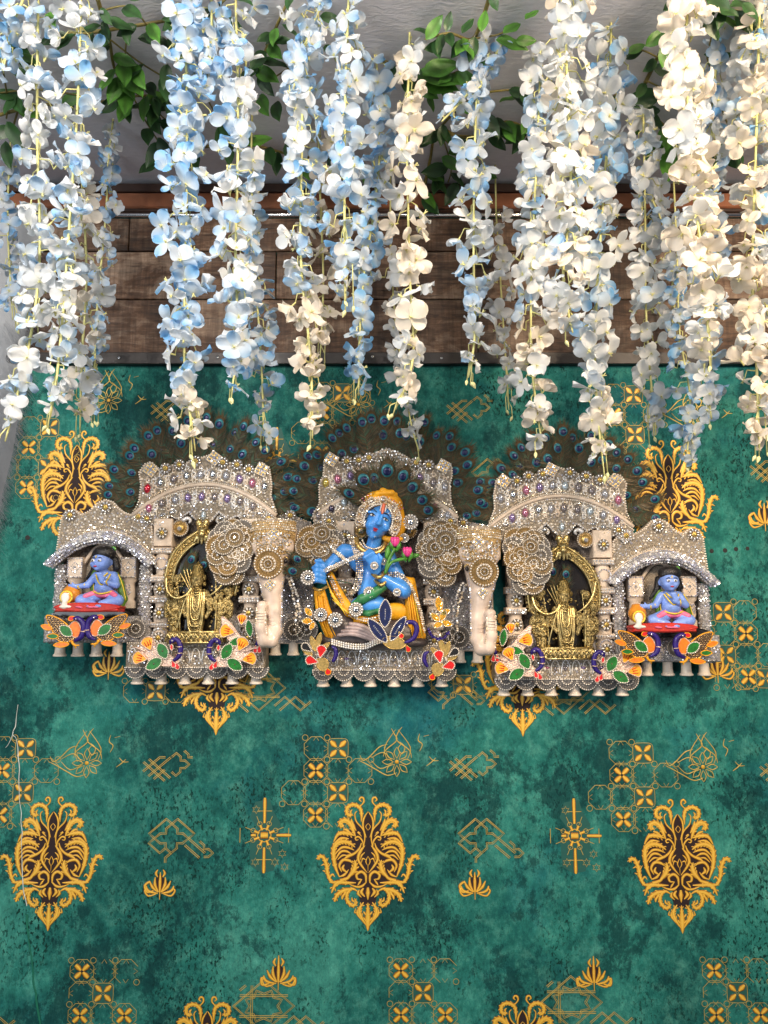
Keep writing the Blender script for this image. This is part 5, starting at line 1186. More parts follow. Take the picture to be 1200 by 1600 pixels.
# ---------------------------------------------------------------- elephant heads
def elephant(label, ox, oy, mir, ears):
    X = lambda x: ox + mir*(x-424); Y = lambda y: y + oy
    t = T('elephant_head', label, 'elephant head', ox, Y(1000), .060, 'cream elephant heads between the shrines')
    pr = [ell((X(425), Y(838), -12), (37, 34, 26)), ell((X(425), Y(824), -12), (35, 17, 22)), cone((X(425), Y(842), -6), (X(422), Y(900), -2), 30, 22), ell((X(405), Y(852), 4), (13, 16, 14)), ell((X(445), Y(852), 4), (13, 16, 14))]
    pr += chain([(X(422), Y(890), 2), (X(425), Y(920), 8), (X(430), Y(955), 13), (X(432), Y(985), 16), (X(427), Y(1001), 21), (X(416), Y(1000), 26), (X(412), Y(980), 28), (X(413), Y(948), 28)], [20, 16, 12, 10.5, 9.5, 9, 8.5, 7])
    pr += [ell((X(413), Y(945), 28), (8, 6, 7))]
    t.part('head', sculpt(pr, ['cream_paint'], 1.5, 5))
    for ex in (403, 446):
        mb = MB(); mb.ball((X(ex), Y(876), 13), (3.2, 4.2, 2.4), 'black_lacquer'); mb.tube([(X(ex) - 5, Y(874), 13), (X(ex), Y(869), 14.5), (X(ex) + 5, Y(874), 13)], 1.0, 'gold_setting', 5, n=3); t.part('eye', mb)
    # beaded cap and forehead cloth
    face_h = lambda a, b: -8 + 30*math.sqrt(max(0.02, 1 - ((a-X(425))/39)**2)) * (1 - .0*(b))
    mb = MB()
    for k in range(5):
        y = 811 + 4*k; w = 33 + k*.8; mb.stones_path([(X(425) - w + 2*w*i/24, Y(y) - 2*math.cos((i-12)/12*1.5), -9 + (26.5 + k*.9)*math.sqrt(max(.03, 1 - ((i-12)/12.5)**2))) for i in range(25)], 3.6, 1.8, 0, ['rhinestone_warm', 'rhinestone_warm', 'pearl'])
    for i in range(260):
        a = rnd.uniform(-31, 31); b = rnd.uniform(832, 862)
        if abs(a) > 31 - (b-832)*.15: continue
        hh = -6.5 + 29.5*math.sqrt(max(.05, 1 - (a/37)**2)); mb.stone(X(425) + a, Y(b), hh + 1, rnd.uniform(1.5, 2.2), rnd.choice(['rhinestone_warm', 'rhinestone', 'lace_gold']), 6, .5)
    t.part('rhinestones', mb, kind='stuff')
    mb = MB(); vs = []; fs = []
    for j in range(7):
        for i in range(13):
            a = -1 + i/6; w = 35.5 - j*.3; y = 812 + j*(8 + 1.2*(1-a*a)); vs.append((X(425) + a*w, Y(y), -8 + (27 + min(j, 3)*1.2)*math.sqrt(max(.03, 1 - (a*.96)**2))))
    for j in range(6):
        for i in range(12): fs.append((j*13+i, j*13+i+1, (j+1)*13+i+1, (j+1)*13+i))
    mb.add(vs, fs, 'lace_gold', True); t.part('forehead_cloth', mb)
    t.inst('medallion', SCG, X(421), Y(881), 23.5, 23, 0); t.inst('medallion', SCG, X(421), Y(881), 27, 13, 0)
    t.inst('brooch', BRO, X(421) + mir*8, Y(834), 25, 8, R(45)); t.inst('brooch', BRO, X(424), Y(914), 26, 7, R(45))
    mb = MB()      # beads down both edges of the trunk, rings on its turned-up tip
    for off in (-1, 1):
        mb.stones_path([(X(422 + off*21), Y(892), 8), (X(425 + off*16), Y(920), 14), (X(431 + off*11), Y(955), 18), (X(432 + off*9.5), Y(985), 21)], 3.4, 1.9, 0, ['rhinestone_lilac', 'rhinestone', 'rhinestone_warm'])
    for off in (-1, 1): mb.stones_path([(X(412 + off*6.5), Y(950), 32), (X(412 + off*7), Y(975), 33), (X(415 + off*8), Y(998), 31)], 3.2, 1.7, 0, ['rhinestone_warm', 'pearl'])
    t.part('trunk_beads', mb, kind='stuff')
    for k in range(5):
        m = MB(); y = Y(957 + 4.5*k); m.tube([(X(412) - 7.5, y, 30), (X(412) - 4, y, 34.5), (X(412), y, 36.2), (X(412) + 4, y, 34.5), (X(412) + 7.5, y, 30)], 1.3, 'ivory', 6, n=2); t.part('trunk_ring', m)
    for k in range(11):              # carved wrinkles down the trunk
        q = k/10; y = Y(924 + 62*q); xc = X(425.5 + 6.5*q); w = 14.5 - 5.6*q; hz = 9 + 9*q
        m = MB(); m.tube([(xc - w, y - 1, hz), (xc - w*.6, y + 1, hz + w*.72), (xc, y + 1.8, hz + w*.96), (xc + w*.6, y + 1, hz + w*.72), (xc + w, y - 1, hz)], [.5, 1.0, 1.2, 1.0, .5], 'cream_paint', 5, n=2); t.part('trunk_wrinkle', m)
    # lace ears
    for nm, cx, cy, L_ in ears:
        m = MB(); m.poly([(cx + a*.85, cy + b*.85) for a, b in [(x, y) for x, y in L_]], -12, -8, 'lace', 1); e = t.part('ear', m)
        order = sorted(L_, key=lambda q: -(q[0]**2 + q[1]**2))
        for i, (a, b) in enumerate(order): t.inst('lace_scallop', rnd.choice([SCA, SCA, SCB, SCG]), cx + a*.66, cy + b*.66, -7 + i*.9, rnd.uniform(17, 20.5), rnd.random()*.6 - .3, e, tilt=rnd.uniform(-.32, .05))
        for a, b in ((-10, -14), (10, 2), (-4, 20), (6, -26), (2, 0)):
            t.inst('lace_scallop', rnd.choice([SCA, SCG, SCA]), cx + a, cy + b, 2 + rnd.random()*2.5, rnd.uniform(13, 17), rnd.random()*.6 - .3, e, tilt=rnd.uniform(-.32, .05))
    # bracket with lace and feet behind the trunk
    mb = MB(); mb.poly([(X(398), Y(1008)), (X(398), Y(800)), (X(412), Y(803)), (X(428), Y(796)), (X(444), Y(793)), (X(456), Y(801)), (X(480), Y(808)), (X(488), Y(1008))], -52, -42, 'lace_grey', 2, 'cream_wood'); br = t.part('bracket', mb)
    mb = MB(); mb.stones_fill([(X(400), Y(1006)), (X(400), Y(900)), (X(486), Y(900)), (X(486), Y(1006))], 5.2, 2.0, -41, ['rhinestone', 'pearl_silver', 'rhinestone_lilac', 'lace_grey'], .85); mb.stones_path([(X(398), Y(803)), (X(428), Y(797)), (X(444), Y(795)), (X(480), Y(809))], 4, 1.8, -41.5, STN)
    t.part('rhinestones', mb, br, kind='stuff'); t.inst('rosette', ROS, X(446), Y(797), -40, 10, 0, br)
    for sx in (455, 475): t.inst('lace_scallop', SCB, X(sx), Y(985), -40, 19, 0, br)
    for sx in (424, 453, 480): t.inst('foot', FOOT, X(sx), Y(1013), -48, 10)
    # pearl rope hanging beside the trunk
    mb = MB(); mb.stones_path(catmull([(X(448), Y(900), 2), (X(456), Y(925), 0), (X(462), Y(955), -6), (X(458), Y(975), -10)], 6), 4, 2.4, 0, ['rhinestone_warm', 'pearl', 'rhinestone'], .6); mb.stones_path(catmull([(X(452), Y(898), 2), (X(464), Y(930), 0), (X(468), Y(965), -8)], 6), 4, 2.2, 0, ['rhinestone', 'pearl'], .6)
    t.part('bead_rope', mb, kind='stuff')
    return t
earA = [(0, -62), (22, -56), (30, -38), (28, -10), (22, 18), (8, 48), (-12, 46), (-26, 24), (-32, 4), (-32, -18), (-30, -40), (-18, -56)]
earB = [(0, -44), (22, -40), (34, -22), (36, 0), (28, 20), (8, 32), (-12, 30), (-26, 14), (-28, -8), (-22, -30)]
elephant('cream elephant head with a fully beaded trunk, beside the flute hand', 424, 0, 1, [('ear', 358, 864, earA), ('ear', 496, 858, earB)])
earC = [(-x, y) for x, y in earA]; earD = [(x, y) for x, y in earA]
elephant('cream elephant head with plain bare cheeks and clean beaded trunk on the lotus side', 752, 12, -1, [('ear', 691, 868, [(x*1.05, y) for x, y in earA]), ('ear', 826, 878, [(-x*1.05, y*1.02) for x, y in earA])])

# ================================================================ PEACOCK FEATHERS
mat('feather_tan', rgb(.09, .058, .02), .45, .25, .4, 160)
def feather_mesh(seed):
    r = random.Random(seed); m = MB()
    for i in range(84):
        t = i/84
        for sg in (-1, 1):
            l = (.36 + .34*math.sin(math.pi*min(1, t*1.05)))*r.uniform(.6, 1.4)
            a = R(30 + 55*t**2); ex = sg*l*math.cos(a); ey = -l*math.sin(a); yb = .75 - 1.9*t; h = r.uniform(0, .08); w = .036; q = r.uniform(-.09, .09)
            m.add([(0, yb, h), (0, yb + w, h), (ex*.6, yb + ey*.5 + w, h + .02), (ex*.6, yb + ey*.5, h + .02), (ex + q, yb + ey*1.15, h + .07)], [(0, 1, 2, 3), (3, 2, 4)], r.choice(['feather_barb', 'feather_bronze', 'feather_bronze', 'feather_green', 'feather_barb', 'feather_tan']))
    for i in range(60):
        a = math.pi*(i/59); c, s_ = math.cos(a), math.sin(a); l = r.uniform(.45, 1.0)
        m.add([(c*.2 - .03*s_, -1.1 - s_*.2, .03), (c*.2 + .03*s_, -1.1 - s_*.2, .03), (c*l*.7 + r.uniform(-.05, .05), -1.1 - s_*l*.95, .06 + r.uniform(0, .07))], [(0, 1, 2)], r.choice(['feather_bronze', 'feather_tan', 'feather_barb', 'feather_green']))
    m.sheet([(.40*math.cos(q*.4), -.55 + 1.0*math.sin(q*.4)) for q in range(16)], -.01, 'feather_barb')
    m.tube([(0, 2.6, .01), (0, 0, .04), (0, -1.0, .04)], [.03, .025, .012], 'feather_green', 5)
    return m.mesh('feather')
def eye_mesh():
    m = MB(); m.disc(0, -1.12, [(.31, .07), (.29, .09), (.1, .10)], 'feather_bronze', 18, .88, 1.3); m.disc(0, -1.06, [(.25, .105), (.23, .12), (.1, .125)], 'feather_teal', 16, .95, 1.1); m.disc(0, -1.02, [(.165, .13), (.15, .145), (.05, .15)], 'feather_navy', 14, 1.0, 1.05)
    return m.mesh('feather_eye')
FEA = [feather_mesh(i) for i in range(4)]; EYE = eye_mesh()
def feather(t, x, y, h, sc, ang, parent=None, name='feather'):
    o = t.inst(name, rnd.choice(FEA), x, y, h, sc, ang, parent, rnd.uniform(.85, 1.1), rnd.uniform(-.1, .1))
    e = bpy.data.objects.new('eye', EYE); COL.objects.link(e); e.parent = o
    return o
def fan(label, cx, cy, specs, d):
    t = T('feather_fan', label, 'feather fan', cx, cy, d, 'peacock feather fans behind the shrines')
    for a, rad, sc in specs:
        q = R(a); x = cx + rad*math.sin(q); y = cy - rad*math.cos(q)
        x -= math.sin(q)*sc*-1.1*-1; y += math.cos(q)*sc*1.1
        feather(t, x, y, rnd.uniform(0, 5), sc, q + rnd.uniform(-.12, .12))
    return t
rf = random.Random(3)
def ring(a0, a1, n, rad, j=8): return [(a0 + (a1-a0)*i/(n-1) + rf.uniform(-3, 3), rad + rf.uniform(-j, j), rf.uniform(25, 31)) for i in range(n)]
fan('dark peacock feather fan behind the shrine with the red gem', 312, 800, ring(-90, 84, 20, 144) + ring(-84, 90, 17, 116), .012)
fan('tallest peacock feather fan, behind the central domed shrine', 605, 800, ring(-86, 86, 23, 150) + ring(-90, 90, 18, 120), .014)
fan('dark peacock feather fan behind the shrine away from the fur drape', 884, 812, ring(-88, 86, 19, 136) + ring(-84, 80, 15, 108), .012)

# ================================================================ GOLD IDOLS
def idol(label, ox, oy):
    X = lambda x: ox + (x-310); Y = lambda y: y + oy
    t = T('gold_idol', label, 'idol', ox, Y(1003), .045, 'gold idols standing in the large shrines')
    arc = catmull([(258, 930), (254, 905), (258, 880), (268, 858), (285, 840), (302, 828), (311, 822), (320, 828), (337, 840), (354, 858), (364, 880), (368, 905), (364, 930)], 5)
    inn = catmull([(271, 930), (268, 905), (272, 884), (281, 866), (295, 852), (305, 842), (311, 838), (317, 842), (327, 852), (341, 866), (350, 884), (354, 905), (351, 930)], 5) if False else [((p.x-311)*.80 + 311, (p.y-930)*.85 + 930) for p in [Vector((q[0], q[1])) for q in [(258, 930), (254, 905), (258, 880), (268, 858), (285, 840), (302, 828), (311, 822), (320, 828), (337, 840), (354, 858), (364, 880), (368, 905), (364, 930)]]]
    inn = catmull([(p[0], p[1], 0) for p in inn], 5)
    outer = catmull([(258, 930, 0), (254, 905, 0), (258, 880, 0), (268, 858, 0), (285, 840, 0), (302, 828, 0), (311, 822, 0), (320, 828, 0), (337, 840, 0), (354, 858, 0), (364, 880, 0), (368, 905, 0), (364, 930, 0)], 5)
    mb = MB(); mb.poly([(X(p.x), Y(p.y)) for p in outer] + [(X(p.x), Y(p.y)) for p in inn[::-1]], -14, -4, 'brass', 2.2)
    mb.tube([(X(p.x), Y(p.y), -4) for p in outer], 2.2, 'brass_plain', 6); mb.tube([(X(p.x), Y(p.y), -4) for p in inn], 1.8, 'brass_plain', 6)
    fr = t.part('arch_frame', mb)
    mb = MB()
    for p in resample([Vector((X((a.x+b.x)/2), Y((a.y+b.y)/2), 0)) for a, b in zip(outer, inn)], 5.6): mb.ball((p.x, p.y, -3), (2.6, 2.2, 2.2), 'brass_plain', 7, 5, rnd.random()*3)
    for p in resample([Vector((X(a.x*1.0 + (a.x-311)*.04), Y(a.y - 1.5), 0)) for a in outer], 6.5): mb.ball((p.x, p.y, -8), (3.2, 3.0, 2.6), 'brass', 6, 5)
    t.part('arch_scrollwork', mb, fr, kind='stuff')
    mb = MB(); mb.poly([(X(p.x), Y(p.y)) for p in inn] + [(X(340), Y(985)), (X(282), Y(985))], -15, -12, 'black_lacquer'); t.part('back_plate', mb)
    # lion-mask finial
    t.part('finial', sculpt([ell((X(311), Y(822), -2), (9, 8, 8)), ell((X(305), Y(813), -2), (5, 7, 6)), ell((X(317), Y(813), -2), (5, 7, 6)), ell((X(311), Y(832), 2), (6, 6, 6)), cone((X(303), Y(836), 0), (X(299), Y(844), 0), 3, 2), cone((X(319), Y(836), 0), (X(323), Y(844), 0), 3, 2), cone((X(311), Y(838), 2), (X(311), Y(847), 1), 3, 2), cone((X(306), Y(837), 1), (X(305), Y(846), 0), 2.5, 1.6), cone((X(316), Y(837), 1), (X(317), Y(846), 0), 2.5, 1.6), ell((X(308), Y(820), 6), (2.4, 2.4, 3)), ell((X(314), Y(820), 6), (2.4, 2.4, 3))], ['brass_plain'], 1.1, 1.6))
    # figure
    b = [ell((X(308), Y(906), 10), (9.5, 12, 9.5)), ell((X(308), Y(912), 14), (7, 6, 6)), cone((X(308), Y(905), 19), (X(308), Y(910), 20.5), 1.2, 1.8), ell((X(304), Y(905), 17.5), (2, 1.2, 1.4)), ell((X(312), Y(905), 17.5), (2, 1.2, 1.4)), ell((X(308), Y(914.5), 19), (2.8, 1, 1.4)),
         cone((X(308), Y(916), 7), (X(308), Y(924), 6), 6, 7), cone((X(296), Y(927), 5), (X(320), Y(927), 5), 6.5, 6.5), ell((X(308), Y(936), 6), (13, 14, 9)), cone((X(308), Y(946), 6), (X(308), Y(980), 6), 13, 10.5), cone((X(303), Y(978), 8), (X(302), Y(986), 10), 5, 4), cone((X(313), Y(978), 8), (X(314), Y(986), 10), 5, 4)]
    b += chain([(X(295), Y(928), 6), (X(284), Y(942), 8), (X(278), Y(930), 12)], [5, 4, 3]) + chain([(X(321), Y(928), 6), (X(334), Y(942), 8), (X(341), Y(930), 12)], [5, 4, 3]) + chain([(X(297), Y(932), 9), (X(288), Y(952), 13), (X(294), Y(962), 18)], [4.5, 4, 3]) + chain([(X(319), Y(932), 9), (X(330), Y(952), 13), (X(325), Y(964), 18)], [4.5, 4, 3])
    t.part('body', sculpt(b, ['brass'], 1.1, 2.0))
    t.part('crown', sculpt([cone((X(308), Y(898), 8), (X(308), Y(886), 7), 11, 8), cone((X(308), Y(886), 7), (X(308), Y(878), 7), 6, 2), ell((X(297), Y(902), 8), (3, 5, 4)), ell((X(319), Y(902), 8), (3, 5, 4)), ell((X(297), Y(912), 9), (3, 4, 3)), ell((X(319), Y(912), 9), (3, 4, 3))], ['brass_dark'], 1.1, 1.5))
    mb = MB()
    for k, (w, yb) in enumerate(((5, 955), (8, 968), (11, 978), (13, 986))):
        mb.tube(catmull([(X(308 - w), Y(922), 13 + k*.3), (X(308 - w), Y(945), 18), (X(308 - w*.7), Y(yb - 4), 19), (X(308), Y(yb), 19.5), (X(308 + w*.7), Y(yb - 4), 19), (X(308 + w), Y(945), 18), (X(308 + w), Y(922), 13)], 4), 1.35, 'brass_plain', 5)
    for yy, w in ((920, 7), (924, 9), (928, 11)): mb.tube(catmull([(X(308 - w), Y(yy - 3), 10), (X(308), Y(yy + 2), 17), (X(308 + w), Y(yy - 3), 10)], 5), 1.2, 'brass_plain', 5)
    mb.stones_path(catmull([(X(296), Y(925), 13), (X(295), Y(960), 18), (X(308), Y(990), 19), (X(321), Y(960), 18), (X(320), Y(925), 13)], 6), 3.2, 1.3, 0, 'brass_plain', ball=True)
    t.part('garland', mb)
    for nm, pts, rr in (('spear', [(279, 986, 16), (291, 940, 18), (302, 918, 16)], 1.2), ('arrow', [(300, 925, 10), (292, 905, 12), (286, 888, 12)], .9), ('arrow', [(301, 925, 10), (296, 905, 12), (291, 887, 12)], .9), ('arrow', [(302, 925, 10), (300, 905, 12), (297, 888, 12)], .9), ('arrow', [(299, 927, 10), (289, 908, 12), (281, 894, 12)], .9), ('bow', [(258, 900, 6), (262, 922, 12), (276, 934, 16), (292, 930, 16), (300, 918, 14)], 2.2), ('bow', [(360, 880, 6), (352, 905, 12), (340, 922, 14), (326, 932, 14)], 2.0), ('staff', [(338, 986, 12), (339, 945, 12), (336, 900, 10)], 1.3), ('staff', [(283, 986, 10), (281, 950, 10), (276, 905, 8)], 1.3)):
        mb = MB(); mb.tube([(X(x), Y(y), h) for x, y, h in pts], [rr]*(len(pts)-1) + [rr*.5], 'brass_plain', 6, n=5); t.part(nm, mb)
    for sx, sg in ((274, 1), (344, -1)):
        a = [ell((X(sx), Y(936), 6), (5, 6, 5)), cone((X(sx), Y(930), 6), (X(sx), Y(922), 5), 4.5, 2), ell((X(sx), Y(948), 5), (7, 9, 6)), cone((X(sx), Y(955), 5), (X(sx), Y(984), 5), 6.5, 6), *chain([(X(sx - sg*5), Y(944), 6), (X(sx - sg*10), Y(954), 9), (X(sx - sg*4), Y(960), 12)], [3, 2.6, 2.2]), *chain([(X(sx + sg*5), Y(944), 6), (X(sx + sg*9), Y(952), 9), (X(sx + sg*8), Y(940), 12)], [3, 2.6, 2.2]), ell((X(sx), Y(966), 8), (8, 4, 5))]
        t.part('attendant', sculpt(a, ['brass'], 1.1, 1.6))
        p = [ell((X(sx - sg*10), Y(922), 2), (8, 8.5, 7)), cone((X(sx - sg*14), Y(930), 2), (X(sx - sg*4), Y(940), 4), 4, 3), ell((X(sx - sg*12), Y(948), 0), (8, 12, 7)), cone((X(sx - sg*8), Y(960), 0), (X(sx - sg*2), Y(984), 2), 7, 6), ell((X(sx - sg*14), Y(960), 2), (5, 6, 5)), ell((X(sx - sg*2), Y(905), -2), (6, 9, 6)), ell((X(sx + sg*4), Y(900), 0), (4, 5, 4))]
        t.part('side_ornament', sculpt(p, ['brass'], 1.2, 2.0))
    mb = MB(); mb.box(X(308) - 42, X(308) + 42, Y(986), Y(1004), -14, 20, 'brass', 3); mb.tube([(X(266), Y(987), 18), (X(350), Y(987), 18)], 2, 'brass_plain', 6); mb.tube([(X(266), Y(1003), 19), (X(350), Y(1003), 19)], 2, 'brass_plain', 6)
    for k in range(12):
        x = X(268 + 7.2*k); mb.tube([(x - 5, Y(1002), 20), (x, Y(990), 22), (x + 5, Y(1002), 20)], 1.4, 'brass_plain', 5, n=2)
    t.part('pedestal', mb)
    mb = MB()
    for i in range(170):
        x = rnd.choice([274, 344]) + rnd.gauss(0, 8); y = rnd.uniform(905, 985); mb.ball((X(x), Y(y), rnd.uniform(6, 13)), rnd.uniform(1.1, 2.2), rnd.choice(['brass', 'brass_plain', 'brass_dark']), 6, 4)
    for i in range(60): q = rnd.uniform(0, 6.28); mb.ball((X(308 + 9*math.cos(q)), Y(932 + 14*math.sin(q)), 15), rnd.uniform(.9, 1.5), 'brass_plain', 6, 4)
    t.part('fine_ornament', mb, kind='stuff')
    return t
idol('gold standing idol under the red gem crest, overlapped by an elephant ear', 310, 0)
idol('gold standing idol in an arched frame, far from the fur drape', 884, 25)
for cx, cy, a, nm in ((290, 872, 20, 'peacock feather tucked behind the gold idol beside the red gem'), (868, 892, -10, 'peacock feather tucked behind the gold idol far from the fur drape')):
    t = T('peacock_feather', nm, 'feather', cx, cy + 20, .040, 'single peacock feathers tucked in the shrines'); feather(t, cx, cy + 26, -1, 24, R(a)); feather(t, cx + 12, cy + 28, -.5, 22, R(a + 22))
t = T('peacock_feather', 'peacock feather pair at the tip of the flute', 'feather', 470, 895, .075, 'single peacock feathers tucked in the shrines'); feather(t, 484, 898, 0, 26, R(-78)); feather(t, 484, 890, 1, 24, R(-50))

mat('peach_lace', rgb(.78, .55, .36), .42, .2, .25, 200, .9, 560, 'vor')
# ================================================================ BLUE FLUTE PLAYER
t = T('figurine', 'blue flute player figurine in an orange turban seated in the central shrine', 'figurine', 580, 1015, .062)
b = [ell((592, 812, 12), (20, 27, 21), 20), ell((584, 829, 17), (12, 11, 13), 20), cone((597, 803, 32), (592, 818, 37), 2.2, 3.6), ell((592, 819, 35), (4.4, 2.6, 3.2), 20), ell((579, 819, 25), (8, 8, 7)), ell((601, 822, 24), (8, 8, 7)), ell((582, 800, 28), (8, 3.2, 4), 14), ell((604, 804, 27), (8, 3.2, 4), 14), ell((582, 837, 24), (5.2, 4.5, 5)),
     cone((587, 834, 4), (581, 858, -2), 10.5, 12), ell((574, 874, -4), (31, 24, 15), 8), cone((540, 859, -4), (605, 862, -6), 12, 11), ell((577, 912, -2), (19, 36, 13), 6), ell((577, 945, 0), (30, 17, 18))]
b += chain([(536, 858, -2), (515, 880, 6), (501, 898, 18)], [11, 8.2, 6.6]) + [ell((501, 897, 22), (8, 13, 7.5))]
for i in range(4): b += chain([(508, 887 + 7.5*i, 25), (496, 884 + 7.5*i, 30), (490, 887 + 7.5*i, 26)], [3.4, 3.4, 2.8])
b += chain([(507, 882, 24), (501, 876, 28), (495, 876, 30)], [3.4, 3, 2.6])
b += chain([(606, 864, -4), (632, 924, 6)], [11, 11.5]) + chain([(630, 922, 10), (598, 903, 19)], [12.5, 7.8]) + [ell((585, 886, 22), (10, 12, 6), -35)]
for i in range(4): b += chain([(580 + 3.6*i, 882 - 2.2*i, 25), (571 + 3.8*i, 871 - 2.5*i, 28), (566 + 4*i, 866 - 2.5*i, 25)], [3.2, 2.9, 2.3])
b += chain([(592, 884, 25), (595, 872, 28), (592, 866, 28)], [3.2, 3, 2.4])
t.part('body', sculpt(b, ['skin_blue'], 1.15, 3.0))
def wave(pts, rr, amp, m):     # pleated fall of cloth
    out = []
    for k in range(-1, 2):
        out += chain([(p[0] + k*r_*.62, p[1], p[2] - abs(k)*1.5 + amp*(k == 0)) for p, r_ in zip(pts, rr)], [r_*.52 for r_ in rr], m)
    return out
c = wave([(640, 905, 2), (645, 945, 4), (652, 994, 2)], [8, 10, 12], 2, 0) + chain([(612, 900, 2), (640, 910, 2)], [6, 9]) + wave([(499, 924, 8), (506, 958, 8), (520, 998, 4)], [8, 11, 9], 1.5, 0) + chain([(515, 895, 4), (528, 925, 8), (546, 955, 12)], [5, 7, 9]) + [ell((575, 964, 4), (28, 7, 14)), ell((618, 955, -4), (22, 14, 10)), ell((572, 970, 10), (20, 6, 9))]
t.part('robe', sculpt(c, ['cloth_orange'], 1.3, 2.0))
mf = MB()
for k in range(7): mf.tube([(508 + 2*k, 900 + 6*k, 12 + k), (520 + 3.5*k, 930 + 4*k, 17 + k), (540 + 5*k, 958 + 2*k, 24)], [.8, 1.3, .8], 'paint_yellow' if k % 3 == 0 else 'cloth_orange', 5, n=3)
for k in range(4): mf.tube([(636 + 3*k, 912, 9), (640 + 3.5*k, 950, 13), (644 + 5*k, 994, 11)], [.8, 1.4, 1.0], 'paint_yellow' if k == 3 else 'cloth_orange', 5, n=3)
for k in range(4): mf.tube([(494 + 4*k, 930, 15), (500 + 4*k, 962, 16), (514 + 4*k, 996, 11)], [.8, 1.3, .8], 'cloth_orange', 5, n=3)
t.part('robe_folds', mf, kind='stuff')
t.part('green_sash', sculpt(chain([(549, 950, 12), (566, 936, 17), (584, 926, 18), (606, 912, 12)], [6, 8, 8, 6]) + chain([(556, 956, 14), (576, 958, 19), (600, 952, 14)], [4, 5, 4]), ['cloth_green'], 1.2, 2))
t.part('turban', sculpt([ell((599, 782, -2), (31, 20, 23), 20), ell((591, 777, 0), (21, 13, 19), -20), ell((612, 784, -2), (18, 18, 20), 30)] + chain([(574, 790, 10), (590, 768, 18), (612, 766, 14), (624, 780, 4)], [4, 5, 5, 4]) + chain([(578, 780, 14), (598, 762, 16), (618, 768, 8)], [3.5, 4, 4]) + chain([(622, 795, -2), (627, 818, -4), (622, 838, -4)], [10, 9, 5]) + chain([(600, 838, 8), (612, 842, 10), (626, 840, 8)], [4, 6, 4]), ['cloth_orange'], 1.2, 1.6))
hd = MB()      # jewelled head band
ringp = lambda rx, ry, a: (591 + rx*math.cos(a)*math.cos(.24) - ry*math.sin(a)*math.sin(.24), 812 + rx*math.cos(a)*math.sin(.24) + ry*math.sin(a)*math.cos(.24))
A_ = [R(150 + i*6) for i in range(41)]
hd.tube([(*ringp(29, 33, a), 16 - 3*abs(math.cos(a))) for a in A_], 7.5, 'peach_lace', 8)
band = t.part('head_band', hd)
hb = MB(); hb.stones_path([(*ringp(22.5, 26.5, a), 23) for a in A_], 3.5, 1.9, 0, 'pearl', ball=True); hb.stones_path([(*ringp(35, 38, a), 20) for a in A_], 4, 2.0, 0, ['pearl', 'rhinestone_warm'], ball=True)
for a in A_[::1]:
    for rr in (27, 31): hb.stone(*ringp(rr + rnd.uniform(-1, 1), rr + 3.5, a), 23.5, 1.6, rnd.choice(['rhinestone_warm', 'pearl', 'lace_gold']))
t.part('pearls', hb, band, kind='stuff')
tb = MB()
for rr, st_ in ((40, 4.2), (45, 5.0)):
    tb.stones_path([(*ringp(rr - 1, rr + 1, R(215 + 5*i)), 19 - (rr - 38)*1.1) for i in range(22)], st_, 1.7, 0, ['pearl', 'rhinestone_warm', 'jewel_pink'])
t.part('turban_beads', tb, kind='stuff')
for a in (165, 200, 235, 270, 305, 340, 372): q = ringp(30, 34, R(a)); t.inst('pearl_rosette', PROSW, q[0], q[1], 21.5, 7.0, 0, band)
for ex, ey, sg in ((582, 804, 1), (602, 811, 1)):
    m = MB(); m.ball((ex, ey, 30.5), (4.6, 1.9, 2.2), 'paint_white', 10, 6, .36); m.ball((ex + .6, ey + .2, 32.0), (1.8, 1.8, 1.3), 'black_lacquer', 8, 5); m.tube([(ex - 5.2, ey - 1.4, 30.5), (ex - .2, ey - 2.8, 33), (ex + 5.2, ey + 1.8, 30.5)], [.6, .9, .6], 'black_lacquer', 5, n=3); t.part('eye', m)
    m = MB(); m.tube([(ex - 6, ey - 8, 30), (ex + 1, ey - 9.5, 32.5), (ex + 7, ey - 4.5, 31)], [.5, 1.0, .5], 'black_lacquer', 5, n=4); t.part('eyebrow', m)
m = MB(); m.ball((587, 826.2, 33.5), (4.6, 1.5, 2.2), 'lip_red', 10, 6, .36); m.ball((586, 828.8, 32.6), (3.4, 1.5, 2.2), 'lip_red', 10, 6, .36); t.part('lips', m)
m = MB(); m.tube([(600, 786, 28), (598, 796, 32), (597, 803, 34.5)], [2.8, 2.8, 1.4], 'mark_red', 6, n=3); m.tube([(596.2, 787, 28), (594, 798, 31.5)], 1.0, 'paint_white', 5); m.tube([(604, 788, 27), (601.4, 799, 31.5)], 1.0, 'paint_white', 5); t.part('forehead_mark', m)
m = MB()
for q in [(574, 797, 27), (577, 792, 27), (571, 803, 25), (568, 812, 22), (570, 818, 23), (586, 838, 28), (608, 801, 28), (611, 807, 26)]: m.stone(*q, 1.5, 'rhinestone')
t.part('face_gems', m, kind='stuff')
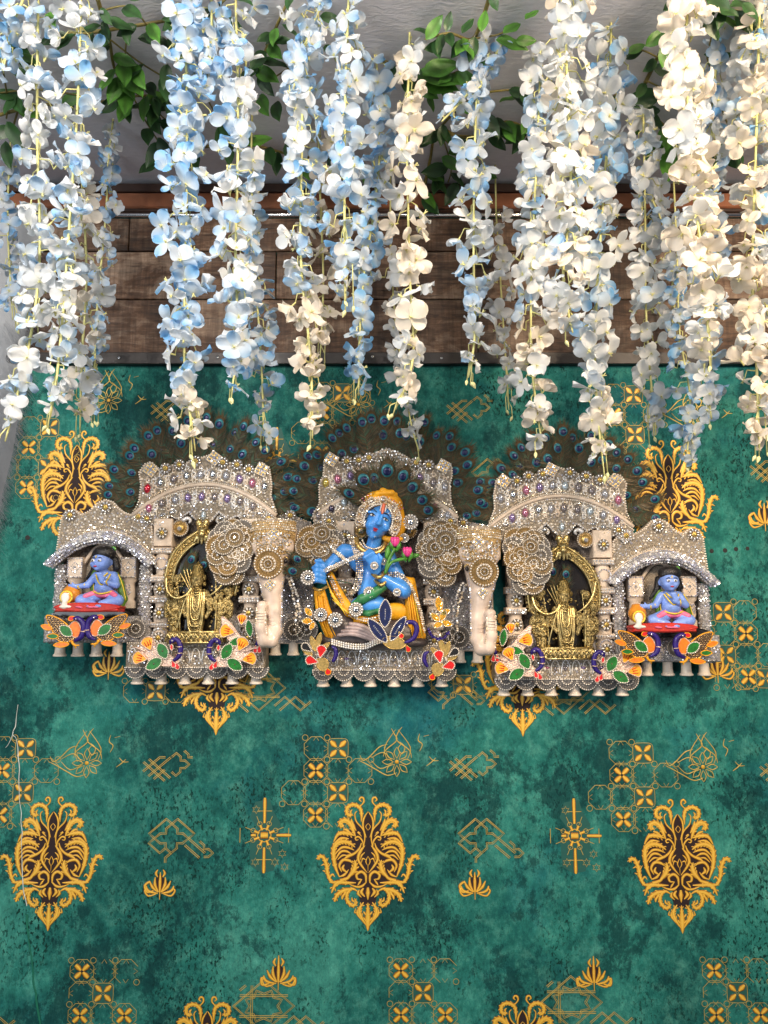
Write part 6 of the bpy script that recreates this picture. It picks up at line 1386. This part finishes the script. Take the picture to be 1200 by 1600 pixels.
# necklaces, armlets, beaded shawl edges
m = MB()
for dy, w in ((0, 16), (4, 20), (8, 24)): m.stones_path(catmull([(582 - w, 842 + dy, 8), (578 - w*.4, 852 + dy, 13), (584, 856 + dy, 15), (590 + w*.4, 852 + dy, 12), (588 + w, 842 + dy, 4)], 6), 3.3, 1.8, 0, ['pearl', 'rhinestone_warm'], ball=True)
t.part('pearl_necklace', m, kind='stuff')
m = MB(); m.tube(catmull([(556, 838, 4), (560, 852, 12), (574, 862, 16), (590, 862, 16), (600, 852, 10), (603, 842, 2)], 5), 4.2, 'gold_setting', 8); t.part('gold_collar', m)
m = MB()
for off in (-4.5, -1.5, 1.5, 4.5): m.stones_path(catmull([(546 + off, 834, 4), (556 + off, 858, 13), (562 + off, 885, 16), (558 + off, 915, 14), (545 + off, 930, 8)], 6), 3.6, 1.6, 0, ['pearl', 'lace', 'rhinestone_warm'])
for off in (-3, 0, 3): m.stones_path(catmull([(604, 898 + off, 16), (625, 898 + off, 14), (642, 915 + off, 14), (655, 950 + off*2, 16), (664, 985 + off*2, 12)], 6), 3.5, 1.6, 0, ['pearl', 'rhinestone_warm', 'lace'])
for off in (-2, 2): m.stones_path(catmull([(516 + off, 900, 12), (530 + off, 930, 16), (546 + off, 960, 20), (575, 968 + off, 26), (600, 962 + off, 20)], 6), 3.5, 1.6, 0, ['pearl', 'rhinestone', 'lace'])
for off in (-4, 0, 4): m.stones_path(catmull([(517 + off*.6, 855 + off, 10), (530 + off*.5, 866 + off, 13), (544 + off*.4, 878 + off, 6)], 5), 3.4, 1.9, 0, ['pearl', 'rhinestone_warm'])
t.part('beaded_trim', m, kind='stuff')
for pts, rr in (([(582, 896, 16), (592, 902, 29), (603, 894, 18)], 3.2), ([(586, 906, 12), (596, 914, 27), (608, 902, 18)], 2.6), ([(490, 918, 20), (501, 922, 30), (512, 916, 20)], 2.4), ([(512, 882, 14), (524, 890, 14), (526, 878, 14)], 2.2)):
    m = MB(); m.tube(pts, rr, 'gold_setting', 8, n=6); t.part('bracelet', m)
for x, y, h, r_ in ((502, 960, 20, 11), (525, 968, 22, 12), (557, 952, 26, 11.5), (577, 925, 22, 9), (642, 812, 0, 13), (585, 884, 33, 6.5), (620, 925, 24, 6.5), (600, 877, 18, 6), (632, 838, 2, 8)): t.inst('pearl_rosette', PROS, x, y, h, r_)
# lotus buds
for bx, by, sx in ((617, 846, 606), (636, 862, 612)):
    m = MB(); m.tube([(602, 896, 28), (sx, 878, 27), (bx, by + 10, 25)], [2.2, 2.6, 3], 'lotus_green', 7, n=4); m.tube([(bx - 2, by + 16, 25), (bx - 5, by + 4, 27), (bx - 6, by - 4, 26)], [1, 4.5, .8], 'lotus_green', 6, n=3); m.tube([(bx + 2, by + 16, 25), (bx + 6, by + 6, 27), (bx + 7, by - 1, 26)], [1, 4.5, .8], 'lotus_green', 6, n=3); st = t.part('lotus_stem', m)
    m = MB()
    for dx, q in ((-3, -.2), (3, .2), (0, 0)): m.ball((bx + dx, by, 28 + (dx == 0)*2), (4.2, 8.5, 4), 'lotus_pink', 8, 6, q)
    t.part('lotus_bud', m, st)
m = MB(); m.ball((646, 868, 20), (11, 4, 3), 'lotus_green', 8, 5, -.2); m.ball((606, 862, 20), (5, 13, 3), 'lotus_green', 8, 5, .2); t.part('lotus_leaf', m)
# rock seat with pale streaks, pearl rope
t.part('rock_seat', sculpt([ell((575, 1000, -6), (85, 16, 22)), ell((530, 975, -2), (24, 26, 18)), ell((620, 990, -8), (44, 22, 18)), ell((560, 985, 0), (40, 16, 18)), ell((640, 1004, 0), (30, 10, 18))], ['rock'], 2.0, 6))
m = MB()
for k in range(4): m.tube([(528 + 6*k, 992 - 6*k, 18), (555 + 4*k, 990 - 4*k, 22), (585 + 2*k, 1000 - 3*k, 22), (605, 1004 - 2*k, 18)], [3, 4, 3, 1.5], 'rock_pale', 6, n=4)
t.part('rock_streak', m)
m = MB()
for off in (-3.2, 0, 3.2): m.stones_path(catmull([(520, 1002 + off, 20), (545, 1008 + off, 24), (570, 1009 + off, 24), (590, 1001 + off, 24), (606, 996 + off, 22)], 5), 3.8, 2.0, 0, ['pearl', 'pearl_silver'], ball=True)
t.part('pearl_rope', m, kind='stuff')
# crown feathers
for x, y, a, sc in ((603, 768, 3, 40), (588, 772, -34, 36), (575, 780, -62, 34), (614, 770, 26, 37), (632, 790, 62, 32), (594, 772, -16, 33), (640, 795, 82, 30), (622, 778, 44, 33)): feather(t, x, y, -16 + rnd.random()*4, sc, R(a), name='crown_feather')
# flute: thing held in the hand
f = T('flute', 'silver beaded flute held by the blue figurine', 'flute', 525, 884, .088)
m = MB(); m.tube([(484, 902, -2), (566, 866, 6)], 3.2, 'lace_grey', 10); m.ball((566, 866, 6), 3.4, 'pearl_silver'); f.part('tube', m)
m = MB()
for off in (-2.6, 0, 2.6): m.stones_path([(484, 902 + off, 1.6 - abs(off)*.4), (566, 866 + off, 9.6 - abs(off)*.4)], 3.0, 1.4, 0, ['rhinestone', 'pearl'])
f.part('rhinestones', m, kind='stuff'); f.inst('pearl_rosette', PROS, 482, 903, 5, 12)

# ================================================================ BLUE CHILD FIGURINES
def child(label, ox, oy, look):
    X = lambda x: ox + (x-150); Y = lambda y: y + oy
    t = T('child_figurine', label, 'figurine', ox, Y(950), .060, 'seated blue child figurines')
    hx = look
    b = [ell((X(159), Y(876), 8), (14.5, 15, 14)), ell((X(159 + hx*.3), Y(883), 10), (12, 9, 12)), ell((X(159 + hx*.9), Y(879), 20.5), (2.4, 2.6, 2.6)), ell((X(153 + hx*.5), Y(882), 15), (6, 5, 6)), ell((X(165 + hx*.5), Y(882), 15), (6, 5, 6)), ell((X(173.5 - abs(hx)*.2), Y(879), 5), (3, 4.6, 2.5)), ell((X(145), Y(879), 5), (2.6, 4.6, 2.5)), ell((X(159 + hx*.6), Y(889), 17), (4, 3, 4)),
         cone((X(160), Y(888), 4), (X(161), Y(898), 2), 6, 7), ell((X(162), Y(907), 0), (15, 17, 10)), ell((X(162), Y(918), 3), (15, 12, 12)), cone((X(150), Y(899), 0), (X(175), Y(899), 0), 6.5, 6.5)]
    b += chain([(X(148), Y(899), 0), (X(137), Y(914), 5), (X(123), Y(917), 12)], [6, 5, 3.8]) + [ell((X(119), Y(916), 13), (4.5, 3, 3))] + sum([chain([(X(118), Y(915 + i), 13), (X(111), Y(913.5 + 2.2*i), 13)], [1.4, 1.1]) for i in range(4)], []) + chain([(X(120), Y(915), 14), (X(117), Y(911), 15)], [1.5, 1.2])
    b += chain([(X(177), Y(900), 0), (X(183), Y(914), 8), (X(168), Y(910), 16)], [6, 5.2, 4]) + [ell((X(163), Y(907), 18), (4, 5, 3))] + sum([chain([(X(160.5 + 1.9*i), Y(904), 19), (X(156 + 2.4*i), Y(896), 21)], [1.5, 1.2]) for i in range(4)], []) + chain([(X(166), Y(907), 19), (X(169), Y(902), 21)], [1.5, 1.3])
    b += chain([(X(152), Y(931), 2), (X(130), Y(938), 10), (X(150), Y(944), 16)], [10, 8.5, 6]) + chain([(X(174), Y(931), 2), (X(187), Y(938), 10), (X(164), Y(944), 16)], [10, 8.5, 6]) + [ell((X(146), Y(946), 19), (9, 4, 5)), ell((X(162), Y(947), 20), (8, 4, 5))] + [ell((X(141 + 2*i), Y(948), 22), (1.4, 1.4, 1.4)) for i in range(4)]
    t.part('body', sculpt(b, ['skin_lilac_blue'], .95, 2.0))
    h = [ell((X(161), Y(864.5), 5.5), (18, 13, 14.5)), ell((X(149), Y(867), 8), (6, 5, 8)), ell((X(160), Y(862), 10), (11, 5, 8)), ell((X(170), Y(866), 8), (6, 6, 8)), ell((X(164), Y(858), -2), (7, 6, 7)), *chain([(X(146), Y(874), -2), (X(143), Y(890), -3), (X(132), Y(904), -4)], [6, 5, 2]), *chain([(X(175), Y(874), -2), (X(179), Y(886), -3), (X(176), Y(896), -3)], [6, 5.5, 3])]
    t.part('hair', sculpt(h, ['hair_black'], 1.1, 1.5))
    for ex in (-5.2, 5.2):
        m = MB(); x = X(159 + hx*.55) + ex; m.ball((x, Y(876.5), 22.3 - abs(ex + hx*.5)*.12), (3.2, 2.3, 1.5), 'paint_white', 8, 5); m.ball((x + hx*.08, Y(876.7), 23.4 - abs(ex + hx*.5)*.12), (1.35, 1.6, .8), 'black_lacquer', 7, 5); m.tube([(x - 3.4, Y(873), 21), (x, Y(871.7), 23), (x + 3.4, Y(873), 21)], .6, 'black_lacquer', 4, n=3); t.part('eye', m)
    m = MB(); m.ball((X(159 + hx*.75), Y(885.5), 22), (3, 1.3, 1.4), 'lip_red', 8, 5); t.part('lips', m)
    m = MB(); m.tube([(X(159 + hx*.6), Y(869), 22), (X(159 + hx*.65), Y(873), 23)], [1.2, .6], 'paint_yellow', 5); t.part('forehead_mark', m)
    m = MB()
    m.tube(catmull([(X(150), Y(897), 7), (X(156), Y(908), 13), (X(163), Y(914), 14.5), (X(170), Y(906), 12), (X(173), Y(897), 7)], 5), 1.2, 'paint_yellow', 5); m.tube(catmull([(X(153), Y(895), 8), (X(161), Y(903), 12.5), (X(169), Y(895), 8)], 5), 1.3, 'paint_yellow', 5); t.part('necklace', m)
    for pts in ([(X(138), Y(909), 4), (X(134), Y(914), 11), (X(138), Y(919), 5)], [(X(127), Y(913), 9), (X(126), Y(917), 16), (X(128), Y(921), 10)], [(X(172), Y(905), 14), (X(171), Y(910), 20), (X(173), Y(915), 14)]):
        m = MB(); m.tube(pts, 1.1, 'paint_yellow', 5, n=4); t.part('bracelet', m)
    t.part('shawl', sculpt(chain([(X(146), Y(893), -2), (X(141), Y(910), -4), (X(144), Y(926), -4)], [5, 6, 4]) + chain([(X(178), Y(896), -3), (X(186), Y(912), -2), (X(192), Y(936), -2), (X(190), Y(948), 2)], [4, 5.5, 6, 4]), ['cloth_olive'], 1.1, 2))
    m = MB(); m.tube([(X(183), Y(897), 2), (X(191), Y(914), 3), (X(197), Y(938), 3)], .9, 'paint_yellow', 5, n=4); m.tube([(X(149), Y(892), 3), (X(145), Y(910), 2), (X(147), Y(926), 2)], .9, 'paint_yellow', 5, n=4); t.part('shawl_border', m)
    t.part('loincloth', sculpt([ell((X(163), Y(930), 6), (15, 5, 9)), *chain([(X(150), Y(927), 8), (X(138), Y(932), 14)], [5, 4]), *chain([(X(176), Y(927), 8), (X(184), Y(931), 14)], [5, 4])], ['cloth_pink'], 1.1, 2))
    m = MB(); m.tube([(X(148), Y(924), 11), (X(162), Y(928), 16.5), (X(178), Y(924), 11)], 1.3, 'paint_yellow', 5, n=4); t.part('waist_band', m)
    m = MB(); m.tube([(X(170), Y(862), 6), (X(172), Y(872), 9)], 1.5, 'pearl', 5); m.ball((X(171), Y(866), 9), 1.8, 'pearl'); m.ball((X(172), Y(876), 9), (1.5, 2.5, 1.5), 'paint_yellow'); m.ball((X(174), Y(857), 3), (5, 4.4, 1.6), 'lotus_green', 10, 6); m.ball((X(174), Y(857), 4.5), (2.2, 2, 1), 'feather_teal', 8, 5); t.part('hair_ornament', m)
    cu = MB(); cu.poly([(X(144) + 51*math.cos(q*.2618), Y(949) + 7.5*math.sin(q*.2618)) for q in range(24)], -6, 24, 'red_cushion', 2); cu.box(X(95), X(193), Y(947), Y(956), -6, 23, 'red_cushion', 3); t.part('cushion', cu)
    for x in (133, 150, 158): m = MB(); m.ball((X(x), Y(948.5), 25), (6, 1.6, 2), 'cloth_pink', 8, 5, .1); t.part('pink_petal', m)
    p = T('butter_pot', 'tipped orange pot spilling white butter under the hand of the child ' + ('looking aside' if look < -2 else 'facing the room'), 'pot', X(110), Y(945), .070, 'butter pots beside the child figurines')
    p.part('pot', sculpt([ell((X(110), Y(928), -2), (14, 14, 13)), ell((X(108), Y(932), 9), (10, 10, 5)), ell((X(110), Y(915), -3), (8, 3, 7))], ['pot_orange'], 1.1, 2))
    m = MB(); m.tube([(X(108) + 9*math.cos(q*.4), Y(933) + 9*math.sin(q*.4), 12.5) for q in range(17)], 1.6, 'paint_yellow', 6); p.part('rim', m)
    p.part('butter', sculpt([ell((X(107), Y(934), 14), (6.5, 8, 3.5)), cone((X(107), Y(940), 15), (X(106), Y(947), 13), 3.5, 5), ell((X(112), Y(948), 13), (6, 2.4, 4)), ell((X(102), Y(948), 13), (4, 2.2, 4))], ['butter'], .9, 2))
    return t
child('seated blue child figurine looking aside, one hand raised to its chest', 150, 0, -7)
child('seated blue child figurine facing straight out with a hand at its chest', 1037, 31, -1)

# ================================================================ ENAMEL PEACOCK BROOCHES
def plate(m, pts, h0, h1, mat_, rim='rose_gold', pearl=False, n=4, rw=.9):
    q = catmull([(p[0], p[1], 0) for p in pts], n, True); m.poly([(p.x, p.y) for p in q], h0, h1, mat_, .7)
    loop = [(p.x, p.y, h1 - .3) for p in q] + [(q[0].x, q[0].y, h1 - .3)]
    if pearl: m.stones_path(loop, 2.7, 1.25, .2, 'pearl', ball=True)
    else: m.tube(loop, rw, rim, 5, cap=False)
def leafp(x, y, a, l, w):
    c, s_ = math.cos(R(a)), math.sin(R(a)); f = lambda u, v: (x + c*u*l - s_*v*w, y + s_*u*l + c*v*w)
    return [f(-.5, 0), f(-.25, -.38), f(.15, -.42), f(.5, -.02), (f(.15, .4)), f(-.25, .36)]
def drop(x, y, a, l, w):
    c, s_ = math.cos(R(a)), math.sin(R(a)); f = lambda u, v: (x + c*u*l - s_*v*w, y + s_*u*l + c*v*w)
    return [f(-.5, 0), f(-.1, -.32), f(.25, -.5), (f(.5, -.2)), f(.5, .2), f(.25, .5), f(-.1, .32)]
def peacock_green(label, ox, oy, mir, d=.066):
    """navy curled neck, two green leaves, amber tail tips, red feet; drawn around (0,0), neck toward +x"""
    t = T('peacock_brooch', label, 'brooch', ox, oy, d, 'green leaf enamel peacock brooches'); X = lambda x: ox + mir*x; P = lambda L_: [(X(a), oy + b) for a, b in L_]
    m = MB(); plate(m, P([(-8, 8), (4, 2), (16, 10), (22, 14), (12, 20), (-4, 20), (-18, 16), (-34, 4), (-40, -12), (-30, -8), (-22, -16), (-12, -6)]), -2, 1, 'rose_gold'); m.stones_fill(P([(-8, 8), (4, 2), (16, 10), (12, 20), (-4, 20), (-18, 16), (-34, 4), (-40, -12), (-22, -14), (-12, -6)]), 4.2, 1.3, 1, ['rhinestone', 'pearl', 'rhinestone_warm'], .8); t.part('body', m)
    m = MB(); m.tube([(X(x), oy + y, 3) for x, y in ((14, 12), (22, 6), (25, -5), (22, -17), (15, -22), (9, -18), (9, -13))], [2.0, 3.6, 4.2, 3.8, 3.4, 2.8, 1], 'enamel_navy', 8, n=4); m.ball((X(12), oy - 19, 4.5), (4.2, 3.8, 3), 'enamel_navy'); nk = t.part('neck', m)
    m = MB(); m.ball((X(12), oy - 19, 7.2), 1.3, 'paint_white'); m.ball((X(12), oy - 19, 8.2), .7, 'black_lacquer'); t.part('eye', m, nk)
    m = MB(); plate(m, P([(9, -14), (13, -10), (11, -4), (8, -8)]), 0, 3, 'enamel_red'); t.part('beak', m, nk)
    for s_ in ((24, 0), (23, -10)):
        m = MB(); m.tube([(X(s_[0] - 4), oy + s_[1], 6), (X(s_[0]), oy + s_[1] + .5, 8), (X(s_[0] + 4), oy + s_[1], 6)], .8, 'rose_gold', 5); t.part('neck_ring', m, nk)
    for a in ((-3, -3, 62, 27, 19), (-16, 17, 148, 28, 19)):
        m = MB(); plate(m, P(leafp(*a)), 1, 4.5, 'enamel_green', pearl=True); m.ball((X(a[0]), oy + a[1], 4.6), (1.4, 1.4, .6), 'scale_brown', 6, 4); t.part('leaf', m)
    for x, y, a in ((-26, -14, 245), (-38, 8, 190)):
        m = MB(); plate(m, P(drop(x, y, a, 21, 20)), 0, 4, 'enamel_amber')
        c, s_ = math.cos(R(a)), math.sin(R(a))
        for v in (-3.2, 0, 3.2): m.tube([(X(x - c*3 - s_*v), oy + y - s_*3 + c*v, 4.3), (X(x + c*5 - s_*v*1.4), oy + y + s_*5 + c*v*1.4, 4.3)], [1, .4], 'enamel_red', 4)
        t.part('tail_tip', m)
    for x, y in ((14, 17), (20, 20)):
        m = MB(); plate(m, P(drop(x, y, 70, 11, 7)), 0, 3.4, 'enamel_red', rw=.6); t.part('foot', m)
    m = MB(); m.tube([(X(-30), oy - 2, 1), (X(-44), oy - 8, 1), (X(-52), oy - 8, 0)], [2.2, 1.8, .6], 'rose_gold', 6, n=3); m.tube([(X(-12), oy - 6, 1), (X(-22), oy - 28, 1)], [2, .6], 'rose_gold', 6); t.part('tail_spray', m)
    return t
peacock_green('green leaf peacock brooch on the red gem shrine base, by the small shrine beside it', 258, 1020, 1)
peacock_green('green leaf peacock brooch on the red gem shrine base, toward the elephant trunk', 352, 1021, -1)
peacock_green('green leaf peacock brooch on the domed shrine side of the far gold idol base', 822, 1036, 1)
peacock_green('green leaf peacock brooch on the far gold idol base, by the child facing straight out', 952, 1040, -1)
def half_peacock(label, ox, oy, mir, d):
    t = T('peacock_brooch', label, 'brooch', ox, oy, d, 'green leaf enamel peacock brooches'); X = lambda x: ox + mir*x; P = lambda L_: [(X(a), oy + b) for a, b in L_]
    m = MB(); plate(m, P([(-14, -14), (-2, 2), (12, 14), (2, 18), (-14, 14), (-26, -4), (-30, -26), (-20, -20)]), -2, 1, 'rose_gold'); t.part('body', m)
    for a in ((14, -8, 82, 27, 13), (-4, 12, 165, 28, 15)):
        m = MB(); plate(m, P(leafp(*a)), 1, 4.5, 'enamel_green', pearl=True); m.ball((X(a[0]), oy + a[1], 4.6), (1.3, 1.3, .6), 'scale_brown', 6, 4); t.part('leaf', m)
    for x, y, a, l in ((-20, -4, 190, 22), (2, -22, 275, 16)):
        m = MB(); plate(m, P(drop(x, y, a, l, l*.95)), 0, 4, 'enamel_amber'); c, s_ = math.cos(R(a)), math.sin(R(a))
        for v in (-3, 0, 3): m.tube([(X(x - c*3 - s_*v), oy + y - s_*3 + c*v, 4.3), (X(x + c*5 - s_*v*1.4), oy + y + s_*5 + c*v*1.4, 4.3)], [1, .4], 'enamel_red', 4)
        t.part('tail_tip', m)
    m = MB(); m.tube([(X(28), oy - 14, 2), (X(30), oy + 2, 3), (X(26), oy + 18, 2)], [3, 3.5, 3], 'enamel_navy', 7, n=4); t.part('neck', m)
    for x, y in ((24, 24), (30, 24)): m = MB(); plate(m, P(drop(x, y, 90, 11, 7)), 0, 3.2, 'enamel_red', rw=.6); t.part('foot', m)
    return t
half_peacock('green leaf peacock brooch tucked behind the trunk of the elephant at the flute', 376, 990, 1, .064)
half_peacock('green leaf peacock brooch tucked behind the trunk of the lotus side elephant', 800, 1004, -1, .064)
def peacock_spread(label, ox, oy, mir, d=.078):
    """scaled wing swept up behind, navy neck toward +x"""
    t = T('peacock_brooch', label, 'brooch', ox, oy, d, 'scaled wing enamel peacock brooches'); X = lambda x: ox + mir*x; P = lambda L_: [(X(a), oy + b) for a, b in L_]
    wing = [(-34, -22), (-20, -20), (-6, -12), (8, 2), (10, 14), (-2, 20), (-14, 16), (-22, 4), (-30, -10)]
    m = MB(); plate(m, P(wing), -2, 1.5, 'scale_brown', 'enamel_amber', rw=1.1); w = t.part('wing', m)
    sp = P(wing); m = MB(); y = -20
    row = 0
    while y < 20:
        x = -34 + (2.4 if row % 2 else 0)
        while x < 10:
            if inside((X(x), oy + y), sp): m.tube([(X(x) - 2.2, oy + y - 1.2, 1.8), (X(x), oy + y + 1.6, 2.6), (X(x) + 2.2, oy + y - 1.2, 1.8)], .75, 'scale_metal', 4, n=2)
            x += 4.8
        y += 3.4; row += 1
    t.part('scales', m, w, kind='stuff')
    m = MB(); plate(m, P([(2, -4), (12, -14), (20, -6), (22, 6), (14, 12), (6, 8)]), 0, 3, 'enamel_orange'); t.part('body', m)
    m = MB(); m.tube([(X(x), oy + y, 4) for x, y in ((12, 18), (22, 12), (26, 0), (24, -12), (16, -18), (10, -17))], [1.5, 4.4, 4.6, 4.2, 4, 2.5], 'enamel_navy', 8, n=4); nk = t.part('neck', m)
    m = MB(); m.ball((X(15), oy - 17, 8), 1.5, 'rhinestone_lilac'); t.part('eye', m, nk)
    m = MB(); plate(m, P([(12, -20), (4, -21), (1, -16), (7, -14)]), 1, 4, 'enamel_red', 'enamel_amber', rw=.7); t.part('beak', m, nk)
    m = MB(); m.tube([(X(22), oy + 2, 7), (X(26), oy + 2.6, 9.2), (X(30.5), oy + 3, 7)], .9, 'rose_gold', 5); t.part('neck_ring', m, nk)
    m = MB(); plate(m, P(leafp(-1, 2, 38, 24, 17)), 1.5, 5, 'enamel_green', pearl=True); t.part('leaf', m)
    for x, y, a, l, wd, c in ((-32, -4, 198, 18, 9, 'enamel_orange'), (-22, 10, 182, 18, 9, 'enamel_green'), (-8, 23, 176, 24, 9, 'enamel_orange')):
        m = MB(); plate(m, P(leafp(x, y, a, l, wd)), 0, 3.5, c, 'enamel_amber', rw=.8); t.part('tail_tip', m)
    m = MB(); m.tube([(X(8), oy + 18, 2), (X(12), oy + 24, 2), (X(20), oy + 24, 2)], [2.4, 1.8, 1], 'enamel_amber', 6, n=3); m.tube([(X(12), oy + 22, 2), (X(15), oy + 29, 2)], [1.6, .8], 'enamel_amber', 5); t.part('foot', m)
    return t
peacock_spread('scaled wing peacock brooch on the small shrine, right up against the fur drape side', 106, 984, 1)
peacock_spread('scaled wing peacock brooch below the cushion of the child looking aside, near the columns', 164, 982, -1)
peacock_spread('scaled wing peacock brooch below the pot of the child facing straight out', 1001, 1008, 1)
peacock_spread('scaled wing peacock brooch below the knee of the child facing straight out', 1080, 1010, -1)
# big ink blue brooch in front of the flute player
t = T('peacock_brooch', 'large peacock brooch with three ink blue leaves before the seated flute player', 'brooch', 612, 1000, .110)
for a in ((602, 958, -88, 44, 22), (590, 985, -128, 46, 20), (622, 982, -58, 44, 17)):
    m = MB(); plate(m, leafp(*a), 0, 4.5, 'enamel_ink', pearl=True); lf = t.part('leaf', m)
    m = MB(); c, s_ = math.cos(R(a[2])), math.sin(R(a[2])); m.stones_path([(a[0] - c*9, a[1] - s_*9), (a[0] + c*9, a[1] + s_*9)], 3, 1.2, 4.6, 'rhinestone'); t.part('rhinestones', m, lf, kind='stuff')
m = MB(); plate(m, [(598, 998), (612, 994), (624, 996), (634, 1006), (626, 1013), (610, 1013), (600, 1006)], -1, 4, 'gold_setting', 'gold_setting'); t.part('body', m)
m = MB(); m.tube([(632, 1004, 4), (645, 998, 5), (651, 985, 5), (648, 974, 5), (638, 972, 5), (633, 977, 4)], [2, 3.8, 4.2, 4, 3.4, 1.6], 'enamel_navy', 8, n=4); nk = t.part('neck', m)
m = MB(); m.ball((636, 974, 9), 1.4, 'paint_white'); t.part('eye', m, nk)
for x, y in ((626, 992), (637, 1013)): m = MB(); plate(m, drop(x, y, 60, 11, 8), 1, 4.5, 'enamel_red', 'gold_setting', rw=.7); t.part('red_drop', m)
# red drop brooches on the corners of the central base
def red_brooch(label, ox, oy, mir):
    t = T('peacock_brooch', label, 'brooch', ox, oy, .082, 'red drop peacock brooches'); X = lambda x: ox + mir*x; P = lambda L_: [(X(a), oy + b) for a, b in L_]
    for a in ((-6, -20, 250, 26, 10), (2, -26, 285, 24, 9), (10, -14, 320, 24, 9), (-16, -8, 215, 20, 9)):
        m = MB(); plate(m, P(leafp(*a)), -1, 2, 'gold_setting', 'gold_setting', rw=.7); t.part('gold_leaf', m)
    for x, y, a, l, w, c in ((6, -8, 280, 19, 15, 'enamel_red'), (-8, 6, 195, 19, 14, 'enamel_red'), (-16, -14, 215, 18, 12, 'enamel_black')):
        m = MB(); plate(m, P(drop(x, y, a, l, w)), 1, 5, c, pearl=True); t.part('red_drop' if 'red' in c else 'black_drop', m)
    m = MB(); plate(m, P([(-2, 6), (10, 2), (18, 10), (12, 22), (2, 18)]), 0, 4, 'gold_setting', 'gold_setting'); t.part('body', m)
    m = MB(); m.tube([(X(24), oy + 8, 3), (X(29), oy - 2, 3), (X(28), oy - 12, 3), (X(22), oy - 16, 3)], [2.4, 3.6, 3.2, 1.6], 'enamel_navy', 8, n=4); t.part('neck', m)
    m = MB(); plate(m, P(drop(16, 22, 60, 12, 9)), 0, 3.5, 'enamel_red', 'enamel_amber', rw=.7); t.part('foot', m)
    return t
red_brooch('red drop peacock brooch at the foot of the flute player, below his flute', 496, 1026, 1)
red_brooch('red drop peacock brooch at the central base corner, below the yellow studded sprig', 692, 1034, -1)
def sprig(label, ox, oy, L_, navy=True):
    t = T('sprig_brooch', label, 'brooch', ox, oy, .082, 'yellow studded sprig brooches')
    for x, y, a, l, w in L_:
        m = MB(); plate(m, leafp(ox + x, oy + y, a, l, w), -1, 2, 'enamel_amber', 'rhinestone_warm', rw=.8); lf = t.part('leaf', m)
        m = MB(); m.stones_fill([tuple(p) for p in leafp(ox + x, oy + y, a, l*.9, w*.85)], 2.8, 1.3, 2, 'jewel_yellow'); t.part('studs', m, lf, kind='stuff')
    if navy:
        m = MB(); m.stones_path(catmull([(ox - 20, oy + 22, 2), (ox - 16, oy + 32, 2), (ox - 4, oy + 36, 2), (ox + 6, oy + 32, 2), (ox + 10, oy + 24, 2)], 6), 2.4, 2.4, 0, 'enamel_navy', .6); t.part('navy_studs', m, kind='stuff')
    return t
sprig('yellow studded sprig with a navy studded crescent beside the orange robe', 690, 962, [(-4, -18, 262, 24, 14), (2, 0, 300, 18, 11), (-10, 2, 220, 18, 11), (8, 12, 20, 18, 11), (-6, 14, 160, 16, 10), (6, -6, 340, 16, 10)])
sprig('small yellow studded sprig beside the flute player, under his flute hand', 482, 966, [(0, -10, 230, 16, 11), (-2, 4, 180, 16, 11), (6, 12, 120, 14, 9)], False)
